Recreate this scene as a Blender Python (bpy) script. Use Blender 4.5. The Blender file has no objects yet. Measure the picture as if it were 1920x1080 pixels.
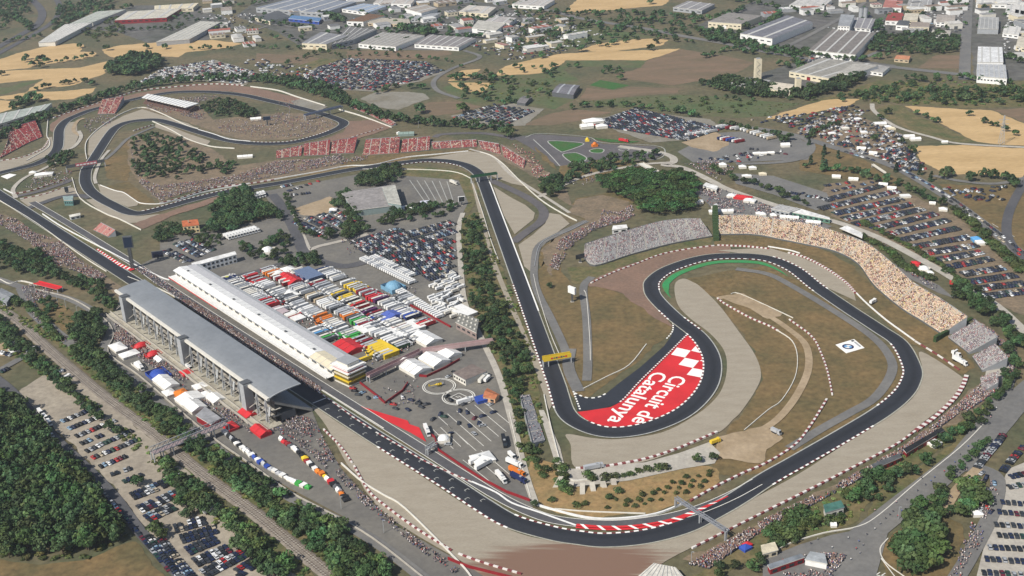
import bpy, bmesh, math, random
import numpy as np
from mathutils import Vector, Matrix, noise as mnoise
R = random.Random(7)
NP = np.random.RandomState(11)
SC = bpy.context.scene
COL = SC.collection

# ------------------------------------------------------------------ camera
F_PX, TH, ROLL, H = 2200.0, math.radians(23.5), math.radians(2.5), 412.0
FWD = Vector((0, math.cos(TH), -math.sin(TH)))
DWN0 = Vector((0, -math.sin(TH), -math.cos(TH)))
RGT0 = Vector((1, 0, 0))
_c, _s = math.cos(ROLL), math.sin(ROLL)
RGT = RGT0 * _c + DWN0 * _s
DWN = DWN0 * _c - RGT0 * _s
cam = bpy.data.cameras.new('camera')
cam.sensor_width = 36.0
cam.lens = F_PX * 36.0 / 1920.0
cam.clip_start = 1.0
cam.clip_end = 40000.0
camo = bpy.data.objects.new('camera', cam)
COL.objects.link(camo)
M = Matrix.Identity(4)
for i in range(3):
    M[i][0] = RGT[i]; M[i][1] = -DWN[i]; M[i][2] = -FWD[i]
M[2][3] = H
camo.matrix_world = M
SC.camera = camo
SC.render.resolution_x, SC.render.resolution_y = 1024, 576

# ------------------------------------------------------------------ sky, sun, exposure
SUN_EL = math.radians(44)
SHADOW = Vector((0.74, 0.67, 0)).normalized()        # the way shadows fall on the ground
to_sun = (-SHADOW * math.cos(SUN_EL) + Vector((0, 0, math.sin(SUN_EL)))).normalized()
world = bpy.data.worlds.new('World')
SC.world = world
world.use_nodes = True
wn = world.node_tree.nodes
bg = wn['Background']
sky = wn.new('ShaderNodeTexSky')
sky.sky_type = 'NISHITA'
sky.sun_disc = False
sky.sun_elevation = SUN_EL
sky.sun_rotation = math.atan2(to_sun.x, to_sun.y)
sky.altitude = 150
sky.air_density = 1.0
sky.dust_density = 1.2
world.node_tree.links.new(sky.outputs[0], bg.inputs[0])
bg.inputs[1].default_value = 0.085
sun = bpy.data.lights.new('sun', 'SUN')
sun.energy = 5.0
sun.angle = math.radians(0.53)
sun.color = (1.0, 0.955, 0.88)
suno = bpy.data.objects.new('sun', sun)
COL.objects.link(suno)
suno.rotation_euler = to_sun.to_track_quat('Z', 'Y').to_euler()
suno.location = (0, 600, 900)
SC.view_settings.view_transform = 'Standard'
SC.view_settings.look = 'None'
SC.view_settings.exposure = 0.17
SC.view_settings.gamma = 1.0
SC.view_settings.use_curve_mapping = False
SC.cycles.max_bounces = 5
SC.cycles.diffuse_bounces = 2
SC.cycles.glossy_bounces = 2
SC.cycles.volume_bounces = 1
HAZE = 0.000045

# ------------------------------------------------------------------ survey: where a sight line meets the ground (or a height z)
def G(x, y, z=0.0):
    d = FWD * F_PX + RGT * (x - 960) + DWN * (y - 540)
    t = (H - z) / -d.z
    return Vector((d.x * t, d.y * t, z))

def pp(s):
    return [tuple(float(v) for v in q.split(',')) for q in s.split()]

def gp(s, z=0.0):
    if isinstance(s, str): s = pp(s)
    return [G(p[0], p[1], z) for p in s]

def smooth(P, n=6, closed=False):
    P = [Vector(p) for p in P]
    N = len(P)
    out = []
    segs = N if closed else N - 1
    for i in range(segs):
        p1, p2 = P[i], P[(i + 1) % N]
        p0 = P[i - 1] if (closed or i > 0) else p1 * 2 - p2
        p3 = P[(i + 2) % N] if (closed or i + 2 < N) else p2 * 2 - p1
        for k in range(n):
            t = k / n
            out.append(0.5 * ((2 * p1) + (p2 - p0) * t + (2 * p0 - 5 * p1 + 4 * p2 - p3) * t * t + (3 * p1 - p0 - 3 * p2 + p3) * t ** 3))
    if not closed: out.append(P[-1])
    return out

def resample(P, step):
    out = [Vector(P[0])]; acc = 0.0
    for a, b in zip(P[:-1], P[1:]):
        L = (b - a).length
        while L > 0 and acc + L >= step:
            t = (step - acc) / L
            a = a.lerp(b, t); out.append(a.copy()); L = (b - a).length; acc = 0.0
        acc += L
    return out

def normals(P):
    out = []
    for i in range(len(P)):
        d = P[min(i + 1, len(P) - 1)] - P[max(i - 1, 0)]
        d.z = 0
        d = d.normalized() if d.length > 1e-6 else Vector((1, 0, 0))
        out.append(Vector((-d.y, d.x, 0)))
    return out

def offset(P, o):
    return [p + n * o for p, n in zip(P, normals(P))]

def inside(p, poly):
    x, y = p[0], p[1]; c = False; j = len(poly) - 1
    for i in range(len(poly)):
        a, b = poly[i], poly[j]
        if (a[1] > y) != (b[1] > y) and x < (b[0] - a[0]) * (y - a[1]) / (b[1] - a[1]) + a[0]: c = not c
        j = i
    return c

# ------------------------------------------------------------------ materials
MATS = {}
def mat(name, col, rough=0.85, scale=0.0, var=0.25, col2=None, fine=0.0, bump=0.0, attr=None, spec=0.3, metal=0.0, detail=6, stretch=None):
    """procedural material: base colour, a second tone over a noise in world metres, finer grain; attr: 'obj' object colour, 'col' mesh colour"""
    if name in MATS: return MATS[name]
    m = bpy.data.materials.new(name); m.use_nodes = True
    nt = m.node_tree; N = nt.nodes; L = nt.links
    b = N['Principled BSDF']
    b.inputs['Roughness'].default_value = rough
    b.inputs['Specular IOR Level'].default_value = spec
    b.inputs['Metallic'].default_value = metal
    out = None
    if attr == 'obj':
        o = N.new('ShaderNodeObjectInfo'); out = o.outputs['Color']
    elif attr == 'col':
        o = N.new('ShaderNodeAttribute'); o.attribute_name = 'Col'; out = o.outputs['Color']
    pos = N.new('ShaderNodeNewGeometry').outputs['Position']
    if stretch:
        mp = N.new('ShaderNodeMapping'); mp.inputs['Rotation'].default_value = (0, 0, stretch[0]); mp.inputs['Scale'].default_value = (1, stretch[1], 1)
        L.new(pos, mp.inputs[0]); pos = mp.outputs[0]
    def noise(sc, det=6):
        n = N.new('ShaderNodeTexNoise'); n.inputs['Scale'].default_value = sc; n.inputs['Detail'].default_value = det
        n.inputs['Roughness'].default_value = 0.62
        L.new(pos, n.inputs['Vector']); return n.outputs['Fac']
    def mix(a, b_, f, bt='MIX'):
        x = N.new('ShaderNodeMix'); x.data_type = 'RGBA'; x.blend_type = bt
        for sock, v in ((x.inputs[6], a), (x.inputs[7], b_)):
            if hasattr(v, 'is_linked'): L.new(v, sock)
            else: sock.default_value = (*v[:3], 1)
        if hasattr(f, 'is_linked'): L.new(f, x.inputs[0])
        else: x.inputs[0].default_value = f
        return x.outputs[2]
    def ramp(f, lo, hi):
        r = N.new('ShaderNodeMapRange'); r.inputs[1].default_value = lo; r.inputs[2].default_value = hi
        L.new(f, r.inputs[0]); return r.outputs[0]
    base = out if out is not None else tuple(col)
    if scale:
        c2 = col2 if col2 is not None else tuple(max(0, c * (1 - var)) for c in col)
        base = mix(base, c2 if out is None else (0.0, 0.0, 0.0), ramp(noise(scale, detail), 0.36, 0.66) if out is None else 0.0)
    if fine:
        f = ramp(noise(fine, 4), 0.3, 0.7)
        g = N.new('ShaderNodeMapRange'); g.inputs[3].default_value = 1 - var; g.inputs[4].default_value = 1 + var
        L.new(f, g.inputs[0])
        cc = N.new('ShaderNodeCombineColor')
        for i in range(3): L.new(g.outputs[0], cc.inputs[i])
        base = mix(base, cc.outputs[0], 1.0, 'MULTIPLY')
    if hasattr(base, 'is_linked'): L.new(base, b.inputs['Base Color'])
    else: b.inputs['Base Color'].default_value = (*base[:3], 1)
    if bump:
        bp = N.new('ShaderNodeBump'); bp.inputs['Strength'].default_value = 0.5; bp.inputs['Distance'].default_value = bump
        L.new(noise(fine or 0.6, 5), bp.inputs['Height']); L.new(bp.outputs[0], b.inputs['Normal'])
    MATS[name] = m
    return m

M_OBJ = mat('paint', (1, 1, 1), rough=0.42, attr='obj', spec=0.5)
M_COL = mat('mixed_paint', (1, 1, 1), rough=0.6, attr='col', spec=0.3)
M_LEAF = None
def leaf_mat():
    m = bpy.data.materials.new('leaves'); m.use_nodes = True
    nt = m.node_tree; N = nt.nodes; L = nt.links; b = N['Principled BSDF']
    b.inputs['Roughness'].default_value = 0.7; b.inputs['Specular IOR Level'].default_value = 0.2
    a = N.new('ShaderNodeAttribute'); a.attribute_name = 'Col'
    o = N.new('ShaderNodeObjectInfo')
    hs = N.new('ShaderNodeHueSaturation')
    mr = N.new('ShaderNodeMapRange'); mr.inputs[3].default_value = 0.75; mr.inputs[4].default_value = 1.35
    L.new(o.outputs['Random'], mr.inputs[0]); L.new(mr.outputs[0], hs.inputs['Value'])
    mh = N.new('ShaderNodeMapRange'); mh.inputs[3].default_value = 0.475; mh.inputs[4].default_value = 0.515
    L.new(o.outputs['Random'], mh.inputs[0]); L.new(mh.outputs[0], hs.inputs['Hue'])
    L.new(a.outputs['Color'], hs.inputs['Color'])
    mx = N.new('ShaderNodeMix'); mx.data_type = 'RGBA'; mx.blend_type = 'MULTIPLY'; mx.inputs[0].default_value = 1.0
    L.new(hs.outputs[0], mx.inputs[6]); L.new(o.outputs['Color'], mx.inputs[7])
    L.new(mx.outputs[2], b.inputs['Base Color'])
    return m
M_LEAF = leaf_mat()

C = dict(white=(.72, .71, .68), offwhite=(.62, .59, .52), cream=(.62, .55, .40), grey=(.30, .31, .32), dgrey=(.09, .095, .10), black=(.015, .016, .018),
         red=(.50, .025, .03), dred=(.22, .015, .02), blue=(.03, .07, .32), navy=(.015, .025, .09), lblue=(.10, .30, .55), yellow=(.68, .47, .03),
         orange=(.62, .17, .02), green=(.05, .32, .06), dgreen=(.02, .08, .035), silver=(.38, .39, .40), brown=(.16, .09, .05), tan=(.45, .36, .24), purple=(.10, .03, .10))
def flat(cname, rough=0.55):
    c = C[cname] if isinstance(cname, str) else cname
    nm = 'plain_' + (cname if isinstance(cname, str) else '_'.join('%02d' % int(v * 99) for v in c))
    return mat(nm, c, rough=rough, fine=0.35, var=0.10)

M_GROUND = mat('dry_ground', (.140, .110, .062), scale=0.011, col2=(.066, .076, .038), fine=0.16, var=0.30, bump=0.25, detail=9)
M_DRY = mat('dry_grass', (.172, .115, .050), scale=0.03, col2=(.100, .082, .036), fine=0.22, var=0.30, bump=0.1, detail=9)
M_SCRUB = mat('scrub_grass', (.070, .085, .030), scale=0.05, col2=(.165, .125, .060), fine=0.3, var=0.3, bump=0.2, detail=8)
M_BANK = mat('trodden_earth', (.21, .155, .10), scale=0.06, col2=(.13, .105, .07), fine=0.35, var=0.28, detail=8)
M_GRASS = mat('green_grass', (.030, .115, .022), scale=0.06, col2=(.055, .10, .028), fine=0.3, var=0.2)
M_FIELDG = mat('green_field', (.075, .105, .040), scale=0.02, col2=(.11, .10, .05), fine=0.12, var=0.2)
M_WHEAT = mat('stubble', (.50, .345, .17), scale=0.012, col2=(.40, .27, .125), fine=0.12, var=0.13, stretch=(0.5, 3.0), detail=7)
M_PLOUGH = mat('ploughed_soil', (.185, .125, .08), scale=0.012, col2=(.13, .10, .06), fine=0.1, var=0.16, stretch=(0.3, 3.5))
M_GREYFIELD = mat('grey_gravel_field', (.24, .225, .19), scale=0.02, col2=(.17, .15, .11), fine=0.2, var=0.15)
M_GRAVEL = mat('pale_gravel', (.315, .276, .214), scale=0.05, col2=(.272, .234, .178), fine=0.6, var=0.12, bump=0.08, detail=9, stretch=(.9, 3.5))
M_BGRAVEL = mat('brown_gravel', (.215, .135, .095), scale=0.03, col2=(.165, .11, .08), fine=0.4, var=0.16, bump=0.05)
M_TRACK = mat('race_asphalt', (.027, .031, .040), scale=0.02, col2=(.020, .023, .029), fine=0.4, var=0.12, rough=0.75)
M_OLDTRACK = mat('old_asphalt', (.115, .105, .105), scale=0.03, col2=(.085, .08, .082), fine=0.3, var=0.14)
M_ROAD = mat('road_asphalt', (.170, .163, .150), scale=0.03, col2=(.125, .122, .118), fine=0.3, var=0.12)
M_ROADD = mat('dark_road_asphalt', (.095, .092, .095), scale=0.03, col2=(.07, .07, .075), fine=0.3, var=0.12)
M_PADDOCK = mat('paddock_asphalt', (.168, .155, .132), scale=0.025, col2=(.118, .112, .102), fine=0.25, var=0.14, detail=8)
M_DIRT = mat('pale_dirt', (.36, .275, .18), scale=0.04, col2=(.27, .20, .12), fine=0.3, var=0.15)
M_CONC = mat('concrete', (.42, .39, .33), scale=0.1, col2=(.33, .30, .26), fine=0.5, var=0.12)
M_BALLAST = mat('rail_ballast', (.25, .215, .175), scale=0.2, col2=(.16, .135, .11), fine=0.8, var=0.2)
M_LINE = mat('road_line_paint', (.62, .60, .54), fine=0.6, var=0.14)
M_LINEDIM = mat('worn_line_paint', (.36, .36, .33), fine=0.6, var=0.2)
M_RED = mat('red_paint', (.60, .025, .03), scale=0.05, col2=(.48, .02, .025), fine=0.4, var=0.08)
M_WHITE = mat('white_paint', (.78, .76, .71), fine=0.5, var=0.06)
M_GREENP = mat('green_paint', (.03, .24, .08), scale=0.06, col2=(.05, .20, .06), fine=0.4, var=0.12)
M_SEATG = mat('grey_seating', (.30, .30, .30), fine=0.6, var=0.2)
M_LOT = mat('gravel_lot', (.33, .285, .22), scale=.03, col2=(.24, .205, .16), fine=.25, var=.2, detail=9)
M_ORANGE = mat('orange_earth', (.30, .19, .085), scale=.06, col2=(.20, .15, .065), fine=.3, var=.25, detail=9)
M_KERBD = mat('kerb_dark', (.13, .035, .035), fine=.5, var=.3)
M_GLASS = mat('window_glass', (.02, .025, .03), rough=0.15, spec=0.6)
M_STEEL = mat('grey_steel', (.33, .34, .345), rough=0.5, metal=0.0, fine=0.3, var=0.1)
M_RUST = mat('rail_steel', (.10, .075, .06), rough=0.6)
M_BARK = mat('bark', (.09, .065, .045), fine=1.0, var=0.2)

# ------------------------------------------------------------------ objects
def link(o, parent=None):
    COL.objects.link(o)
    if parent is not None: o.parent = parent
    return o

def tag(o, label=None, cat=None, group=None, kind=None):
    if label: o['label'] = label
    if cat: o['category'] = cat
    if group: o['group'] = group
    if kind: o['kind'] = kind
    return o

def empty(name, loc, label=None, cat=None, group=None, rz=0.0):
    o = bpy.data.objects.new(name, None); o.empty_display_size = 1.0
    o.location = loc; o.rotation_euler = (0, 0, rz)
    link(o); return tag(o, label, cat, group)

class MB:
    """collects vertices and faces with a material slot per face"""
    def __init__(s): s.v = []; s.f = []; s.mi = []; s.mats = []
    def slot(s, m):
        if m not in s.mats: s.mats.append(m)
        return s.mats.index(m)
    def face(s, pts, m):
        i = len(s.v); s.v += [tuple(p) for p in pts]; s.f.append(tuple(range(i, i + len(pts)))); s.mi.append(s.slot(m))
    def prism(s, base, z0, z1, m, mtop=None, bottom=False):
        n = len(base)
        a = [(p[0], p[1], z0) for p in base]; b = [(p[0], p[1], z1) for p in base]
        for i in range(n):
            j = (i + 1) % n; s.face((a[i], a[j], b[j], b[i]), m)
        s.face(b, mtop or m)
        if bottom: s.face(a[::-1], m)
    def box(s, c, size, m, rz=0.0, mtop=None, tilt=None):
        dx, dy, dz = size[0] / 2, size[1] / 2, size[2] / 2
        Q = Matrix.Rotation(rz, 3, 'Z')
        if tilt is not None: Q = tilt
        P = [Vector(c) + Q @ Vector((x * dx, y * dy, z * dz)) for z in (-1, 1) for x, y in ((-1, -1), (1, -1), (1, 1), (-1, 1))]
        for k, f in enumerate(((0, 3, 2, 1), (4, 5, 6, 7), (0, 1, 5, 4), (1, 2, 6, 5), (2, 3, 7, 6), (3, 0, 4, 7))):
            s.face([P[i] for i in f], (mtop or m) if k == 1 else m)
    def bar(s, a, b, w, m, h=None):
        a, b = Vector(a), Vector(b); d = b - a
        if d.length < 1e-4: return
        q = d.to_track_quat('X', 'Z').to_matrix()
        s.box((a + b) / 2, (d.length, w, h or w), m, tilt=q)
    def cyl(s, c, r, z0, z1, m, n=10, r2=None):
        r2 = r if r2 is None else r2
        a = [(c[0] + r * math.cos(2 * math.pi * i / n), c[1] + r * math.sin(2 * math.pi * i / n), z0) for i in range(n)]
        b = [(c[0] + r2 * math.cos(2 * math.pi * i / n), c[1] + r2 * math.sin(2 * math.pi * i / n), z1) for i in range(n)]
        for i in range(n):
            j = (i + 1) % n; s.face((a[i], a[j], b[j], b[i]), m)
        s.face(b, m)
    def mesh(s, name, origin=(0, 0, 0)):
        me = bpy.data.meshes.new(name)
        o = origin
        me.from_pydata([(v[0] - o[0], v[1] - o[1], v[2] - o[2]) for v in s.v], [], s.f)
        for m in s.mats: me.materials.append(m)
        me.polygons.foreach_set('material_index', s.mi)
        me.update(); return me
    def build(s, name, parent=None, origin=(0, 0, 0)):
        o = bpy.data.objects.new(name, s.mesh(name, origin))
        o.location = origin if parent is None else (0, 0, 0)
        return link(o, parent)

def part(mb, name, root):
    """mesh in world coordinates made a child of root (root unrotated)"""
    return mb.build(name, root, tuple(root.location))

_lay = {}
def lay(z):
    k = round(z, 3); _lay[k] = _lay.get(k, -1) + 1      # every sheet of a layer a few millimetres above the last
    return z + _lay[k] * .003

NATURAL = {'dry_grass', 'scrub_grass', 'trodden_earth', 'green_field', 'pale_dirt', 'ploughed_soil', 'stubble', 'grey_gravel_field', 'gravel_lot', 'yard_asphalt', 'brown_gravel', 'orange_earth'}
def sheet(name, pts, m, z, sm=False, kind='structure', label=None):
    P = gp(pts) if isinstance(pts, str) or not isinstance(pts[0], Vector) else pts
    z = lay(z)
    if sm: P = smooth(P, 5, True)
    if m.name in NATURAL:                                   # earth and grass edges wander a little
        Q = resample(P + [P[0]], 5.0)
        if len(Q) > 6: P = [p + Vector((mnoise.noise(p * .07), mnoise.noise(p * .07 + Vector((40, 7, 0))), 0)) * 3.0 + Vector((mnoise.noise(p * .31), mnoise.noise(p * .31 + Vector((9, 3, 0))), 0)) * 1.6 for p in Q[:-1]]
    me = bpy.data.meshes.new(name)
    me.from_pydata([(p.x, p.y, z) for p in P], [], [tuple(range(len(P)))])
    me.materials.append(m); me.update()
    o = link(bpy.data.objects.new(name, me)); tag(o, label, None, None, kind)
    return o

def strip_mesh(mb, A, B, m, za, zb=None):
    zb = za if zb is None else zb
    for i in range(len(A) - 1):
        mb.face(((A[i].x, A[i].y, za), (A[i + 1].x, A[i + 1].y, za), (B[i + 1].x, B[i + 1].y, zb), (B[i].x, B[i].y, zb)), m)

def ribbon(name, path, w, m, z, kind='structure', sm=True, label=None):
    P = gp(path) if isinstance(path, str) else path
    z = lay(z)
    if sm: P = smooth(P, 5)
    mb = MB(); strip_mesh(mb, offset(P, w / 2), offset(P, -w / 2), m, z)
    o = mb.build(name); return tag(o, label, None, None, kind)

def np_mesh(name, V, Fc, mats, cols=None, smoothf=False):
    """V (n,3), Fc (m,4) or (m,3) arrays, cols (n,3)"""
    me = bpy.data.meshes.new(name)
    k = Fc.shape[1]
    me.vertices.add(len(V)); me.vertices.foreach_set('co', np.asarray(V, dtype=np.float32).ravel())
    me.loops.add(Fc.size); me.loops.foreach_set('vertex_index', np.asarray(Fc, dtype=np.int32).ravel())
    me.polygons.add(len(Fc)); me.polygons.foreach_set('loop_start', np.arange(0, Fc.size, k, dtype=np.int32))
    for m in mats: me.materials.append(m)
    if cols is not None:
        a = me.attributes.new('Col', 'FLOAT_COLOR', 'POINT')
        a.data.foreach_set('color', np.hstack([cols, np.ones((len(cols), 1))]).astype(np.float32).ravel())
    me.update(); me.validate()
    return me

def scatter(name, proto, T, cols, m, tint=True):
    """many copies of a small proto (V, F, colour-per-vertex or None) joined into one mesh; T rows: x y z yaw sx sy sz"""
    V, Fc, Vc = proto
    n = len(T)
    if n == 0: return None
    T = np.asarray(T, dtype=np.float64)
    c, s = np.cos(T[:, 3]), np.sin(T[:, 3])
    X = V[None, :, 0] * T[:, 4:5]; Y = V[None, :, 1] * T[:, 5:6]; Z = V[None, :, 2] * T[:, 6:7]
    W = np.stack([X * c[:, None] - Y * s[:, None] + T[:, 0:1], X * s[:, None] + Y * c[:, None] + T[:, 1:2], Z + T[:, 2:3]], axis=2).reshape(-1, 3)
    FF = (Fc[None] + (np.arange(n) * len(V))[:, None, None]).reshape(-1, Fc.shape[1])
    cc = np.repeat(np.asarray(cols, dtype=np.float64), len(V), axis=0)
    if Vc is not None:
        vv = np.tile(Vc, (n, 1))
        cc = np.where(vv < -0.5, cc, vv) if tint else cc * vv
    o = link(bpy.data.objects.new(name, np_mesh(name, W, FF, [m], cc)))
    return o

ORD = ['first', 'second', 'third', 'fourth', 'fifth', 'sixth', 'seventh', 'eighth', 'ninth', 'tenth', 'eleventh', 'twelfth', 'thirteenth', 'fourteenth', 'fifteenth', 'sixteenth', 'seventeenth', 'eighteenth', 'nineteenth', 'twentieth', 'twenty-first', 'twenty-second', 'twenty-third', 'twenty-fourth', 'twenty-fifth', 'twenty-sixth', 'twenty-seventh', 'twenty-eighth', 'twenty-ninth', 'thirtieth'] + ['%s-%s' % (t, u) for t in ('thirty', 'forty', 'fifty') for u in ('first', 'second', 'third', 'fourth', 'fifth', 'sixth', 'seventh', 'eighth', 'ninth', 'tenth')]
# ================================================================== SETTING: ground, fields, roads, track
Z_FIELD, Z_PAVE, Z_GRAV, Z_ROAD, Z_TRACK, Z_MARK, Z_KERB = .04, .27, .40, .55, .74, .82, .86
g = MB(); g.face([(-9000, -5000, 0), (9000, -5000, 0), (9000, 14000, 0), (-9000, 14000, 0)], M_GROUND)
tag(g.build('ground'), kind='structure')

YARDS = '130,50 250,10 340,10 420,30 440,50 360,90 290,85 220,60|440,30 500,-10 780,-10 950,10 1000,40 950,62 900,75 860,95 640,92 560,85 520,60|1300,50 1420,0 1700,-10 1930,-10 1930,60 1820,66 1700,68 1640,70 1610,112 1500,100 1400,75|1340,165 1420,140 1480,120 1545,104 1680,122 1660,140 1560,155 1490,180|1820,60 1930,60 1930,150 1826,152'
for pts in YARDS.split('|'): sheet('industrial_yard', pts, mat('yard_asphalt', (.115, .108, .10), scale=.012, col2=(.075, .078, .062), fine=.06, var=.35, detail=9), Z_FIELD - .02)
FIELDS = [
 ('green_field', M_FIELDG, '855,150 930,160 1000,150 1055,130 1085,150 1080,185 1040,205 960,193 900,200 850,185 830,165'),
 ('green_field', M_FIELDG, '1090,45 1200,64 1290,85 1200,70 1120,80 1060,95 1040,70'),
 ('stubble_field', M_WHEAT, '-20,118 32,100 82,88 140,81 160,84 150,97 178,98 180,105 150,112 90,120 50,128 -20,134'),
 ('stubble_field', M_WHEAT, '192,93 225,85 288,80 325,77 400,75 455,82 425,90 350,98 335,107 275,105 238,110 208,107 195,100'),
 ('stubble_field', M_WHEAT, '-20,134 70,130 150,127 200,115 238,117 225,126 196,131 195,140 160,150 140,160 82,166 48,172 82,148 40,152 -20,158'),
 ('green_field', M_FIELDG, '-20,178 12,176 82,148 42,153 18,163 -20,168'),
 ('stubble_field', M_WHEAT, '-10,182 60,172 120,171 182,164 172,174 135,186 85,188 50,183 10,187'),
 ('stubble_field', M_WHEAT, '-20,187 42,190 40,198 -20,218'),
 ('stubble_field', M_WHEAT, '1058,22 1085,-4 1262,-4 1243,10 1185,15 1100,23'),
 ('stubble_field', M_WHEAT, '1085,95 1122,82 1172,75 1225,72 1252,75 1242,85 1185,92 1135,98'),
 ('stubble_field', M_WHEAT, '1005,110 1050,101 1120,97 1180,95 1277,91 1255,100 1210,113 1135,113 1062,113 1048,125 1010,138 930,142 935,131 960,120'),
 ('green_field', M_FIELDG, '1062,114 1210,114 1235,120 1210,128 1135,125 1065,126 1040,135 1000,150 960,160 930,165 920,145 1010,139 1048,126'),
 ('ploughed_field', M_PLOUGH, '1212,114 1278,92 1385,110 1415,118 1385,135 1322,150 1260,160 1182,150 1150,140 1200,128'),
 ('green_field', M_GRASS, '1105,160 1125,150 1180,160 1150,168'),
 ('ploughed_field', M_PLOUGH, '1100,165 1150,170 1182,163 1282,165 1267,175 1185,180 1135,187 1087,187'),
 ('green_field', M_FIELDG, '1090,190 1185,182 1270,177 1340,180 1440,190 1500,195 1440,218 1380,222 1300,215 1200,205 1120,198'),
 ('ploughed_field', M_PLOUGH, '980,235 1025,215 1072,205 1145,210 1110,222 1035,235'),
 ('stubble_field', M_WHEAT, '850,142 865,132 900,129 890,140 870,150 840,152'),
 ('stubble_field', M_WHEAT, '840,155 925,155 900,177 890,175 855,165'),
 ('gravel_field', M_GREYFIELD, '675,185 705,172 767,172 800,177 805,185 775,195 745,207 705,200'),
 ('ploughed_field', M_PLOUGH, '775,207 805,192 855,190 905,200 855,212 817,217'),
 ('ploughed_field', M_PLOUGH, '480,100 560,104 635,115 620,135 560,145 540,138 565,118 480,118'),
 ('ploughed_field', M_PLOUGH, '650,96 840,95 850,102 790,110 650,112'),
 ('stubble_field', M_WHEAT, '1440,220 1552,185 1612,186 1595,197 1532,210 1480,222 1435,224'),
 ('stubble_field', M_WHEAT, '1695,198 1800,205 1860,207 1940,240 1940,275 1867,270 1830,266 1805,253 1758,228 1722,212'),
 ('ploughed_field', M_PLOUGH, '1862,206 1940,202 1940,238'),
 ('stubble_field', M_WHEAT, '1698,274 1800,272 1940,279 1940,336 1850,328 1777,327 1747,313 1725,302 1717,287'),
 ('rough_field', M_SCRUB, '1642,205 1667,195 1690,198 1717,217 1758,233 1830,266 1792,270 1747,258 1700,242 1658,220'),
 ('rough_field', M_SCRUB, '1500,195 1600,180 1700,195 1800,203 1940,200 1940,150 1800,160 1650,150 1560,180'),
 ('stubble_field', M_PLOUGH, '1720,128 1800,128 1800,104 1755,103'),
 ('rough_field', M_SCRUB, '540,130 600,110 640,112 600,135 560,150'),
]
for nm, m, pts in FIELDS: sheet(nm, pts, m, Z_FIELD)

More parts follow.
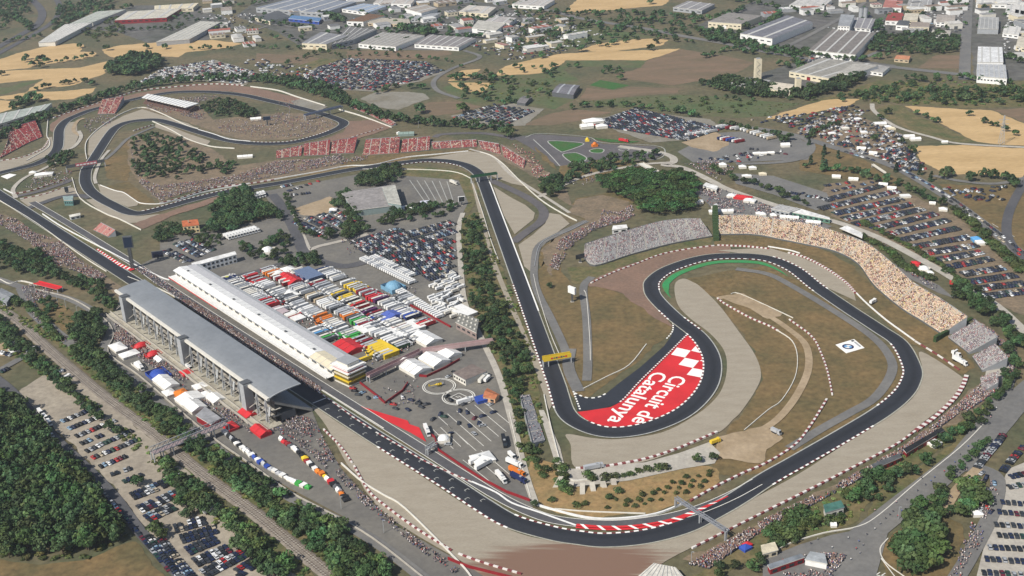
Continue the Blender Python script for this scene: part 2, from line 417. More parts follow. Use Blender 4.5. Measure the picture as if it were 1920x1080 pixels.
# grass and earth inside the circuit
for nm, m, pts in [
 ('infield_grass', M_DRY, '1300,520 1440,498 1530,545 1620,625 1680,660 1692,710 1650,760 1560,812 1430,890 1340,890 1330,850 1390,780 1430,710 1410,650 1340,560 1280,525'),
 ('infield_grass', M_DRY, '1100,530 1150,545 1255,600 1258,625 1180,690 1105,745 1075,745 1050,690 1060,640 1085,560'),
 ('verge_grass', M_DRY, '1040,440 1100,420 1190,380 1150,360 1080,372 1065,400 1100,415 1045,445 1015,465 1005,520 1040,610 1060,660 1085,650 1085,560 1060,520 1040,480'),
 ('verge_grass', M_DRY, '1340,440 1440,440 1540,465 1600,500 1640,545 1770,628 1800,640 1830,690 1805,705 1700,640 1610,560 1560,505 1440,463 1340,460'),
 ('verge_grass', M_SCRUB, '1065,500 1115,500 1190,478 1260,458 1335,444 1335,460 1265,470 1180,495 1100,530 1070,535'),
 ('verge_grass', M_DRY, '680,290 752,288 805,284 895,279 900,284 805,294 700,310 560,333 520,338 560,322 640,305'),
 ('verge_grass', M_DRY, '195,350 240,340 265,360 300,385 255,384 215,360'),
 ('verge_grass', M_DRY, '195,300 240,255 250,300 240,340 200,335'),
 ('verge_grass', M_SCRUB, '28,385 60,400 130,430 180,455 240,490 250,500 170,460 90,415'),
 ('olive_grove_earth', M_ORANGE, '990,850 1040,870 1060,905 1120,915 1200,895 1300,870 1345,880 1350,905 1290,940 1220,962 1120,970 1040,962 1005,945 985,900'),
 ('bank_earth', M_BANK, '1130,365 1180,378 1185,410 1120,425 1060,470 1040,500 1030,520 1015,470 1050,440 1100,412 1065,400 1080,375'),
 ('bank_earth', M_BANK, '400,225 480,215 560,212 620,222 634,236 612,250 540,262 460,264 410,250 330,222 265,203 320,195 380,205'),
 ('bank_earth', M_BANK, '240,255 320,250 400,280 440,312 520,300 640,296 640,312 520,335 400,350 330,368 300,380 262,345 240,310'),
 ('bank_earth', M_BANK, '-10,397 30,410 67,437 117,453 145,483 167,497 240,545 225,560 150,510 107,497 87,480 50,450 -10,413'),
 ('bank_earth', M_BANK, '1280,1050 1440,975 1560,910 1700,835 1790,760 1830,720 1880,720 1830,770 1760,815 1600,900 1440,990 1330,1060'),
 ('bank_earth', M_SCRUB, '1440,990 1600,900 1800,790 1850,760 1860,775 1750,850 1640,930 1600,985 1500,1010 1440,1040 1330,1085 1290,1085'),
 ('bank_earth', M_BANK, '885,290 940,300 1000,330 1045,370 1075,390 1060,350 1010,310 960,275 900,268'),
 ('rough_ground', M_SCRUB, '860,410 900,395 930,480 990,620 1010,700 1015,840 990,880 975,870 960,770 935,690 900,600 868,500'),
 ('rough_ground', M_SCRUB, '-10,575 110,650 240,765 400,890 560,1010 640,1085 760,1090 640,990 480,885 330,790 210,690 190,650 120,640 -10,560'),
 ('rough_ground', M_SCRUB, '-10,600 100,690 250,815 330,870 480,985 600,1090 520,1090 420,1000 300,890 180,775 60,690 -10,640'),
 ('dry_clearing', M_DRY, '75,575 105,565 145,590 150,620 120,620 90,600'),
 ('dry_clearing', M_DRY, '-10,1050 70,1060 160,1050 255,1010 310,1085 -10,1090'),
 ('dry_clearing', M_DRY, '1660,1085 1655,1030 1670,1005 1740,960 1800,980 1810,1010 1790,1085'),
 ('rough_ground', M_SCRUB, '1640,930 1760,850 1850,775 1940,700 1940,740 1860,800 1700,925 1640,985 1620,985'),
 ('dry_clearing', M_DRY, '1500,258 1580,285 1640,310 1700,345 1640,350 1560,330 1500,320'),
 ('dry_clearing', M_DRY, '1760,345 1850,350 1940,345 1940,480 1880,460 1800,390'),
 ('dry_clearing', M_DRY, '1050,300 1180,295 1190,310 1100,340 1050,330'),
 ('dry_clearing', M_SCRUB, '700,325 760,310 860,318 885,330 900,360 880,400 860,390 855,345 780,332 700,335'),
 ('dry_clearing', M_SCRUB, '440,425 520,408 540,440 500,480 440,500 400,520 380,500'),
]: sheet(nm, pts, m, Z_FIELD + .12, sm=False)

# ------------------------------------------------ paved areas
for nm, m, pts in [
 ('paddock_paving', M_PADDOCK, '258,500 300,478 300,450 330,440 390,430 470,418 520,405 500,372 480,362 545,350 640,333 700,322 760,330 860,338 878,380 858,420 862,560 900,640 930,700 985,900 1000,955 900,905 800,838 730,792 600,722 440,627 330,545'),
 ('concourse_paving', M_PADDOCK, '225,560 213,590 212,640 200,665 215,682 260,717 330,772 400,827 470,872 545,917 640,967 700,1007 800,1090 930,1090 860,1052 740,985 690,935 640,880 605,820 585,770 560,760 480,790 430,745 330,680 260,630 245,600'),
 ('car_park', M_LOT, '35,735 100,690 130,700 190,750 260,805 300,840 330,868 345,885 380,920 390,960 430,985 520,1050 560,1085 350,1085 270,990 215,915 150,850 95,795 60,770'),
 ('car_park', M_CONC, '1830,1085 1855,985 1870,930 1890,880 1940,860 1940,1085'),
 ('car_park', M_BANK, '1550,345 1640,335 1730,375 1800,410 1860,470 1900,500 1940,520 1940,600 1870,570 1800,528 1700,468 1620,432 1560,405 1530,372'),
 ('car_park', M_ROAD, '1370,325 1450,330 1550,362 1560,385 1530,395 1450,365 1380,345'),
 ('forecourt', M_ROAD, '1270,285 1340,250 1420,245 1490,255 1525,275 1515,300 1440,302 1380,305 1300,305'),
 ('coach_yard', M_DIRT, '1280,268 1340,245 1370,270 1340,285 1290,275'),
 ('car_park', M_GREYFIELD, '1110,226 1180,208 1330,224 1355,240 1290,262 1220,268 1150,243'),
 ('car_park', M_GREYFIELD, '845,218 960,194 1020,205 985,236 880,238'),
 ('car_park', M_GREYFIELD, '590,128 650,110 800,116 835,135 790,152 700,172 610,168 555,155'),
 ('car_park', M_GREYFIELD, '260,156 300,130 400,112 490,138 460,160 380,152'),
 ('car_park', M_BANK, '1490,250 1530,222 1600,212 1690,252 1700,285 1740,322 1680,310 1600,285'),
 ('car_park', M_ROADD, '1165,347 1195,338 1240,328 1265,333 1245,350 1195,356'),
 ('sand_lot', M_DIRT, '550,392 620,368 640,385 600,405 565,405'),
 ('forest_lot', M_DIRT, '-10,610 20,640 40,660 10,670 -10,668'),
 ('food_court', M_ROAD, '1300,360 1340,345 1420,375 1500,400 1560,425 1540,432 1450,410 1340,400 1330,385'),
 ('stand_apron', M_CONC, '1850,690 1890,660 1905,680 1890,720 1850,745 1840,740'),
 ('stadium_path', M_ROAD, '1640,480 1700,505 1760,535 1790,560 1760,550 1700,520'),
]: sheet(nm, pts, m, Z_PAVE)
sheet('kart_lot', '960,258 1010,252 1100,258 1130,270 1230,275 1245,290 1230,297 1180,300 1120,300 1085,308 1045,312 990,275', M_OLDTRACK, Z_PAVE, sm=False)
sheet('kart_grass', '1027,266 1050,265 1095,270 1060,284 1050,284', M_GRASS, Z_GRAV)
sheet('kart_grass', '1055,290 1080,287 1100,297 1088,306 1070,304', M_GRASS, Z_GRAV)
sheet('kart_grass', '1105,283 1118,279 1132,281 1128,287 1112,287', M_GRASS, Z_GRAV, sm=True)
sheet('kart_grass', '1195,287 1205,283 1215,286 1205,291', M_GRASS, Z_GRAV, sm=True)
for q_ in ('1027,266 1050,265 1095,270 1060,284 1050,284', '1055,290 1080,287 1100,297 1088,306 1070,304', '1105,283 1118,279 1132,281 1128,287 1112,287', '1195,287 1205,283 1215,286 1205,291', '1160,281 1172,279 1180,281 1170,284'):
    P_ = gp(q_); ribbon('kart_kerb', smooth(P_, 5, True) + [P_[0]], 1.3, M_LINEDIM, Z_GRAV + .06, sm=False)
ribbon('kart_kerb', '1000,262 1030,290 1050,312', 1.2, M_LINEDIM, Z_GRAV + .06); ribbon('kart_kerb', '985,258 1012,251 1100,257 1130,268 1230,274 1247,287 1232,299 1190,301', 1.2, M_LINEDIM, Z_GRAV + .06)
sheet('kart_grass', '1110,259 1150,262 1200,266 1180,269 1140,267', M_GRASS, Z_GRAV); sheet('kart_grass', '1000,275 1015,285 1040,308 1045,320 1020,300', M_DRY, Z_GRAV)
ribbon('kart_loop', '815,258 830,252 900,250 945,256 965,262', 9, M_OLDTRACK, Z_PAVE)

# ------------------------------------------------ gravel traps
def churned_gravel():
    m = M_GRAVEL.copy(); m.name = 'churned_gravel'
    nt = m.node_tree; N = nt.nodes; L = nt.links
    b = N['Principled BSDF']; src = b.inputs['Base Color'].links[0].from_socket
    pos = N.new('ShaderNodeNewGeometry').outputs['Position']
    ctr = G(1065, 1062)
    mp = N.new('ShaderNodeMapping'); mp.vector_type = 'POINT'
    a = G(900, 985); bb = G(1240, 1030)
    ang = math.atan2((bb - a).y, (bb - a).x)
    mp.inputs['Location'].default_value = (-ctr.x, -ctr.y, 0)
    L.new(pos, mp.inputs[0])
    mp2 = N.new('ShaderNodeMapping'); mp2.inputs['Rotation'].default_value = (0, 0, -ang); mp2.inputs['Scale'].default_value = (1 / 62.0, 1 / 24.0, 0)
    L.new(mp.outputs[0], mp2.inputs[0])
    ln = N.new('ShaderNodeVectorMath'); ln.operation = 'LENGTH'; L.new(mp2.outputs[0], ln.inputs[0])
    n = N.new('ShaderNodeTexNoise'); n.inputs['Scale'].default_value = 2.2; n.inputs['Detail'].default_value = 5
    mp3 = N.new('ShaderNodeMapping'); mp3.inputs['Scale'].default_value = (0.7, 5.0, 1); L.new(mp2.outputs[0], mp3.inputs[0]); L.new(mp3.outputs[0], n.inputs['Vector'])
    ad = N.new('ShaderNodeMath'); ad.operation = 'MULTIPLY_ADD'; L.new(n.outputs['Fac'], ad.inputs[0]); ad.inputs[1].default_value = 0.9; L.new(ln.outputs['Value'], ad.inputs[2])
    mr = N.new('ShaderNodeMapRange'); mr.interpolation_type = 'SMOOTHSTEP'; mr.inputs[1].default_value = 1.15; mr.inputs[2].default_value = 1.55; mr.inputs[3].default_value = 1; mr.inputs[4].default_value = 0
    L.new(ad.outputs[0], mr.inputs[0])
    x = N.new('ShaderNodeMix'); x.data_type = 'RGBA'; L.new(mr.outputs[0], x.inputs[0]); L.new(src, x.inputs[6]); x.inputs[7].default_value = (.185, .112, .078, 1)
    L.new(x.outputs[2], b.inputs['Base Color'])
    return m
for nm, m, pts in [
 ('gravel_trap', M_GRAVEL, '1265,535 1280,523 1300,530 1315,540 1350,575 1385,622 1415,665 1427,702 1417,732 1390,772 1375,787 1347,812 1272,844 1210,866 1135,878 1078,877 1070,835 1062,815 1110,822 1160,824 1240,812 1300,782 1335,755 1355,727 1363,690 1357,657 1330,625 1292,596 1270,570'),
 ('gravel_trap', churned_gravel(), '1727,660 1800,705 1802,718 1790,745 1715,805 1675,837 1580,887 1485,935 1360,997 1292,1030 1250,1052 1130,1120 950,1100 860,1050 740,978 690,928 668,890 650,870 612,800 585,762 640,797 704,838 800,900 880,952 960,996 1035,1015 1135,1027 1210,1021 1300,998 1385,950 1500,888 1610,816 1655,789 1705,753 1727,720 1729,690'),
 ('brown_gravel_trap', M_BGRAVEL, '1100,532 1180,497 1265,472 1345,462 1370,465 1360,480 1310,484 1250,503 1216,524 1208,545 1215,560 1250,598 1262,615 1230,600 1200,575 1150,545'),
 ('gravel_trap', M_GRAVEL, '1345,470 1440,465 1500,482 1560,510 1600,545 1605,565 1550,540 1500,503 1440,482'),
 ('gravel_trap', M_GRAVEL, '780,300 880,284 908,288 940,305 965,330 985,350 960,345 925,332 905,322 870,306 840,300'),
 ('gravel_trap', M_GRAVEL, '925,350 960,372 985,385 1003,400 1000,412 965,440 945,405'),
 ('gravel_trap', M_GRAVEL, '1030,400 1050,403 1068,420 1040,440 1010,470 997,512 983,500 972,460 1000,440 1022,420'),
 ('gravel_trap', M_GRAVEL, '888,340 905,400 922,470 945,530 975,600 998,655 1010,668 1025,720 1035,760 1030,770 1005,700 985,640 960,590 925,505 900,410 884,345'),
 ('gravel_trap', M_GRAVEL, '130,230 145,228 145,250 147,257 140,273 123,283 103,297 118,278 120,243'),
 ('gravel_trap', M_GRAVEL, '-10,306 50,292 80,277 92,258 98,257 100,280 87,293 50,308 -10,325'),
 ('gravel_trap', M_GRAVEL, '165,290 167,258 192,238 233,217 267,205 320,222 353,232 374,244 330,234 283,224 233,230 203,247 183,273 172,297'),
 ('gravel_trap', M_GRAVEL, '292,233 320,238 353,251 395,265 387,274 353,264 320,249 290,239'),
 ('brown_gravel_trap', M_BGRAVEL, '320,166 387,160 462,163 520,175 570,187 612,200 580,206 545,199 503,187 453,175 387,170 320,172 270,182 212,195 150,213 122,228 106,248 96,246 95,234 130,210 200,190 270,173'),
 ('gravel_trap', M_GREYFIELD, '545,190 567,185 615,201 590,210 556,199'),
 ('brown_gravel_trap', M_BGRAVEL, '652,228 700,225 735,240 700,252 660,264 600,276 540,279 600,264 645,248'),
 ('gravel_trap', M_GRAVEL, '183,345 212,357 232,362 261,380 257,386 240,389 215,378 190,366'),
 ('gravel_trap', M_GRAVEL, '161,375 175,374 228,402 257,406 300,402 260,418 244,419 223,412 190,397'),
 ('brown_gravel_trap', M_BGRAVEL, '250,421 283,409 320,396 370,380 413,367 415,374 370,391 320,407 292,420 267,431'),
 ('gravel_trap', M_GRAVEL, '38,376 72,365 120,353 137,352 147,363 117,368 75,380 57,390'),
]: sheet(nm, pts, m, Z_GRAV, sm=True if nm.endswith('trap') and len(pts) > 140 else False)

# ------------------------------------------------ service roads and public roads
ROADS = [
 ('road', M_ROAD, 15, '950,10 1030,20 1085,34 1150,45 1210,54 1280,68 1360,82 1450,100 1530,112 1600,118 1690,128 1800,140'),
 ('road', M_ROAD, 16, '1817,-20 1812,60 1808,150'),
 ('road', M_ROADD, 16, '50,-10 78,20 72,45 45,62 -10,92'), ('road', M_ROADD, 12, '100,-10 112,14 100,40 60,66 -10,105'),
 ('road', M_ROAD, 12, '1380,237 1472,250 1557,275 1600,288 1680,315 1770,367 1850,425 1915,477 1970,515'),
 ('road', M_ROAD, 8, '1470,250 1510,262 1523,278 1505,296 1460,305 1380,308'),
 ('road', M_CONC, 9, '1160,275 1230,285 1260,295 1262,305 1245,310 1280,315 1330,338 1363,355 1430,378 1500,400 1577,420 1655,450 1740,495 1802,532 1865,572 1910,612 1960,655'),
 ('road', M_ROADD, 9, '1940,310 1905,370 1890,405 1888,440 1905,470 1940,505'),
 ('road', M_ROAD, 17, '1960,705 1915,745 1845,825 1765,892 1690,950 1615,1010 1552,1060 1500,1100'),
 ('road', M_ROADD, 7.5, '-20,700 25,737 95,815 150,867 212,930 262,997 337,1080 360,1110'),
 ('road', M_ROAD, 8, '-10,522 60,545 120,558 165,578 202,605 208,625 196,648 200,668 230,700 400,838 480,893 560,942 650,985 720,1028 800,1090'),
 ('road', M_ROAD, 10, '40,540 55,570 67,590 108,627 140,648'),
 ('road', M_ROAD, 7, '-10,700 40,672 70,650'),
 ('road', M_ROAD, 7, '1100,415 1042,442 1010,462 1002,495 1005,540 1035,602 1055,645 1062,665'),
 ('road', M_ROAD, 7, '1110,520 1094,540 1100,602 1102,680 1100,715'),
 ('road', M_OLDTRACK, 10, '908,334 950,352 990,372 1013,388 1020,402 1012,418 985,437 962,455'),
 ('road', M_ROAD, 7, '1380,505 1440,515 1490,540 1565,585 1635,632 1668,670 1671,702 1640,747 1590,777 1540,805 1480,842'),
 ('track_path', M_DIRT, 5.5, '1345,560 1385,558 1440,592 1477,617 1510,647 1516,690 1497,737 1465,780 1430,806 1370,835'),
 ('road', M_ROADD, 9, '50,392 77,382 117,369 150,367 168,372'), ('road', M_OLDTRACK, 8, '15,372 67,361 117,345 135,337'),
 ('road', M_CONC, 6, '520,372 545,400 570,450 580,468 600,462 660,448 690,440'),
 ('road', M_ROADD, 11, '510,365 530,390 556,440 575,478 640,500 700,488'), ('road', M_ROADD, 9, '574,478 500,505 440,520'),
 ('road', M_CONC, 5, '868,400 860,430 864,500 872,570 905,640 935,705 960,790 985,890 1003,945'),
 ('road', M_CONC, 6, '1010,370 1100,330 1200,310 1260,305'), ('track_path', M_CONC, 4, '1068,400 1030,375 960,330 925,295 880,280'),
 ('road', M_CONC, 6, '1635,195 1640,210 1680,238 1747,258 1800,270 1940,278'),
 ('road', M_ROAD, 7, '1750,330 1800,340 1870,345 1940,330'),
 ('road', M_ROAD, 8, '870,95 900,108 850,128 815,150 820,170 860,185'), ('road', M_ROAD, 9, '840,90 920,80 960,60 1000,25'),
 ('road', M_ROAD, 9, '470,40 560,52 640,60 720,50 860,60 960,60'), ('road', M_ROAD, 9, '1450,100 1530,60 1600,20 1640,-10'),
 ('road', M_ROAD, 8, '1600,118 1700,70 1750,20 1760,-10'), ('road', M_ROAD, 6, '300,50 360,60 440,65 500,50'),
 ('road', M_ROAD, 9, '1895,700 1880,740 1840,800 1790,870 1840,880 1870,900 1860,960 1820,1040 1790,1090'),
 ('track_path', M_DIRT, 6, '1835,878 1795,918 1768,965'),
 ('asphalt_runoff', M_ROAD, 9, '1070,655 1066,690 1085,735'),
]
for nm, m, w, path in ROADS: ribbon(nm, path, w, m, Z_ROAD)
ribbon('track_path', '150,255 138,245 145,228 158,222', 5, M_DIRT, Z_ROAD); ribbon('track_path', '122,283 140,275 152,258 148,246', 5, M_CONC, Z_ROAD); ribbon('road', '197,300 215,285 238,262 262,250 290,238', 5, M_ROAD, Z_ROAD); ribbon('road', '30,372 25,355 45,335 80,318 115,300', 5, M_CONC, Z_ROAD); ribbon('track_path', '180,345 178,330 190,300 205,282', 4, M_CONC, Z_ROAD)
ribbon('track_path', '1140,515 1200,570 1248,614', 5, M_DIRT, Z_FIELD + .1); sheet('track_path', '1085,735 1105,700 1150,690 1185,660 1210,638 1235,622 1215,650 1190,680 1150,705 1110,725', M_DIRT, Z_FIELD + .1)
for nm, m, pts in [('road', M_ROAD, '1430,1050 1500,1022 1560,1004 1620,992 1665,1000 1640,1090 1430,1090'),
                   ('dirt_yard', M_DIRT, '1350,560 1390,549 1470,592 1440,600 1400,578'), ('dirt_yard', M_DIRT, '1345,820 1430,800 1470,820 1420,870 1350,860'),
                   ('service_apron', M_CONC, '1080,880 1210,868 1275,850 1330,830 1350,850 1340,870 1280,880 1180,902 1070,915 1050,900 1035,850 1010,770 1020,770 1050,840 1060,880')]:
    sheet(nm, pts, m, Z_ROAD - .045)

# ------------------------------------------------ the race track
CEN = '-220,224 -120,289 83,420 228,513.5 450,656 663,794 714.5,827 790,874 849,911 905,948 960,979.5 1035,1001.5 1085,1010 1135,1014.6 1210,1008 1285,988 1340,960 1385,934 1440,898 1500,864 1590,812 1655,772 1692,741 1708,715 1710,690 1687,646 1648,618 1590,580 1532,540 1487,505 1435,485 1365,481 1310,487 1253,506 1225,526 1221,541 1229,560 1264,595 1306,628 1328,657 1336,686 1330,720 1308,752 1272,780 1215,803 1160,812 1118,808 1080,792 1060,772 1049,740 1043,720 1013,636 964,500 926,396 906.6,343 897,326 876,312 848,304.5 823,302 795,301.5 757,305.5 690,314.5 640,322 537,342 437,358 370,373 320,387 285,396.5 257,401 236,397 213,386 190,374 170,359 162,346 160,335 163,318 177,297 207,251 224,236 250,228 290,225.5 320,232 370,247.5 420,262 470,269.5 537,269 587,259 620,248 640,238 644,230 627,222 602,214 553,201 495,187.5 453,178.5 395,173 337,173 300,177 250,187 175,206 150,215 125,227 112,243 110,263 107,280 93,295 67,308 33,317 0,325 -80,345'
TRK = smooth(gp(CEN), 8)
TW = 12.6
TN = normals(TRK)
def track_mesh():
    n = 13; V, Fq, Cl = [], [], []
    for i, (p, q) in enumerate(zip(TRK, TN)):
        lo = 2.6 * math.sin(i * .021) + 1.2 * math.sin(i * .0077 + 1)
        for k in range(n):
            v = TW * (k / (n - 1) - .5); w = math.exp(-((v - lo) / 2.3) ** 2); e = max(0, (abs(v) - TW * .40) / (TW * .10)); t = mnoise.noise(p * .02) * .12 + mnoise.noise(Vector((p.x * .15, p.y * .15, k))) * .08
            g_ = 1.12 - .34 * w + .35 * e + t; V.append((p.x + q.x * v, p.y + q.y * v, Z_TRACK)); Cl.append((.0235 * g_, .0255 * g_, .0310 * g_))
    m_ = len(TRK)
    for i in range(m_ - 1):
        for k in range(n - 1): a = i * n + k; Fq.append((a, a + 1, a + n + 1, a + n))
    o = link(bpy.data.objects.new('race_track', np_mesh('race_track', np.array(V), np.array(Fq), [mat('worn_race_asphalt', (1, 1, 1), rough=.72, attr='col', fine=.5, var=.14)], np.array(Cl)))); tag(o, kind='structure')
track_mesh()
for sgn in (1, -1):
    mb = MB(); strip_mesh(mb, offset(TRK, sgn * (TW / 2 + .9)), offset(TRK, sgn * (TW / 2 - .05)), M_LINEDIM if sgn > 0 else mat('verge_line', (.34, .33, .27), fine=.4, var=.2), Z_TRACK - .02)
    tag(mb.build('track_edge_line'), kind='structure')

def near_i(p):
    return min(range(len(TRK)), key=lambda i: (TRK[i].x - p.x) ** 2 + (TRK[i].y - p.y) ** 2)
def track_side(a, b, off):
    """path along the track from the point nearest pixel a to that nearest b, shifted off metres (+ left of travel)"""
    i, j = near_i(G(*a)), near_i(G(*b))
    if i > j: i, j = j, i
    return [TRK[k] + TN[k] * off for k in range(i, j + 1)]
def side_of(p):
    q = G(*p); i = near_i(q); return 1 if (q - TRK[i]).dot(TN[i]) > 0 else -1

def blocks(mb, P, step, duty, w, h, ma, mb2, z0):
    """alternating blocks of two materials along a path"""
    Q = resample(P, step * .5)
    for i in range(len(Q) - 1):
        d = Q[i + 1] - Q[i]
        a = math.atan2(d.y, d.x)
        m = ma if i % 2 == 0 else mb2
        if m is None: continue
        L = step * (duty if i % 2 == 0 else 1 - duty)
        mb.box(((Q[i].x + Q[i + 1].x) / 2, (Q[i].y + Q[i + 1].y) / 2, z0 + h / 2), (L, w, h), m, a)

def kerb(a, b, at, w=1.25, step=5.4, dark=None):
    s = side_of(at); P = track_side(a, b, s * (TW / 2 + w / 2 - .2))
    mb = MB(); blocks(mb, P, step, .55, w, .10, M_WHITE, dark or M_KERBD, Z_TRACK)
    o = mb.build('kerb'); tag(o, kind='structure')
KERBS = [((720, 832), (960, 985), (830, 915)), ((960, 970), (1270, 985), (1135, 1000)), ((1430, 905), (1640, 795), (1520, 872)), ((1655, 765), (1690, 640), (1670, 700)),
         ((1530, 545), (1400, 480), (1450, 500)), ((1400, 480), (1225, 545), (1300, 500)), ((1270, 600), (1300, 625), (1290, 612)), ((1306, 625), (1090, 795), (1250, 740)),
         ((1045, 765), (975, 540), (950, 600)), ((870, 312), (690, 318), (800, 312)), ((480, 355), (258, 405), (330, 378)), ((470, 268), (640, 245), (560, 262)),
         ((1240, 580), (1270, 600), (1245, 590)), ((1440, 487), (1530, 545), (1530, 520))]
for a, b, at in KERBS: kerb(a, b, at)
# white painted edge on the back straight
P = track_side((910, 345), (990, 590), side_of((950, 343)) * (TW / 2 + .5)); mb = MB(); strip_mesh(mb, offset(P, .6), offset(P, -.6), M_WHITE, Z_MARK); tag(mb.build('track_edge_line'), kind='structure')
# green strip inside the long right-hander
s_in = side_of((1300, 520))
P = track_side((1250, 560), (1500, 515), s_in * (TW / 2 + 6.5)); mb = MB()
n = len(P); A = [p + nn * 3.0 * min(1, 6 * i / n, 6 * (n - 1 - i) / n) for i, (p, nn) in enumerate(zip(P, normals(P)))]; B = [p - nn * 3.0 * min(1, 6 * i / n, 6 * (n - 1 - i) / n) for i, (p, nn) in enumerate(zip(P, normals(P)))]
strip_mesh(mb, A, B, M_GREENP, Z_GRAV + .03); tag(mb.build('green_verge_paint'), kind='structure')
# link road of the old hairpin and the red painted run-off with the circuit's name
sheet('link_road', '1262,606 1289,628 1215,698 1160,757 1130,768 1083,772 1077,738 1090,745 1110,747 1135,740 1160,720 1200,690 1245,650 1258,632 1262,618', M_TRACK, Z_ROAD + .01)
LR = 'M'
REDP = '1290,629 1307,650 1319,680 1320,702 1311,727 1292,752 1260,777 1210,797 1160,804 1122,798 1098,788 1082,774 1100,772 1145,765 1170,752 1200,720 1240,680 1270,650'
sheet('red_runoff_paint', REDP, M_RED, Z_TRACK - .02)
mb = MB(); blocks(mb, resample(smooth(gp('1287,630 1245,672 1200,716 1172,747 1160,757'), 5), 1.0), 3.4, .5, 1.2, .12, M_WHITE, flat('dred'), Z_TRACK - .02); tag(mb.build('kerb'), kind='structure')
mb = MB(); blocks(mb, resample(smooth(gp('1077,738 1100,747 1122,746 1138,738'), 5), .5), 5, .5, 1.3, .12, M_WHITE, None, Z_ROAD + .02); blocks(mb, gp('1075,735 1088,770'), 3.6, .5, 1.2, .12, M_WHITE, None, Z_ROAD + .02); tag(mb.build('kerb'), kind='structure')
mb = MB(); blocks(mb, resample(smooth(gp('1250,636 1261,622 1262,606'), 5), .5), 4, .5, 1.2, .12, M_WHITE, None, Z_ROAD + .02); tag(mb.build('kerb'), kind='structure')
def z12(s, ox, oy): return [(ox + a / 12.0, oy + b / 12.0) for a, b in pp(s)]
for q in ('830,160 1140,230 1010,385 700,320', '1012,390 1330,460 1190,620 865,545', '1180,622 1440,668 1405,842 1050,772', '1250,125 1325,230 1350,280 1152,232', '1405,430 1430,470 1340,462'):
    sheet('white_chequer_paint', z12(q, 1200, 640), M_WHITE, Z_MARK)

def text_mesh(body, bold=0.0):
    cu = bpy.data.curves.new('t', 'FONT'); cu.body = body; cu.offset = bold; cu.size = 1.0; cu.resolution_u = 3
    o = bpy.data.objects.new('t', cu); COL.objects.link(o)
    bpy.context.view_layer.update()
    me = bpy.data.meshes.new_from_object(o)
    bpy.data.objects.remove(o); bpy.data.curves.remove(cu)
    return me
def text_on(name, body, p0, p1, pc, m, z, bold=0.0, parent=None, V=None, kind='structure'):
    """flat lettering: p0 start of baseline, p1 its end, pc cap height above p0"""
    me = text_mesh(body, bold)
    xs = [v.co.x for v in me.vertices]; w0, w1 = min(xs), max(xs)
    U = (p1 - p0) / (w1 - w0); W = (pc - p0) / 0.70
    for v in me.vertices:
        q = p0 + U * (v.co.x - w0) + W * v.co.y
        v.co = q if z is None else (q.x, q.y, z)
    me.materials.clear(); me.materials.append(m)
    o = bpy.data.objects.new(name, me); link(o)
    if kind: o['kind'] = kind
    return o
text_on('painted_lettering', 'Circuit de', G(1262, 705), G(1183, 792), G(1290, 711.5), M_WHITE, Z_MARK, .016)
text_on('painted_lettering', 'Catalunya', G(1227, 698), G(1138, 791), G(1254, 704.5), M_WHITE, Z_MARK, .016)

# pit lane, pit entry and start line
PIT = smooth(gp('1420,905 1370,932 1310,957 1240,975 1150,985 1050,978 990,960 930,930 870,893 790,842 715,795 640,748 520,672 400,595 300,530 262,503 200,464 120,415 60,380'), 6)
mb = MB(); strip_mesh(mb, offset(PIT, 4.2), offset(PIT, -4.2), M_ROADD, Z_TRACK - .05); tag(mb.build('pit_lane'), kind='structure')
for o_ in (4.0, -4.0):
    mb = MB(); strip_mesh(mb, offset(PIT, o_ + .25), offset(PIT, o_ - .25), M_LINE, Z_MARK); tag(mb.build('pit_lane_line'), kind='structure')
sheet('red_pit_exit_paint', '676,763 720,777 764,790 768,797 786,803 799,830 770,813 720,788', M_RED, Z_TRACK)
def chevrons(name, ctr, w, n, slant):
    P = resample(smooth(gp(ctr), 6), 1.0); Nn = normals(P); mb = MB()
    strip_mesh(mb, [p + q * w(i / len(P)) for i, (p, q) in enumerate(zip(P, Nn))], [p - q * w(i / len(P)) for i, (p, q) in enumerate(zip(P, Nn))], M_RED, Z_MARK)
    k = 0; st = len(P) / n
    for k in range(n):
        i = int(k * st + st * .3); j = min(len(P) - 1, i + int(st * slant))
        if j + 3 >= len(P): break
        a, b = P[i] + Nn[i] * w(i / len(P)), P[j] - Nn[j] * w(j / len(P)); d = (P[i + 1] - P[i]).normalized() * 2.2
        mb.face(((a.x, a.y, Z_MARK + .03), (a.x + d.x, a.y + d.y, Z_MARK + .03), (b.x + d.x, b.y + d.y, Z_MARK + .03), (b.x, b.y, Z_MARK + .03)), M_WHITE)
    tag(mb.build(name), kind='structure')
chevrons('pit_entry_chevrons', '1080,988 1140,992 1200,989 1260,978 1310,958 1365,932', lambda t: 2.2 if t < .6 else 2.2 * (1 - (t - .6) / .45), 11, .45)
chevrons('pit_exit_chevrons', '182,468 205,484 228,499 250,508', lambda t: 1.0 + 1.6 * t, 14, .5)
mb = MB(); a, b = G(586, 757.5), G(612, 747); d = Vector((.8, -.5, 0)).normalized() * .9
mb.face([(p.x, p.y, Z_MARK) for p in (a, b, b + d, a + d)], M_WHITE); tag(mb.build('start_line'), kind='structure')
mb = MB()
i0 = near_i(G(640, 779)); Q = [TRK[0]]
P = resample(track_side((630, 772), (905, 948), 0), 8.0); Pn = normals(P)
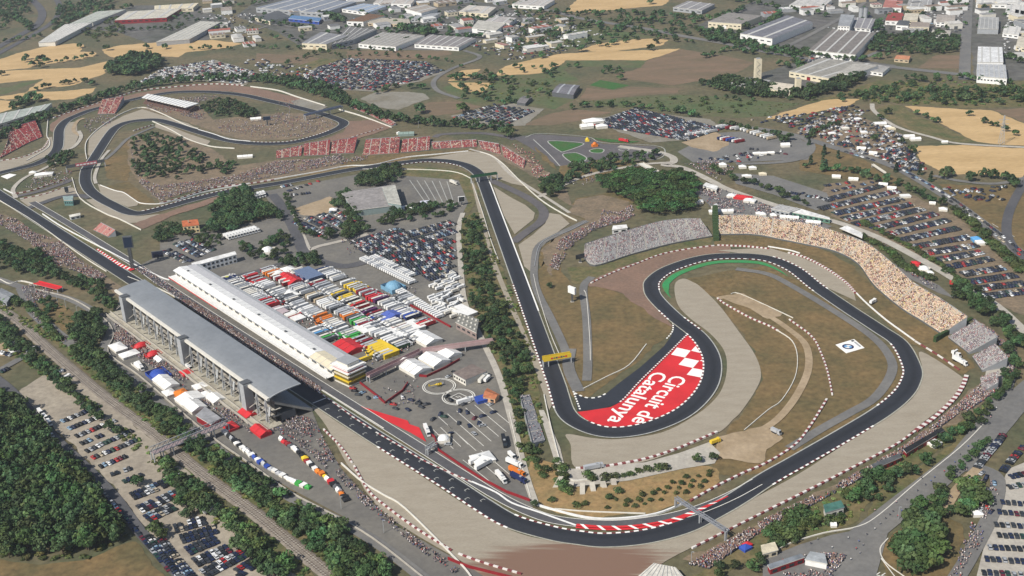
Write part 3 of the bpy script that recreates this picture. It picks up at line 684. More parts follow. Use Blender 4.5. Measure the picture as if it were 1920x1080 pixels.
for i, (p, q) in enumerate(zip(P, Pn)):
    s = 3.0 if i % 2 else -3.0; d = Vector((q.y, -q.x, 0)); c = p + q * s
    mb.box((c.x, c.y, Z_MARK), (.5, 2.8, .02), M_LINEDIM, math.atan2(d.y, d.x)); 
    for e in (-1.4, 1.4):
        cc = c + q * e + d * .9; mb.box((cc.x, cc.y, Z_MARK), (1.4, .35, .02), M_LINEDIM, math.atan2(d.y, d.x))
tag(mb.build('grid_slots'), kind='structure')
# helicopter pads
def ring(mb, c, r, w, m, z, n=48):
    for i in range(n):
        a, b = 2 * math.pi * i / n, 2 * math.pi * (i + 1) / n
        mb.face([(c.x + rr * math.cos(t), c.y + rr * math.sin(t), z) for rr, t in ((r, a), (r, b), (r + w, b), (r + w, a))], m)
for cx, cy in ((823.5, 726), (860, 746)):
    c = G(cx, cy); r = (G(cx + 31.5, cy) - c).length; mb = MB()
    ring(mb, c, r - .8, .8, M_LINE, Z_MARK); ring(mb, c, r * .83, .6, M_LINE, Z_MARK)
    if cx > 840:
        for s in (-1, 1):
            mb.box((c.x + s * 1.1, c.y, Z_MARK), (.6, 3.2, .02), M_LINE, .75)
        for k in range(4):
            a = .75 + k * math.pi / 2; mb.box((c.x + 4.2 * math.cos(a), c.y + 4.2 * math.sin(a), Z_MARK), (.6, 8.4, .02), M_LINE, a)
    tag(mb.build('helipad_marking'), kind='structure')
# car park lines on the big open lots
def lot_lines(name, rows, m=M_LINEDIM, w=.35):
    mb = MB()
    for a, b in rows:
        p, q = G(*a), G(*b); d = q - p; mb.box(((p.x + q.x) / 2, (p.y + q.y) / 2, Z_PAVE + .08), (d.length, w, .02), m, math.atan2(d.y, d.x))
    tag(mb.build(name), kind='structure')
lot_lines('parking_lines', [((768 + 14 * i, 338 + .5 * i), (806 + 9 * i, 392 - 2 * i)) for i in range(6)], w=.8)
lot_lines('parking_lines', [((822 + 17 * i, 782 - 5.5 * i), (893 + 14 * i, 846 - 9 * i)) for i in range(6)] + [((812 + 14 * i, 806 - 4 * i), (850 + 14 * i, 842 - 4 * i)) for i in range(3)] + [((868, 863), (920, 905)), ((885, 853), (940, 900)), ((902, 845), (955, 890))], M_LINE, .4)
lot_lines('road_lines', [((1690 - 31 * i, 950 + 25 * i), (1682 - 31 * i, 956 + 25 * i)) for i in range(-6, 4)] + [((1585, 1070), (1655, 1010)), ((1585, 1070), (1680, 1085)), ((1655, 1010), (1650, 1045)), ((1650, 1045), (1680, 1085))] + [((1590 + 7 * i, 1066 - 6 * i), (1597 + 7 * i, 1071 - 6 * i)) for i in range(9)] + [((1600 + 10 * i, 1074 + 1.5 * i), (1610 + 10 * i, 1068 + 1.5 * i)) for i in range(6)], M_LINE, .6)
lot_lines('road_lines', [((900 - 0 + 0, 0), (900, 0.1))] + [((1680 + 30 * i, 315 + 17.5 * i), (1692 + 30 * i, 322 + 17.5 * i)) for i in range(8)], M_LINE, .5)
# railway
RP = smooth(gp('-20,560 0,577 33,600 75,640 108,670 200,747 287,811 332,849 375,885 480,964 555,1027 620,1080 660,1112'), 5)
mb = MB(); A1, A2 = offset(RP, 5.0), offset(RP, 3.6); B1, B2 = offset(RP, -5.0), offset(RP, -3.6)
for X, Y, za, zb in ((A1, A2, .05, .5), (A2, B2, .5, .5), (B2, B1, .5, .05)): strip_mesh(mb, X, Y, M_BALLAST, za, zb)
rb = tag(mb.build('railway_bed'), kind='structure')
for c_ in (2.0, -2.0):
    for r_ in (.75, -.75):
        mb = MB(); a, b = offset(RP, c_ + r_ + .12), offset(RP, c_ + r_ - .12); strip_mesh(mb, a, b, M_RUST, .72); strip_mesh(mb, a, a, M_RUST, .5, .72); strip_mesh(mb, b, b, M_RUST, .5, .72)
        o = mb.build('rail', rb)
mb = MB()
for p, q in zip(resample(RP, 2.4), normals(resample(RP, 2.4))):
    for c_ in (2.0, -2.0): mb.box((p.x + q.x * c_, p.y + q.y * c_, .53), (.6, 2.5, .16), M_CONC, math.atan2(q.y, q.x) - math.pi / 2)
o = mb.build('sleeper', rb); o['kind'] = 'stuff'
# ================================================================== STRUCTURES
class Frame:
    """local axes: u along, v to the left of u, z up"""
    def __init__(s, a, b): s.O = Vector((a.x, a.y, 0)); d = b - a; d.z = 0; s.L = d.length; s.U = d.normalized(); s.V = Vector((-s.U.y, s.U.x, 0)); s.a = math.atan2(s.U.y, s.U.x)
    def __call__(s, u, v, z=0): return s.O + s.U * u + s.V * v + Vector((0, 0, z))

# ---------------------------------------------------------------- roofed main grandstand beside the straight
def main_stand():
    f = Frame(G(221, 542, 24), G(506, 744, 24)); L = f.L; W = 24.5
    r = empty('grandstand', f.O, 'long main grandstand with curved grey metal roof on steel pillars beside the start straight', 'grandstand')
    roofm = mat('roof_metal', (.30, .31, .315), rough=0.36, scale=.05, col2=(.265, .275, .28), fine=0.25, var=0.08, spec=0.5, metal=0.3)
    prof = [(-1.2, 21.2), (-1.9, 22.0), (-1.6, 22.8), (-.6, 23.5), (1.4, 24.2), (4, 24.75), (8, 25.25), (13, 25.6), (19, 25.75), (W, 25.6)]
    n = 26
    mb = MB()
    for i in range(n):
        u0, u1 = L * i / n, L * (i + 1) / n - .05
        for (v0, z0), (v1, z1) in zip(prof[:-1], prof[1:]):
            mb.face((f(u0, v0, z0), f(u1, v0, z0), f(u1, v1, z1), f(u0, v1, z1)), roofm)
            mb.face((f(u0, v0, z0 - .5), f(u1, v0, z0 - .5), f(u1, v1, z1 - .5), f(u0, v1, z1 - .5)), M_STEEL)
        mb.face((f(u1, W, 25.6), f(u1 + .12, W, 25.6), f(u1 + .12, 0, 24.1), f(u1, 0, 24.1)), M_STEEL)
    mb.face((f(0, W, 25.6), f(L, W, 25.6), f(L, W, 24.7), f(0, W, 24.7)), flat('white'))
    part(mb, 'roof', r)
    mb = MB(); mb.bar(f(-1, -1.9, 22.9), f(L + 1, -1.9, 22.9), 2.0, flat('offwhite'), 1.9); part(mb, 'roof_edge', r)
    mb = MB()
    for (v0, z0), (v1, z1) in zip(prof[:-1], prof[1:]): mb.bar(f(L + .4, v0, z0 - .3), f(L + .4, v1, z1 - .3), .8, M_STEEL, .7)
    part(mb, 'roof_end_beam', r)
    us = [f.U.dot(G(x, y, 24) - f.O) for x, y in ((236, 556), (350, 632), (468, 716))]
    for u in us:
        mb = MB(); P = [f(u - 3.4, -6.4), f(u + 3.4, -6.4), f(u + 3.0, .6), f(u - 3.0, .6)]; mb.prism([(p.x, p.y) for p in P], 0, 24.6, M_STEEL)
        mb.box(f(u, -2.9, 25.0), (6.0, 6.6, .9), flat('dgrey'), f.a); part(mb, 'pillar', r)
    ter = flat('offwhite')
    mb = MB()                                                     # raked seating seen under the roof's near end
    rows = 26
    for k in range(rows):
        v0, v1 = 3 + k * 1.1, 3 + (k + 1) * 1.1; z = 19.0 - k * .66
        mb.face((f(0, v0, z), f(L, v0, z), f(L, v1, z), f(0, v1, z)), M_SEATG); mb.face((f(0, v1, z), f(L, v1, z), f(L, v1, z - .66), f(0, v1, z - .66)), M_CONC)
    mb.face((f(0, 3, 19), f(0, 3, 17), f(0, 31.6, 0), f(0, 31.6, 2)), M_CONC); mb.face((f(L, 3, 19), f(L, 3, 17), f(L, 31.6, 0), f(L, 31.6, 2)), M_CONC)
    mb.face((f(0, 3, 17), f(L, 3, 17), f(L, 31.6, 0), f(0, 31.6, 0)), M_CONC); mb.face((f(0, 3, 19), f(L, 3, 19), f(L, 3, 16.6), f(0, 3, 16.6)), flat('dgrey'))
    part(mb, 'seating_tier', r)
    mb = MB(); mb.prism([tuple(p)[:2] for p in (f(-6, -12), f(L + 4, -12), f(L + 4, 5), f(-6, 5))], 0, 2.2, M_CONC, mat('deck_concrete', (.40, .37, .29), scale=.15, col2=(.27, .25, .20), fine=.6, var=.25)); part(mb, 'deck', r)
    for o_, nm in ((-13.3, 'parapet_wall'), (-8.5, 'inner_wall')):
        mb = MB(); mb.bar(f(-8, o_ + 1, 2.6), f(L + 6, o_ + 1, 2.6), .5, M_CONC, 2.0 if o_ < -10 else 1.6); part(mb, nm, r)
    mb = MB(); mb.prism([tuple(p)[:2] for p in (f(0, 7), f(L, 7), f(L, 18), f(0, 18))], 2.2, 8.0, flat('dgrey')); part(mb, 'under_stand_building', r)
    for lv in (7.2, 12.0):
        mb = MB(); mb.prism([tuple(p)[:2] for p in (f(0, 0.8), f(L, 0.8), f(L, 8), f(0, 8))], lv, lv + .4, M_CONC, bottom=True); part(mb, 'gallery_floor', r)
    mb = MB(); mb.prism([tuple(p)[:2] for p in (f(1, 3), f(L - 1, 3), f(L - 1, 4), f(1, 4))], 2.2, 17, flat('black')); part(mb, 'painted_shade_backing', r)  # black slab added behind the struts; paints in the shade of the openings
    k = 0; u = 8.0
    while u < L - 4:
        if min(abs(u - q) for q in us) > 5.5:
            for du, z0, z1 in ((0, 2.2, 21.8), (3.4, 9.5, 20.8), (-3.4, 9.5, 20.8), (2.6, 2.2, 9.0), (-2.6, 2.2, 9.0)):
                mb = MB(); mb.bar(f(u + (du if z0 > 5 else 0 if du == 0 else du), -1.6 if du else -2.0, z0), f(u + (0 if z0 > 5 else du * .2), -1.2, z1), .5 if du else .7, M_STEEL, .5 if du else .7); part(mb, 'strut', r)
            mb = MB(); mb.box(f(u + 5.0, -1.6, 12.5), (2.0, .6, 8.0), flat((.46, .47, .46)), f.a, tilt=Matrix.Rotation(f.a, 3, 'Z') @ Matrix.Rotation(.3, 3, 'Y')); (part(mb, 'stair_panel', r) if int(u / 13.2) % 2 else None)
            mb = MB()
            for z0 in (2.2, 7.4): mb.bar(f(u - 6, -5, z0), f(u - 1, -1, z0 + 5), 1.2, M_CONC, .4)
            part(mb, 'staircase', r)
        u += 13.2
    return f
FS = main_stand()

# ---------------------------------------------------------------- pit building with race control tower
def pit_building():
    f = Frame(G(325, 506, 10), G(622, 694, 10)); L = f.L; W = 17.0
    r = empty('pit_building', f.O, 'long white roofed pit building with garages along the pit lane', 'pit building')
    wh = flat('white')
    mb = MB(); mb.prism([tuple(p)[:2] for p in (f(0, 1.5), f(L, 1.5), f(L, W + 8), f(0, W + 8))], 0, 8.8, flat('offwhite'), flat('grey')); part(mb, 'wall', r)
    mb = MB(); n = 34
    for i in range(n):
        u0, u1 = L * i / n, L * (i + 1) / n - .35
        m = wh if i < n - 4 else flat('cream')
        mb.face((f(u0, -.5, 9.6), f(u1, -.5, 9.6), f(u1, 6, 11.4), f(u0, 6, 11.4)), m); mb.face((f(u0, 6, 11.4), f(u1, 6, 11.4), f(u1, W * .78, 10.2), f(u0, W * .78, 10.2)), m)
        mb.face((f(u1, -.5, 9.57), f(u1 + .35, -.5, 9.57), f(u1 + .35, 6, 11.35), f(u1, 6, 11.35)), flat('silver')); mb.face((f(u1, 6, 11.35), f(u1 + .35, 6, 11.35), f(u1 + .35, W * .78, 10.17), f(u1, W * .78, 10.17)), flat('silver'))
    mb.face((f(0, -.5, 9.6), f(L, -.5, 9.6), f(L, -.5, 8.9), f(0, -.5, 8.9)), flat('grey')); mb.face((f(0, -.5, 9.6), f(0, 6, 11.4), f(0, W * .78, 10.2), f(0, W * .78, 8.8), f(0, -.5, 8.8)), wh)
    part(mb, 'roof', r)
    mb = MB(); mb.prism([tuple(p)[:2] for p in (f(0, W * .78 + .1), f(L, W * .78 + .1), f(L, W + 4), f(0, W + 4))], 8.85, 10.0, flat('grey'), mat('grey_felt_roof', (.40, .40, .41), fine=.3, var=.1)); part(mb, 'rear_roof', r)
    for i in range(6):
        mb = MB(); mb.box(f(L * (i + .35) / 6.2, 7.5, 11.5), (2.0, 1.6, 1.0), flat('dgrey'), f.a); part(mb, 'roof_hatch', r)
    mb = MB(); mb.prism([tuple(p)[:2] for p in (f(0, -5.5), f(L, -5.5), f(L, 1.4), f(0, 1.4))], 4.3, 4.8, flat('offwhite'), wh, True); part(mb, 'terrace', r)
    mb = MB(); mb.bar(f(0, -5.4, 5.3), f(L, -5.4, 5.3), .25, wh, 1.0); part(mb, 'terrace_rail', r)
    for i in range(24):
        mb = MB(); mb.box(f(L * (i + .5) / 24, 1.38, 6.6), (6.4, .2, 2.6), M_GLASS, f.a); part(mb, 'window', r)
        mb = MB(); mb.box(f(L * (i + .5) / 24, 1.38, 2.0), (7.6, .2, 3.6), flat('dgrey') if i % 5 else flat('dred'), f.a); part(mb, 'garage_door', r)
    mb = MB(); mb.bar(f(0, -5.55, 3.9), f(L * .35, -5.55, 3.9), .2, M_RED, .7); part(mb, 'red_banner', r)
    # race control tower
    c0, c1, c2 = G(625, 713), G(655, 727), G(687, 712)
    q = [c0, c1, c2, c0 + c2 - c1]
    t = empty('control_tower', (c0 + c2) / 2, 'stepped yellow glass race control tower at the pit building end', 'tower')
    def ringpoly(o): 
        c = (c0 + c2) / 2; return [tuple(c + (p - c) * o)[:2] for p in q]
    z = 0.0
    for i, (h, o, m, nm) in enumerate(((1.2, 1.0, 'offwhite', 'plinth'), (2.6, .94, None, 'window_band'), (1.0, 1.04, 'yellow', 'floor_band'), (2.6, .94, None, 'window_band'), (1.0, 1.04, 'cream', 'floor_band'), (2.4, .94, None, 'window_band'), (.8, 1.12, 'white', 'balcony'), (2.4, .90, 'red', 'terrace_level'), (.7, 1.0, 'white', 'balcony'), (2.4, .66, 'offwhite', 'top_level'), (.5, .72, 'grey', 'roof'))):
        mb = MB(); mb.prism(ringpoly(o), z, z + h, flat(m) if m else mat('amber_glass', (.16, .12, .02), rough=.2, spec=.6), bottom=True); part(mb, nm, t); z += h
    for k in range(4):
        a, b = Vector((*ringpoly(1.1)[k], 0)), Vector((*ringpoly(1.1)[(k + 1) % 4], 0)); mb = MB(); mb.bar(a + Vector((0, 0, 14)), b + Vector((0, 0, 14)), .2, flat('white'), .9); part(mb, 'railing', t)
    return f
FP = pit_building()

# ---------------------------------------------------------------- open stands of stepped rows
PAL = {
 'cream': [(.74, .54, .38)] * 5 + [(.76, .64, .48), (.72, .50, .40), (.76, .66, .52), (.70, .58, .24), (.06, .03, .035), (.05, .035, .035), (.09, .05, .05), (.45, .16, .14), (.74, .70, .64), (.13, .11, .13)],
 'red': [(.36, .035, .05)] * 4 + [(.42, .08, .08), (.68, .50, .36), (.72, .62, .48), (.70, .58, .44), (.42, .30, .24), (.06, .04, .05), (.08, .05, .06), (.12, .05, .06), (.7, .66, .62)],
 'mix': [(.30, .25, .23), (.45, .40, .37), (.03, .03, .04), (.05, .06, .10), (.62, .60, .58), (.03, .04, .06), (.10, .10, .12), (.14, .12, .14), (.65, .6, .56), (.35, .05, .05), (.10, .12, .25), (.42, .30, .24), (.25, .2, .2), (.06, .06, .07)],
 'grey': [(.33, .31, .32), (.42, .40, .41), (.24, .21, .23), (.12, .10, .12), (.52, .47, .46), (.38, .20, .20), (.20, .17, .22), (.6, .58, .56)],
}
CROWD = []         # (polygon px or callable, number, palette)
def open_stand(name, label, front, back, z0, z1, rows, m, crowd, pal, group=None, sm=True, wall=True):
    A = resample(smooth(gp(front, z0), 5) if sm else gp(front, z0), .5); B = resample(smooth(gp(back, z1), 5) if sm else gp(back, z1), .5)
    n = max(8, int((A[0] - A[-1]).length / 6) + 4)
    A = [A[int(i * (len(A) - 1) / n)] for i in range(n + 1)]; B = [B[int(i * (len(B) - 1) / n)] for i in range(n + 1)]
    r = empty(name, A[0] * .5 + B[-1] * .5, label, 'grandstand', group); r.location.z = 0
    mb = MB(); rz = (z1 - z0) / rows
    def P(i, t, z): p = A[i].lerp(B[i], t); return (p.x, p.y, z)
    for k in range(rows):
        t0, t1 = k / rows, (k + 1) / rows; z = z0 + rz * k
        for i in range(n):
            mb.face((P(i, t0, z + rz), P(i + 1, t0, z + rz), P(i + 1, t1, z + rz), P(i, t1, z + rz)), m)
            mb.face((P(i, t0, z), P(i + 1, t0, z), P(i + 1, t0, z + rz), P(i, t0, z + rz)), M_CONC)
    o = part(mb, 'seat_row', r); o['kind'] = 'stuff'
    mb = MB()
    for i in range(n):
        mb.face((P(i, 1, 0), P(i + 1, 1, 0), P(i + 1, 1, z1 + 1.0), P(i, 1, z1 + 1.0)), flat('grey')); mb.face((P(i, 0, 0), P(i + 1, 0, 0), P(i + 1, 0, z0), P(i, 0, z0)), flat('dgrey'))
    for i in (0, n):
        mb.face((P(i, 0, 0), P(i, 1, 0), P(i, 1, z1), P(i, 0, z0)), flat('grey'))
    part(mb, 'stand_wall', r)
    mb = MB()
    for i in range(2, n, max(3, n // 7)):
        for k in range(rows):
            t0, t1 = k / rows, (k + 1) / rows; z = z0 + rz * (k + 1) + .03
            a, b = Vector(P(i, t0, z)), Vector(P(i, t1, z)); d = (A[min(i + 1, n)] - A[i]).normalized() * .55; d.z = 0
            mb.face((a - d, a + d, b + d, b - d), M_CONC)
    part(mb, 'stairway', r)
    step = max(3, n // 7); got = 0; tries = 0
    while got < int(crowd) and tries < crowd * 4:
        tries += 1
        i = R.random() * n; k = R.randrange(rows); t = (k + R.uniform(.25, .8)) / rows; j = int(i); fr = i - j
        if abs((i - 2) / step - round((i - 2) / step)) * step * 6 < 1.0: continue
        p = A[j].lerp(A[j + 1], fr).lerp(B[j].lerp(B[j + 1], fr), t); q = mnoise.noise(Vector((p.x * .09, p.y * .09, 3)))
        if q < -.28 and R.random() < .75: continue
        got += 1; L_ = PAL[pal]; fq, pr = (.07, .72) if pal == 'red' else (.16, .42); c = L_[int((mnoise.noise(Vector((p.x * fq, p.y * fq, 9))) * 1.3 + .5) * len(L_)) % len(L_)] if R.random() < pr else R.choice(L_)
        CROWD.append((p.x, p.y, z0 + rz * (k + 1), c))
    return r
open_stand('grandstand', 'long curved grandstand full of cream and pink spectators above the stadium corner', '1348,439 1413,439 1463,448 1513,458 1565,470 1608,493 1640,535 1690,577 1727,600 1767,626', '1348,405 1400,404 1463,412 1530,424 1580,440 1625,457 1668,490 1712,530 1765,562 1814,595', 1.5, 13, 34, mat('cream_seating', (.50, .40, .29), fine=.6, var=.2), 10500, 'cream')
open_stand('grandstand', 'grey seated grandstand left of the cream stadium stand, below the pine wood', '1094,482 1116,497 1185,476 1260,456 1336,442', '1097,458 1150,441 1225,419 1270,412 1314,411', 1.5, 11, 26, M_SEATG, 2500, 'grey')
open_stand('grandstand', 'grey grandstand block touching the end of the cream stadium stand', '1778,632 1817,662', '1830,602 1870,632', 1.2, 9, 20, M_SEATG, 700, 'grey', sm=False)
open_stand('grandstand', 'angled grey grandstand block between two smaller blocks above the gravel trap', '1823,668 1842,695', '1866,646 1890,672', 1.2, 8, 18, M_SEATG, 420, 'grey', sm=False)
open_stand('grandstand', 'smallest grey grandstand block, last before the trackside road', '1838,708 1842,736', '1872,697 1872,718', 1.2, 6, 14, M_SEATG, 280, 'grey', sm=False)
RG = 'red grandstands along the campsa corner'
for lab, fr, bk, z1, n in (
  ('red and white grandstand block at the left end of the red row', '518,297 565,292', '518,283 567,273', 6, 260), ('red grandstand block second from the left end of the red row', '570,292 617,290', '570,270 620,262', 7, 330),
  ('narrow red grandstand block third from the left end of the red row', '620,288 664,287', '623,265 670,257', 8, 340), ('widest red and cream grandstand block of the red row', '680,291 748,287', '686,262 750,257', 9, 760),
  ('bright red grandstand block beside the kart track', '752,286 805,281', '755,262 807,256', 8, 560), ('low red and white grandstand with cream frames behind the gravel trap', '813,279 895,275', '809,267 893,262', 4, 380),
  ('small red terrace bending round the outside of the gravel trap', '903,279 940,290', '897,264 935,270', 4, 200), ('red and white terrace stepping down beside the white tents', '945,294 982,316', '940,272 985,300', 5, 260)):
    open_stand('grandstand', lab, fr, bk, .6, z1 * .55, 12, mat('red_seating', (.24, .035, .035), fine=.5, var=.3), n, 'red', 'grandstands in a row beside the kart track', sm=False)
open_stand('grandstand', 'square red grandstand inside the far left corner of the track', '183,214 216,213', '192,187 232,181', 1, 9, 14, mat('red_seating', (.4, .05, .05)), 520, 'red', sm=False)
open_stand('grandstand', 'large red grandstand at the left edge outside the far corner', '0,296 52,268 80,256', '14,268 20,240 66,226', 1, 6, 16, mat('red_seating', (.4, .05, .05)), 900, 'red', sm=False)
open_stand('grandstand', 'small empty red grandstand behind the white wall of the main straight', '175,431 203,444', '189,418 216,432', 1, 6.5, 12, mat('red_seat_empty', (.42, .05, .05)), 10, 'red', sm=False)
open_stand('grandstand', 'long low red terrace running beside the far white wall', '656,201 690,214 734,236', '668,196 700,208 742,231', .5, 3, 5, mat('red_seating', (.4, .05, .05)), 350, 'red', sm=False)
open_stand('grandstand', 'narrow grey grandstand against the trees beside the back straight', '993,740 1022,826', '975,742 998,832', .5, 5, 10, mat('grey_bench', (.24, .24, .25), fine=.5, var=.2), 60, 'grey', sm=False)

for lab, p0, p1, w_ in (('dark green hedge wall at the left end of the cream grandstand', (1340, 402), (1343, 452), 5.5), ('dark green hedge dividing the cream and grey grandstands', (1752, 642), (1822, 598), 2.6)):
    a, b = G(*p0, 0), G(*p1, 0); f = Frame(a, b); n = 12; mb = MB()
    for k in range(n):
        z = (10 if w_ > 5 else 5) * (1 - .75 * k / n); mb.box(f(f.L * (k + .5) / n, 0, z / 2), (f.L / n * 1.02, w_ * (1 if k % 2 else .93), z), mat('hedge_leaves', (.045, .075, .022), scale=.5, col2=(.02, .045, .015), fine=1.5, var=.4, bump=.3), f.a)
    o = mb.build('hedge', None, tuple(f.O)); tag(o, lab, 'hedge')
# roofed stand inside the far loop
def loop_stand():
    q = gp('266,183 318,191 349,202 373,194 320,173 277,176', 9)
    r = empty('grandstand', (q[2].x, q[2].y, 0), 'far grandstand under a ribbed white roof inside the top loop', 'grandstand')
    a, b, c, d = q[0], q[2], q[3], q[5]
    n = 14
    for i in range(n):
        t0, t1 = i / n, (i + .82) / n; mb = MB()
        p = [a.lerp(b, t0), a.lerp(b, t1), d.lerp(c, t1), d.lerp(c, t0)]
        mb.prism([tuple(x)[:2] for x in p], 8.6, 9.3, flat('white'), bottom=True); part(mb, 'roof_panel', r)
    mb = MB()
    for i in range(8):
        t = i / 7; x, y = a.lerp(b, t), d.lerp(c, t); mb.bar((x.x, x.y, 8.7), (y.x, y.y, 8.7), .5, M_STEEL, .5); mb.bar((y.x, y.y, 0), (y.x, y.y, 8.7), .6, M_STEEL)
    o = part(mb, 'roof_frame', r)
    mb = MB()
    for k in range(10):
        t0, t1 = k / 10, (k + 1) / 10; z = 1 + .6 * k
        p = [a.lerp(d, t0), b.lerp(c, t0), b.lerp(c, t1), a.lerp(d, t1)]; mb.prism([tuple(x)[:2] for x in p], 0, z * .8, mat('brown_bench', (.12, .07, .055), fine=.5, var=.3))
    part(mb, 'seating_tier', r)
loop_stand()

# ---------------------------------------------------------------- walls, tyre barriers, fences
def wall(path, h, t, m, label, cat='barrier', name='barrier_wall', sm=True, z=0):
    P = smooth(gp(path), 4) if sm else gp(path)
    mb = MB(); A, B = offset(P, t / 2), offset(P, -t / 2)
    strip_mesh(mb, A, A, m, z, z + h); strip_mesh(mb, B, B, m, z, z + h); strip_mesh(mb, A, B, m, z + h)
    o = mb.build(name, None, (P[0].x, P[0].y, 0)); return tag(o, label, cat)
WH, OW, GW = flat('white'), flat('offwhite'), flat('grey')
for path, h, t, m, lab in (
 ('7,355 25,364', 1.2, 1.5, WH, 'short white wall across the track at the far left corner of the straight'),
 ('80,402 120,428 200,470 242,492 300,520 318,526', 1.3, 1.4, WH, 'white wall along the right side of the main straight'),
 ('-20,366 0,377 70,420 150,478 200,510', 1.2, .8, OW, 'pale wall along the left side of the main straight'),
 ('240,520 317,551 400,603 480,655 560,705 640,755 720,805', 1.1, 1.0, OW, 'long pit wall between the pit lane and the start straight'),
 ('135,334 150,372 195,400 225,412 265,432', 1.3, 1.2, OW, 'pale wall beside the gravel strip of the inner bend'),
 ('188,348 215,358 232,362 250,374 265,382 300,383 330,376', 1.2, 1.0, WH, 'white wall curving round the gravel of the inner bend'),
 ('330,378 380,362 440,350 520,336 600,322 650,312 700,310 760,296 820,290 878,284', 1.4, 1.2, WH, 'long white wall in front of the red grandstands'),
 ('900,286 920,292 942,307 960,325 985,350 1020,380 1060,404 1082,415', 1.3, 1.2, OW, 'pale wall round the outside of the gravel behind the footbridge'),
 ('680,318 760,318 845,322 880,334 886,345 905,400 920,450 935,490', 1.2, .9, OW, 'pale wall along the left side of the back straight'),
 ('1100,415 1085,425 1060,437 1042,441 1012,460 1002,500', 1.1, .8, GW, 'grey wall along the service road by the second gravel trap'),
 ('1000,515 1008,550 1030,620 1050,668', .9, .6, OW, 'thin pale rail between the back straight and its service road'),
 ('1095,545 1100,560 1106,640 1107,677', .9, .8, OW, 'pale wall of the straight infield service road'),
 ('1093,730 1140,706 1180,685 1212,646', .9, 1.0, OW, 'low pale wall inside the old hairpin'),
 ('1440,463 1480,470 1500,476', 1.2, 1.3, WH, 'white wall at the start of the stadium corner gravel'),
 ('1600,545 1625,570 1660,600 1690,622 1715,640', 1.3, 1.2, WH, 'white wall between the stadium corner and the last grandstands'),
 ('1457,620 1485,640 1495,670 1490,710 1465,752 1440,770 1395,808', 1.0, .8, OW, 'pale wall curving round the infield dirt path'),
 ('1370,552 1385,551 1440,575 1487,597', .9, .7, OW, 'thin pale rail above the infield dirt path'),
 ('1000,945 1030,955 1100,972 1160,974 1230,965 1285,944', 1.4, 1.6, WH, 'thick white wall along the pit entry lane'),
 ('885,905 930,925 960,945 1010,962 1080,987', 1.2, 1.6, WH, 'thick white wall between pit lane and start straight near the last corner'),
 ('1020,742 1030,790 1040,830 1048,860 1058,890 1075,903 1110,900', 1.6, 1.0, OW, 'pale wall under the narrow grandstand of the back straight'),
 ('640,870 680,905 720,930 760,955 860,1055 885,1085', 1.4, 1.2, OW, 'pale wall beside the spectators at the bottom edge'),
 ('70,545 130,560 175,585 205,608 213,632 203,655 212,672 260,705 330,765 400,823 470,872 545,925 620,965 700,1012 800,1090', 1.8, 1.0, M_CONC, 'concrete wall round the market area behind the main grandstand'),
 ('-20,520 0,525 18,533 40,528 70,535', 1.4, 1.0, OW, 'pale wall at the entrance gate near the left edge'),
 ('1440,1042 1480,1020 1545,1000 1610,988 1650,965 1720,905 1800,840 1850,790', .8, .9, OW, 'pale kerb wall along the wide road at the bottom right'),
 ('1665,1010 1650,1030 1660,1055 1700,1085', .6, .9, OW, 'curved kerb wall round the tree island at the bottom right'),
 ('955,775 975,860 995,935', 1.0, .8, OW, 'pale wall between helicopter car park and green bank'),
 ('1210,964 1100,960 1040,955', 1, .8, OW, 'grey rail at the foot of the olive grove')):
    wall(path, h * .9, t * .62, m, lab)

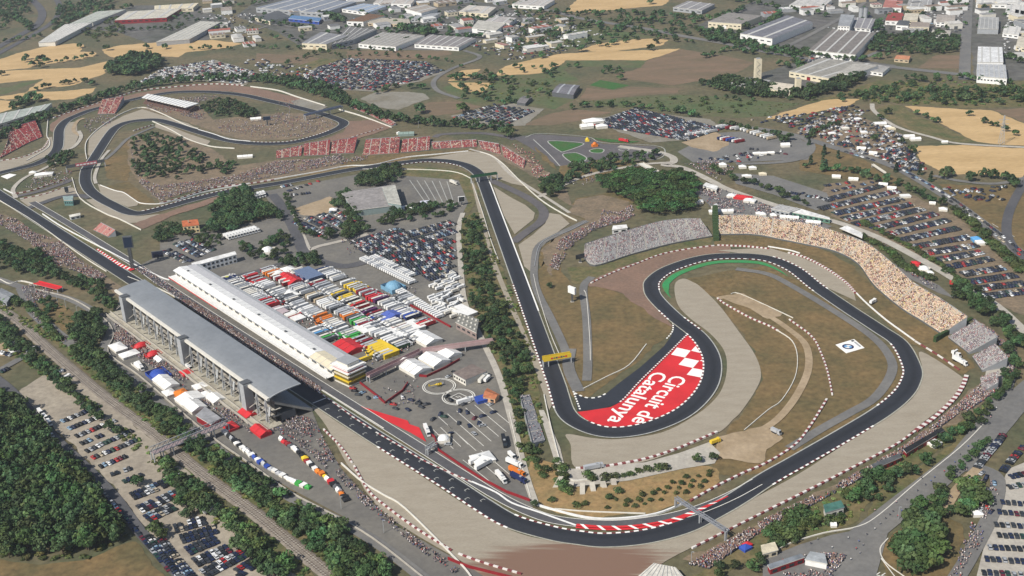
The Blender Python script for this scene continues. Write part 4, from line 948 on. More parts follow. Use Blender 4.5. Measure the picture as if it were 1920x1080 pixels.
def tyre_wall(path, label, w=1.6, h=1.3, step=5.2, ma=None, mb_=None, name='tyre_barrier'):
    P = resample(smooth(gp(path), 6), .5)
    r = empty(name, (P[0].x, P[0].y, 0), label, 'tyre barrier')
    mb = MB(); blocks(mb, P, step, .52, w * .66, h * .9, ma or mat('tyre_white', (.62, .58, .54), fine=.8, var=.2), mb_ or mat('tyre_dark', (.19, .05, .05), fine=.8, var=.4), 0.02)
    o = part(mb, 'tyre_block', r); o['kind'] = 'stuff'
for path, lab, w, h, st in (
 ('1108,532 1150,512 1190,497 1240,478 1290,468 1345,461', 'white block tyre barrier along the brown gravel of the stadium corner', 2.0, 1.3, 6),
 ('1345,461 1400,463 1445,468', 'dense white tyre barrier at the top of the stadium corner', 2.2, 1.4, 4),
 ('1478,475 1510,484 1550,505 1585,530 1605,552', 'white tyre barrier curving down past the cream grandstand', 3.0, 1.4, 4.2),
 ('1716,641 1760,668 1806,700', 'dark and white tyre barrier along the top of the big gravel trap', 1.6, 1.2, 13),
 ('1812,706 1805,725 1790,748 1755,782 1716,810', 'red and white tyre barrier at the right end of the big gravel trap', 4.6, 1.5, 6),
 ('1716,810 1675,838 1580,888 1485,936 1440,958', 'red and white tyre barrier below the spectators of the lower right straight', 2.2, 1.4, 6.5),
 ('1440,958 1400,978 1360,998 1292,1032', 'white tyre barrier from the gantry foot towards the bottom edge', 1.8, 1.3, 6.5),
 ('1345,560 1360,571 1405,596 1440,611 1460,622', 'short tyre barrier at the head of the infield dirt path', 1.8, 1.2, 5),
 ('1480,600 1522,632 1540,665 1552,700 1561,745', 'tyre barrier bending through the middle of the infield grass', 1.6, 1.2, 5.5),
 ('1550,750 1537,772 1515,806 1490,836 1440,868 1390,890 1340,915 1292,942', 'red and white tyre barrier from the infield down to the pit entry', 2.2, 1.4, 6),
 ('1080,880 1135,876 1210,862 1272,842 1348,810', 'red and white tyre barrier behind the hairpin gravel trap', 2.6, 1.5, 5.5),
 ('607,806 640,840 662,872', 'tyre barrier at the head of the lower left gravel trap', 1.6, 1.2, 5), ('664,875 690,920 720,948 780,992 852,1037', 'pale and red tyre barrier along the lower left gravel trap', 1.8, 1.3, 5.2),
 ('860,1040 910,1058 985,1080', 'dark and white tyre barrier at the bottom edge', 1.8, 1.3, 6),
 ('705,812 750,838 800,868 888,907', 'red and white blocks along the pit wall by the starting grid', 1.6, 1.0, 6.2), ('560,712 610,745 660,782 700,808', 'pink and white blocks along the pit wall by the grandstand shadow', 1.4, 1.0, 7),
 ('22,365 60,358 100,344 133,333', 'white block barrier along the upper edge of the far link road', 1.8, 1.2, 8), ('38,374 80,366 110,356 137,349', 'white block barrier along the lower edge of the far link road', 1.8, 1.2, 8),
 ('300,382 340,372 400,353 460,346 520,337', 'white block barrier on the wall below the spectator bank', 1.4, 1.5, 8), ('0,302 40,296 80,280 92,262', 'white block barrier outside the far left corner', 1.8, 1.2, 7),
 ('100,222 150,205 210,186 260,171 330,163 400,158 460,161', 'pink and white barrier along the outside of the top loop', 2.0, 1.3, 9), ('250,246 270,240 290,234', 'short white barrier above the wooded infield', 1.5, 1.2, 6),
 ('660,258 700,246 720,240', 'white barrier in front of the first red grandstands', 1.4, 1.2, 7)):
    tyre_wall(path, lab, w, h, st)
wall('470,163 520,170 556,182 610,199', 1.5, 1.4, OW, 'pale wall outside the far end of the top loop'); wall('636,206 680,219 735,240', 1.4, 1.3, OW, 'pale wall beyond the blue footbridge')
wall('163,300 160,280 165,262 190,238 230,213 266,202 300,212 350,236 372,242', 1.2, 1.0, OW, 'pale wall round the second far gravel trap'); wall('90,225 88,255 92,262 90,278 50,302', 1.2, 1.0, OW, 'pale wall beside the large red grandstand at the left edge')
wall('286,228 320,244 353,262 395,275 440,279', 1.2, 1.0, OW, 'pale wall under the wooded infield of the top loop'); wall('372,244 400,252 430,262 470,266', 1.2, 1.0, WH, 'white wall on the inside of the top loop')
RW = flat('dred')
for path, lab in (('765,572 800,590 845,615', 'long dark red hoarding beside the white motorhomes'), ('675,720 705,743 722,758', 'red hoarding in front of the race control tower'), ('722,758 755,735 765,720', 'red hoarding beside the parked scooters'),
                  ('780,706 800,708 835,692 862,676', 'red hoarding under the white hospitality tents'), ('800,812 815,822 822,846 860,872 905,901 950,925 994,941', 'dark red fence along the paddock side of the pit lane'), ('840,1050 880,1066 960,1086', 'dark red hoarding at the bottom edge beside the gravel'),
                  ('430,517 475,530 520,502', 'white and red fence at the paddock entrance')):
    wall(path, 2.2, .5, RW if 'white and' not in lab else OW, lab, 'hoarding', 'hoarding', False)

# ---------------------------------------------------------------- bridges, gantries, screens
def bridge(name, label, a, b, za, w, h, m, post, cat='footbridge', truss=False, face=None, cover=None):
    A, B = G(*a, za), G(*b, za); f = Frame(A, B); r = empty(name, (A.x, A.y, 0), label, cat)
    mb = MB(); mb.prism([tuple(p)[:2] for p in (f(0, -w / 2), f(f.L, -w / 2), f(f.L, w / 2), f(0, w / 2))], za - .4, za, M_CONC, cover or m, True); part(mb, 'deck', r)
    for s in (-1, 1):
        if truss:
            n = int(f.L / 4)
            mb = MB(); mb.bar(f(0, s * w / 2, za + h), f(f.L, s * w / 2, za + h), .4, m); mb.bar(f(0, s * w / 2, za), f(f.L, s * w / 2, za), .4, m); part(mb, 'chord', r)
            for i in range(n):
                u0, u1 = f.L * i / n, f.L * (i + 1) / n; mb = MB(); mb.bar(f(u0, s * w / 2, za), f(u1, s * w / 2, za + h), .3, m); mb.bar(f(u0, s * w / 2, za), f(u0, s * w / 2, za + h), .25, m); part(mb, 'brace', r)
        else:
            mb = MB(); mb.bar(f(0, s * w / 2, za + h / 2), f(f.L, s * w / 2, za + h / 2), .3, (face if (s < 0 and face) else m), h); part(mb, 'side_panel', r)
    for t in post:
        for s in (-1, 1):
            mb = MB(); p = f(f.L * t, s * (w / 2 - .3)); mb.bar((p.x, p.y, 0), (p.x, p.y, za), .7, M_STEEL); part(mb, 'post', r)
    return f, r, za, h
fb, rb_, za, h = bridge('advert_bridge', 'yellow banner bridge across the back straight', (1018, 677), (1070, 668), 5.5, 3.0, 3.6, flat('yellow'), (0, .18, 1), 'bridge', cover=flat('dgrey'))
mb = MB()
for i in range(7): mb.box(fb(fb.L * (.3 + .085 * i), -1.68, za + 1.8), (1.5, .1, .9 if i % 2 else 1.4), flat('dgrey') if i % 3 else M_RED, fb.a)
part(mb, 'banner_print', rb_)
bridge('footbridge', 'dark green footbridge over the start of the back straight', (883, 333), (932, 326), 7, 3.0, 2.2, flat('dgreen'), (0, .3, .75, 1))
bridge('footbridge', 'blue grey footbridge over the far loop', (571, 217), (641, 200), 7, 4.2, 2.0, flat((.19, .22, .29)), (0, .33, .66, 1), cover=flat((.27, .28, .33)))
bridge('advert_bridge', 'red and white banner bridge over the inner bend at the left', (124, 315), (196, 303), 6, 2.6, 2.8, flat('dgrey'), (0, .35, .75, 1), 'bridge')
bb_, rr_, za, h = bridge('advert_bridge', 'short pink lettered hoarding hung on the inner bend bridge', (142, 312), (182, 306), 6.2, 3.2, 3.0, flat((.45, .10, .12)), (), 'banner')
mb = MB()
for i in range(6): mb.box(bb_(bb_.L * (.1 + .16 * i), -1.8, za + 1.6), (3.0, .1, 1.5), flat('white'), bb_.a)
part(mb, 'banner_print', rr_)
bridge('truss_footbridge', 'long grey truss footbridge over the railway at the lower left', (285, 850), (425, 793), 7, 5.0, 3.6, M_STEEL, (0, .12, .25, .5, .8, 1), truss=True, cover=mat('bridge_deck', (.26, .2, .2)))
bridge('covered_walkway', 'long pink roofed raised walkway across the paddock', (690, 707), (790, 660), 4.5, 4.0, 2.6, flat((.36, .24, .24)), (0, .3, .6, 1), truss=False, cover=flat((.50, .38, .36)))
bridge('covered_walkway', 'far half of the raised walkway reaching the green bank', (790, 660), (925, 641), 4.5, 4.0, 2.6, flat((.40, .28, .27)), (0, .3, .6, 1), cover=flat((.55, .43, .41)))
fb, rb_, za, h = bridge('gantry', 'slim steel gantry over the pit entry and last straight', (1267, 935), (1361, 996), 6.5, 1.8, 1.5, flat((.20, .21, .23)), (0, .5, 1), 'gantry', truss=True)
bridge('gantry', 'small grey footbridge over the pit lane by the last grandstand', (800, 843), (817, 832), 4.5, 2.4, 1.8, M_STEEL, (0, 1), 'gantry', truss=True)
bridge('entrance_gate', 'red and white entrance gate roof at the upper left of the market', (68, 530), (112, 541), 4.0, 6, 1.0, M_RED, (0, .5, 1), 'gate', cover=flat('red'))
bridge('road_bridge', 'concrete road bridge beside the kart track', (1200, 306), (1230, 322), 3.0, 8, 1.0, M_CONC, (0, 1), 'bridge', cover=flat('offwhite'))
bridge('road_bridge', 'pale flyover parapet beside the traffic road', (1636, 309), (1660, 325), 3.0, 2, 1.4, flat('offwhite'), (0, 1), 'bridge')

def screen(label, base, h, w, sh, face, m=M_GLASS, depth=1.2, mastw=1.2, box='dgrey'):
    p = G(*base); r = empty('video_screen', p, label, 'screen', rz=0)
    mb = MB()
    for dx in (-mastw / 2, mastw / 2):
        for dy in (-mastw / 2, mastw / 2): mb.bar(p + Vector((dx, dy, 0)), p + Vector((dx, dy, h - sh)), .3, flat('dgrey'))
    for k in range(int((h - sh) / 2)):
        mb.bar(p + Vector((-mastw / 2, -mastw / 2, 2 * k)), p + Vector((mastw / 2, -mastw / 2, 2 * k + 2)), .2, flat('dgrey')); mb.bar(p + Vector((-mastw / 2, mastw / 2, 2 * k)), p + Vector((-mastw / 2, -mastw / 2, 2 * k + 2)), .2, flat('dgrey'))
    mb.box(p + Vector((0, 0, (h - sh) / 2)), (mastw * .8, mastw * .8, h - sh), flat('dgrey'))
    part(mb, 'mast', r)
    mb = MB(); mb.box(p + Vector((0, 0, h - sh / 2)), (w, depth, sh), flat(box), face); part(mb, 'housing', r)
    d = Vector((math.sin(face), -math.cos(face), 0)) * (depth / 2 + .08)
    mb = MB(); mb.box(p + d + Vector((0, 0, h - sh / 2)), (w * .88, .1, sh * .86), m, face); part(mb, 'display', r)
    mb = MB(); mb.box(p + Vector((0, 0, .25)), (3, 3, .5), M_CONC); part(mb, 'base', r)
screen('dark video screen on a tall lattice mast beside the main straight', (249, 504), 33, 8.5, 11.5, .1, mat('blue_display', (.006, .016, .04), rough=.7), 2.5, 2.6)
screen('low wide dark video screen behind the pit exit', (297, 487), 9, 11, 6.5, .25, mat('navy_display', (.008, .012, .035), rough=.7))
screen('black video screen with white edge beside the coach park', (866, 385), 10, 7, 6, .2, box='white'); screen('white backed video screen on the infield by the back straight', (1073, 566), 14, 8, 6, 2.3, box='white', depth=2)
screen('thin black video screen beside the far link road', (126, 363), 8, 4, 6, .1); screen('black video screen at the near corner of the grey grandstand', (1088, 492), 8, 9, 4, .5, box='black')
screen('dark blue video screen in the middle of the far loop', (502, 236), 13, 10, 5, .1, mat('blue_display', (.02, .05, .12)))
screen('small white backed screen on the spectator bank above the gravel', (1790, 668), 5, 6, 3, .7, box='white')

# ---------------------------------------------------------------- buildings
def building(label, quad, h, wallc='cream', roofc='grey', wins=0, strips=0, door=None, name='warehouse', cat='warehouse', ridge=0.0, wrow=1, eave=.5, win_h=1.6, group=None, quad_z=None):
    q = gp(quad, h if quad_z is None else quad_z); q = [Vector((p.x, p.y, 0)) for p in q]
    c = sum(q, Vector()) / 4; r = empty(name, c, label, cat, group)
    wm, rm = flat(wallc), (roofc if not isinstance(roofc, (str, tuple)) else mat('roof_' + (roofc if isinstance(roofc, str) else '_'.join('%02d' % int(v * 99) for v in roofc)), C[roofc] if isinstance(roofc, str) else roofc, scale=.08, var=.25, fine=.3))
    mb = MB(); mb.prism([tuple(p)[:2] for p in q], 0, h, wm); part(mb, 'wall', r)
    o = [c + (p - c) * (1 + eave / max(3.0, (p - c).length)) for p in q]
    mb = MB()
    if ridge:
        m0, m1 = (o[0] + o[3]) / 2, (o[1] + o[2]) / 2; z = h + .05; Z = Vector((0, 0, z)); T = Vector((0, 0, z + ridge))
        mb.face((o[0] + Z, o[1] + Z, m1 + T, m0 + T), rm); mb.face((m0 + T, m1 + T, o[2] + Z, o[3] + Z), rm); mb.face((o[0] + Z, m0 + T, o[3] + Z), wm); mb.face((o[1] + Z, o[2] + Z, m1 + T), wm)
    else: mb.prism([tuple(p)[:2] for p in o], h + .05, h + .55, flat('offwhite') if wallc != 'offwhite' else flat('grey'), rm, True)
    roof = part(mb, 'roof', r)
    for i in range(strips):
        t = (i + .5) / strips; hw = .085 / strips; mb = MB()
        a, b = o[0].lerp(o[1], t - hw), o[0].lerp(o[1], t + hw); d_, e = o[3].lerp(o[2], t - hw), o[3].lerp(o[2], t + hw)
        if ridge:
            m0, m1 = (a + d_) / 2, (b + e) / 2; Z = Vector((0, 0, h + .18)); T = Vector((0, 0, h + ridge + .18)); mb.face((a + Z, b + Z, m1 + T, m0 + T), flat('grey')); mb.face((m0 + T, m1 + T, e + Z, d_ + Z), flat('silver'))
        else: mb.prism([tuple(p)[:2] for p in (a, b, e, d_)], h + .55, h + .85, flat((.46, .45, .42)))
        mb.build('skylight', roof, tuple(r.location))
    f = Frame(q[0], q[1])
    for k in range(wrow):
        for i in range(wins):
            zc = h * (k + .55) / wrow; mb = MB(); mb.box(f(f.L * (i + .5) / wins, -.06, zc), (f.L / wins * .55, .18, min(win_h, h / wrow * .5)), M_GLASS, f.a); part(mb, 'window', r)
    if door:
        mb = MB(); mb.box(f(f.L * .5, -.08, h * .28), (min(6, f.L * .3), .22, h * .5), flat(door), f.a); part(mb, 'door', r)
    return r, f, q
BLD = [
 ('long pale striped factory roof nearest the top left motorway', '72,80 103,79 172,43 122,46', 7, 'offwhite', (.62, .60, .55), 0, 7), ('pale green roofed factory extending the striped one uphill', '128,46 174,42 236,18 182,22', 7, 'offwhite', (.40, .42, .36), 6, 3),
 ('beige roofed warehouse with dark red wall stripe at the top left', '215,38 312,33 340,16 240,22', 8, 'dred', (.52, .49, .41), 9, 3), ('cream warehouse with long bright roof at the top edge', '290,18 362,15 372,6 290,11', 7, 'cream', 'cream', 6, 4),
 ('pale grey roofed warehouse slanting down to the stubble field', '293,79 355,74 413,42 376,40', 7, 'grey', (.48, .46, .40), 0, 5), ('pale green roofed shed at the left edge by the tree belt', '-10,236 82,207 97,194 0,214', 6, 'offwhite', (.36, .39, .35), 5, 4),
 ('huge blue grey factory roof at the top edge', '480,15 605,25 668,4 560,-6', 9, 'grey', (.21, .23, .27), 12, 5), ('small cream warehouse in front of the huge blue grey factory', '478,33 506,40 542,30 522,20', 7, 'cream', 'dgrey', 5, 0, 'dgrey'),
 ('low blue shed beside the dark trees at the top', '541,35 598,41 603,34 548,29', 5, 'blue', (.10, .20, .36), 6, 0), ('white warehouse with three dark doors near the top', '650,40 681,41 722,30 692,26', 8, 'white', 'brown', 3, 0, 'black'),
 ('long beige industrial row with many small doors', '690,43 770,46 766,36 702,33', 6, 'tan', (.40, .36, .29), 10, 0), ('tall white windowless hall at the top centre', '759,16 790,25 820,16 796,8', 11, 'white', (.34, .30, .26), 0, 2),
 ('white workshop with a row of dark openings at the top centre', '771,36 815,31 827,24 782,28', 6, 'white', 'grey', 7, 0), ('big cream hall with dark roof above the dry field', '566,81 612,83 652,68 602,60', 10, 'cream', (.22, .22, .23), 4, 2, 'tan'),
 ('dark ribbed roof hall behind the big cream hall', '622,84 664,74 706,56 652,50', 8, 'grey', (.17, .165, .16), 4, 5), ('white hall with striped roof above the dry field', '672,82 742,88 796,67 716,61', 7, 'white', (.32, .30, .27), 8, 8),
 ('white walled hall with dark roof above the dry field', '777,83 860,89 892,72 806,65', 6, 'white', (.24, .22, .215), 8, 6), ('white office hall with long window band near the top', '885,53 930,58 947,45 897,38', 8, 'white', (.45, .43, .38), 1, 0),
 ('pale blue roofed workshop near the top centre', '641,17 690,24 724,12 682,7', 6, 'white', (.30, .36, .45), 5, 3), ('cream warehouse in front of dark trees at the top right', '1328,41 1390,45 1428,30 1366,24', 10, 'cream', (.24, .22, .20), 8, 0, 'white'),
 ('large white warehouse with dark grey roof at the top right', '1388,63 1448,73 1524,42 1476,29', 11, 'white', (.17, .17, .19), 5, 2, 'grey'), ('white warehouse with ribbed grey brown roof at the top right', '1517,94 1604,103 1642,62 1562,55', 10, 'white', (.20, .18, .165), 8, 4),
 ('four storey white office block at the top right', '1571,49 1593,50 1602,29 1577,27', 17, 'white', 'grey', 4, 0), ('grey roofed hall beside the white office block', '1596,52 1632,55 1642,36 1602,33', 7, 'white', (.25, .24, .25), 4, 3),
 ('dark red roofed hall in the right industrial estate', '1660,39 1690,40 1693,25 1666,24', 7, 'white', (.30, .06, .05), 3, 0), ('white hall below the dark red roof', '1680,47 1703,49 1706,40 1686,38', 8, 'white', 'dgrey', 2, 0), ('pale brown roofed row building in the right industrial estate', '1705,51 1742,51 1743,43 1709,41', 7, 'cream', (.30, .25, .21), 5, 0),
 ('bright cream hall behind the pale brown row', '1693,38 1720,38 1723,26 1697,25', 8, 'cream', (.55, .50, .40), 3, 0), ('white villa like office left of the straight avenue', '1755,41 1790,43 1791,29 1757,27', 8, 'white', (.36, .32, .28), 4, 0), ('low white shop under the trees left of the straight avenue', '1746,64 1780,67 1783,58 1749,56', 5, 'white', (.44, .41, .36), 5, 0),
 ('grey fronted hall right of the straight avenue', '1833,54 1872,55 1873,33 1836,32', 8, 'grey', (.34, .34, .33), 0, 5), ('bright white factory roof right of the straight avenue', '1833,117 1881,117 1879,89 1834,88', 10, 'white', (.66, .66, .65), 6, 3), ('grey ribbed factory roof with arched white front right of the avenue', '1832,143 1888,148 1885,122 1832,121', 9, 'white', (.42, .43, .44), 9, 6),
 ('long olive roofed factory in front of the right estate', '1480,134 1554,147 1646,122 1540,109', 8, 'cream', (.30, .285, .25), 7, 3, 'dred'), ('white side hall of the olive roofed factory', '1571,137 1599,140 1646,124 1602,119', 9, 'white', (.38, .36, .32), 2, 0), ('low white wing right of the olive roofed factory', '1627,133 1655,137 1668,126 1640,121', 5, 'white', (.34, .33, .31), 3, 0),
 ('low cream factory block beside the zigzag tower', '1356,160 1430,166 1444,151 1392,146', 6, 'cream', (.36, .35, .34), 7, 0), ('cream stepped factory block beside the second tower', '1440,166 1481,172 1488,159 1450,154', 9, 'cream', (.62, .55, .44), 4, 0),
 ('dark roofed farm shed among the green fields', '1035,173 1075,178 1087,160 1050,157', 6, 'dgrey', (.16, .155, .17), 0, 2), ('small dark farm shed left of the larger one', '969,192 985,194 998,183 982,180', 4, 'dgrey', (.18, .17, .17), 0, 0),
 ('terracotta roofed villa in the right hand woods', '1677,110 1704,112 1708,105 1684,103', 5, 'tan', (.50, .22, .12), 3, 0), ('white roofed shed at the right edge among trees', '1902,30 1925,34 1925,22 1904,18', 6, 'white', 'offwhite', 2, 0), ('white roofed sheds row right of the grey fronted hall', '1880,62 1910,66 1915,52 1884,48', 6, 'white', (.60, .58, .54), 3, 2),
 ('cream corner building at the right edge', '1905,86 1935,92 1935,72 1910,68', 7, 'cream', (.55, .50, .40), 3, 0), ('white depot at the top right edge', '1885,24 1920,28 1922,12 1888,8', 6, 'white', (.58, .56, .52), 4, 2), ('grey hall at the top edge left of the avenue', '1700,12 1745,14 1748,0 1705,-2', 7, 'white', (.33, .32, .31), 4, 3), ('red and white workshop at the top edge', '1655,14 1690,15 1693,2 1660,0', 8, 'white', (.40, .16, .13), 3, 0),
 ('white long hall at the top edge right of the avenue', '1830,8 1920,10 1925,-3 1832,-5', 6, 'white', (.62, .60, .55), 8, 4), ('dark long hall at the top edge above the stubble field', '1262,14 1316,20 1340,8 1290,2', 7, 'grey', (.26, .25, .25), 5, 3), ('white roofed hall at the top edge right of the stubble field', '1480,10 1545,12 1560,0 1500,-3', 7, 'white', (.50, .48, .45), 6, 4), ('pale hall at the top left of the olive trees', '960,8 1020,12 1040,0 985,-4', 7, 'white', (.44, .41, .38), 5, 3),
 ('small beige hall with bright roof at the top edge', '860,22 915,26 930,14 880,10', 7, 'cream', (.52, .48, .42), 5, 2), ('white and grey hall behind the motorhome field', '910,40 955,44 968,34 925,30', 7, 'white', (.40, .37, .35), 4, 2), ('long hall with pale roof at the very top', '700,6 770,8 780,-3 712,-5', 7, 'white', (.46, .42, .38), 6, 3),
]
for e in BLD:
    lab, quad, hh, wc, rc, wins, strips = e[:7]
    building(lab, quad, hh, wc, rc, wins, strips, e[7] if len(e) > 7 else None, wrow=4 if 'four storey' in lab else (2 if 'office' in lab else 1), ridge=2.0 if 'villa' in lab or 'farm' in lab else 0)
_cent = [sum(gp(e[1]), Vector()) / 4 for e in BLD]
def sheds(area, poly, n, base):
    P = gp(poly); xs = [p.x for p in P]; ys = [p.y for p in P]; L_ = []; t = 0
    while len(L_) < n and t < 3000:
        t += 1; c = Vector((R.uniform(min(xs), max(xs)), R.uniform(min(ys), max(ys)), 0))
        if inside(c, P) and min((c - q).length for q in _cent) > 36: _cent.append(c); L_.append(c)
    L_.sort(key=lambda c: c.x)
    for i, c in enumerate(L_):
        w, d, a = R.uniform(14, 42), R.uniform(10, 24), base + R.choice([0, 0, math.pi / 2]) + R.uniform(-.1, .1); u = Vector((math.cos(a), math.sin(a), 0)); v = Vector((-u.y, u.x, 0)); h = R.uniform(4.5, 9)
        wc = R.choice(['white', 'white', 'offwhite', 'cream', 'grey', 'tan']); rn, rc = R.choice([('grey', (.27, .265, .26)), ('dark', (.14, .14, .145)), ('pale', (.50, .48, .44)), ('brown', (.24, .18, .14)), ('white', (.60, .59, .56)), ('red', (.32, .11, .08))])
        s4 = [c - u * w / 2 - v * d / 2, c + u * w / 2 - v * d / 2, c + u * w / 2 + v * d / 2, c - u * w / 2 + v * d / 2]; s4 = [to_px0(q + Vector((0, 0, h))) for q in s4]
        building('%s %s-roofed shed, %s from the left %s' % (dict(offwhite='off white').get(wc, wc), rn, ORD[i], area), s4, h, wc, rc, R.choice([0, 0, 3, 4]), R.choice([0, 0, 3]), R.choice([None, None, 'dgrey']), 'shed', 'shed', R.choice([0, 0, 1.6]), group='sheds ' + area)
def to_px0(p):
    d = Vector(p) - Vector((0, 0, H)); w = d.dot(FWD); return 960 + F_PX * d.dot(RGT) / w, 540 + F_PX * d.dot(DWN) / w
sheds('in the top centre estate', '440,34 700,-8 960,-8 955,55 900,70 700,50 520,60', 26, .35); sheds('on the slope of the top middle', '900,70 960,40 1060,40 1100,75 1000,100 920,95', 14, .5); sheds('in the right industrial estate', '1440,30 1600,-8 1800,-8 1800,62 1690,64 1640,20 1540,30', 30, .12); sheds('right of the straight avenue', '1836,-8 1928,-8 1928,115 1895,120 1890,60 1836,30', 18, .1)
sheds('near the top left camp', '360,60 440,40 500,70 470,90 400,72', 8, .3); sheds('along the top left road', '310,-6 470,-6 440,22 390,30', 7, .3)
# farmhouse with red tiled roof inside the circuit
r, f, q = building('yellow farmhouse with red tiled hip roof among trees inside the circuit', '343,425 373,422 369,411 341,414', 8, (.62, .50, .28), (.42, .12, .05), 4, 0, 'brown', 'farmhouse', 'house', ridge=3.0, wrow=2)
mb = MB(); mb.box(f(f.L * .35, f.L * .3, 11.5), (1, 1, 2.2), flat('tan'), f.a); part(mb, 'chimney', r)
building('two storey white office wing beside the white pit roof', '362,500 443,478 440,472 360,494', 8, 'white', 'white', 10, 0, None, 'office_wing', 'building', wrow=2, win_h=2.2)
building('grey green flat roofed media hall with a full roof car park', '665,395 752,384 740,347 640,362', 7, (.20, .25, .24), (.27, .25, .24), 0, 0, None, 'media_hall', 'building'); building('pale raised block on the end of the media hall', '728,380 752,384 741,348 717,352', 10, (.22, .27, .26), (.42, .41, .36), 0, 0, None, 'media_hall', 'building')
building('small brown roofed medical centre beside the helicopter pads', '850,700 873,713 912,697 885,684', 5, 'offwhite', (.20, .16, .14), 5, 0, None, 'medical_centre', 'building'); building('small terracotta roofed hut beside the helicopter pads', '906,744 928,748 936,740 914,728', 4, (.55, .33, .19), (.42, .15, .07), 2, 0, None, 'hut', 'hut', ridge=1.5)
r, f, q = building('olive roofed paddock restaurant block with rows of roof vents', '855,605 893,625 897,600 862,588', 6, (.26, .20, .18), (.22, .215, .19), 4, 0, None, 'restaurant_block', 'building')
for i in range(5):
    for j in range(3):
        mb = MB(); p = q[0].lerp(q[1], (i + .5) / 5).lerp(q[3].lerp(q[2], (i + .5) / 5), (j + .5) / 3); mb.box((p.x, p.y, 7.0), (1.4, 1.4, .9), flat('offwhite')); part(mb, 'roof_vent', r)
building('flat grey roofed shop with red front beside the truss footbridge', '368,780 396,797 413,784 385,764', 5, 'dred', (.28, .28, .29), 0, 0, None, 'merchandise_shop', 'shop')
building('small dark grey pitched roof toilet block at the left edge', '-5,560 12,568 26,552 2,540', 4, 'grey', (.25, .26, .27), 2, 0, None, 'toilet_block', 'building', ridge=1.5)
building('grey hospitality box roofs behind the stadium crowd', '1446,392 1480,399 1500,392 1462,384', 5, 'grey', (.40, .39, .38), 4, 3, None, 'hospitality_box', 'building')
r, f, q = building('long low white hospitality pavilion with pointed end above the stadium', '1476,397 1556,412 1554,408 1500,392', 4, (.10, .2, .15), 'white', 8, 0, None, 'hospitality_pavilion', 'building')
r, f, q = building('white sponsor pavilion lettered on its front above the cream crowd', '1575,429 1616,447 1617,438 1588,424', 4, 'white', 'white', 0, 0, None, 'sponsor_pavilion', 'building')
text_on('sign_lettering', 'ACER', f(f.L * .12, -.3, 1.0), f(f.L * .75, -.3, 1.0), f(f.L * .12, -.3, 3.2), flat('navy'), None, .02, kind=None).parent = r
r.children[-1].matrix_parent_inverse = Matrix.Translation(-r.location)
building('white roofed food stall beside the pine wood', '1318,349 1343,357 1346,350 1324,343', 4, 'offwhite', 'white', 3, 0, None, 'food_stall', 'stall'); building('small pale shed on the infield bank near the grey grandstand', '1148,432 1176,428 1174,422 1150,424', 4, 'white', 'white', 2, 0, None, 'shed', 'shed')
building('white shed with green roof among the spectators at the lower right', '1548,962 1582,952 1576,940 1545,948', 5, 'offwhite', (.06, .16, .13), 3, 0, None, 'food_stall', 'stall'); building('low pale sheds beside the entrance gate at the bottom right', '1430,1040 1458,1032 1452,1018 1428,1024', 4, 'cream', 'cream', 2, 0, None, 'shed', 'shed')
building('white framed translucent greenhouse roof at the bottom edge', '1170,1105 1300,1105 1266,1066 1226,1058', 4, 'grey', 'offwhite', 0, 9, None, 'glass_roof_hall', 'building'); building('dark roofed ticket hall at the bottom right road mouth', '1445,1068 1508,1046 1500,1040 1440,1060', 4, 'dred', (.20, .22, .24), 4, 0, None, 'ticket_hall', 'building')
building('pale grey roof of the gate shop at the bottom right road mouth', '1510,1050 1550,1058 1545,1040 1520,1036', 4, 'white', (.34, .36, .37), 0, 0, None, 'gate_shop', 'building'); building('white sheds pair by the main straight infield', '132,408 150,404 150,400 130,404', 3, 'white', 'offwhite', 2, 0, None, 'shed', 'shed')
building('green glass marshal building at the far link road', '120,376 136,376 137,368 118,369', 6, (.10, .2, .19), (.25, .33, .32), 4, 0, None, 'marshal_building', 'building')
building('long dark bar under awnings behind the lower right spectators', '1640,880 1690,858 1684,852 1634,872', 3.5, 'dred', 'dgrey', 4, 0, None, 'bar', 'stall'); building('long black awning bar nearer the big gravel trap', '1700,850 1770,808 1764,803 1694,843', 3.5, 'dred', 'black', 4, 0, None, 'bar', 'stall')
# towers of the cream factory
def tower(label, base, w, d, h, zig):
    p = G(*base); r = empty('factory_tower', p, label, 'tower'); mb = MB(); mb.box(p + Vector((0, 0, h / 2)), (w, d, h), flat('cream'), .1, flat('tan')); part(mb, 'shaft', r)
    mb = MB(); mb.box(p + Vector((0, 0, h + .5)), (w * .6, d * .6, 1), flat('grey'), .1); part(mb, 'cap', r)
    for k in range(zig):
        mb = MB(); z = h * (.2 + .7 * k / zig); s = 1 if k % 2 else -1; a = p + Vector((-s * w * .25, -d / 2 - .15, z)); b = p + Vector((s * w * .25, -d / 2 - .15, z + h * .7 / zig)); mb.bar(a, b, .5, flat('dgrey'), .3); part(mb, 'stair_flight', r)
tower('tall cream factory tower with a dark zigzag stair', (1420, 149), 9, 8, 30, 5); tower('shorter pale factory tower at the corner of the cream block', (1495, 177), 7, 7, 22, 0)
for x, lab in ((1614, 'left grey silo of a pair in the right industrial estate'), (1622, 'right grey silo of a pair in the right industrial estate')):
    p = G(x, 34); r = empty('silo', p, lab, 'silo', 'silos in the industrial estate'); mb = MB(); mb.cyl(p, 4, 0, 18, flat('grey'), 12); part(mb, 'tank', r); mb = MB(); mb.cyl(p, 4.2, 18, 20, flat('dgrey'), 12, .6); part(mb, 'cap', r)
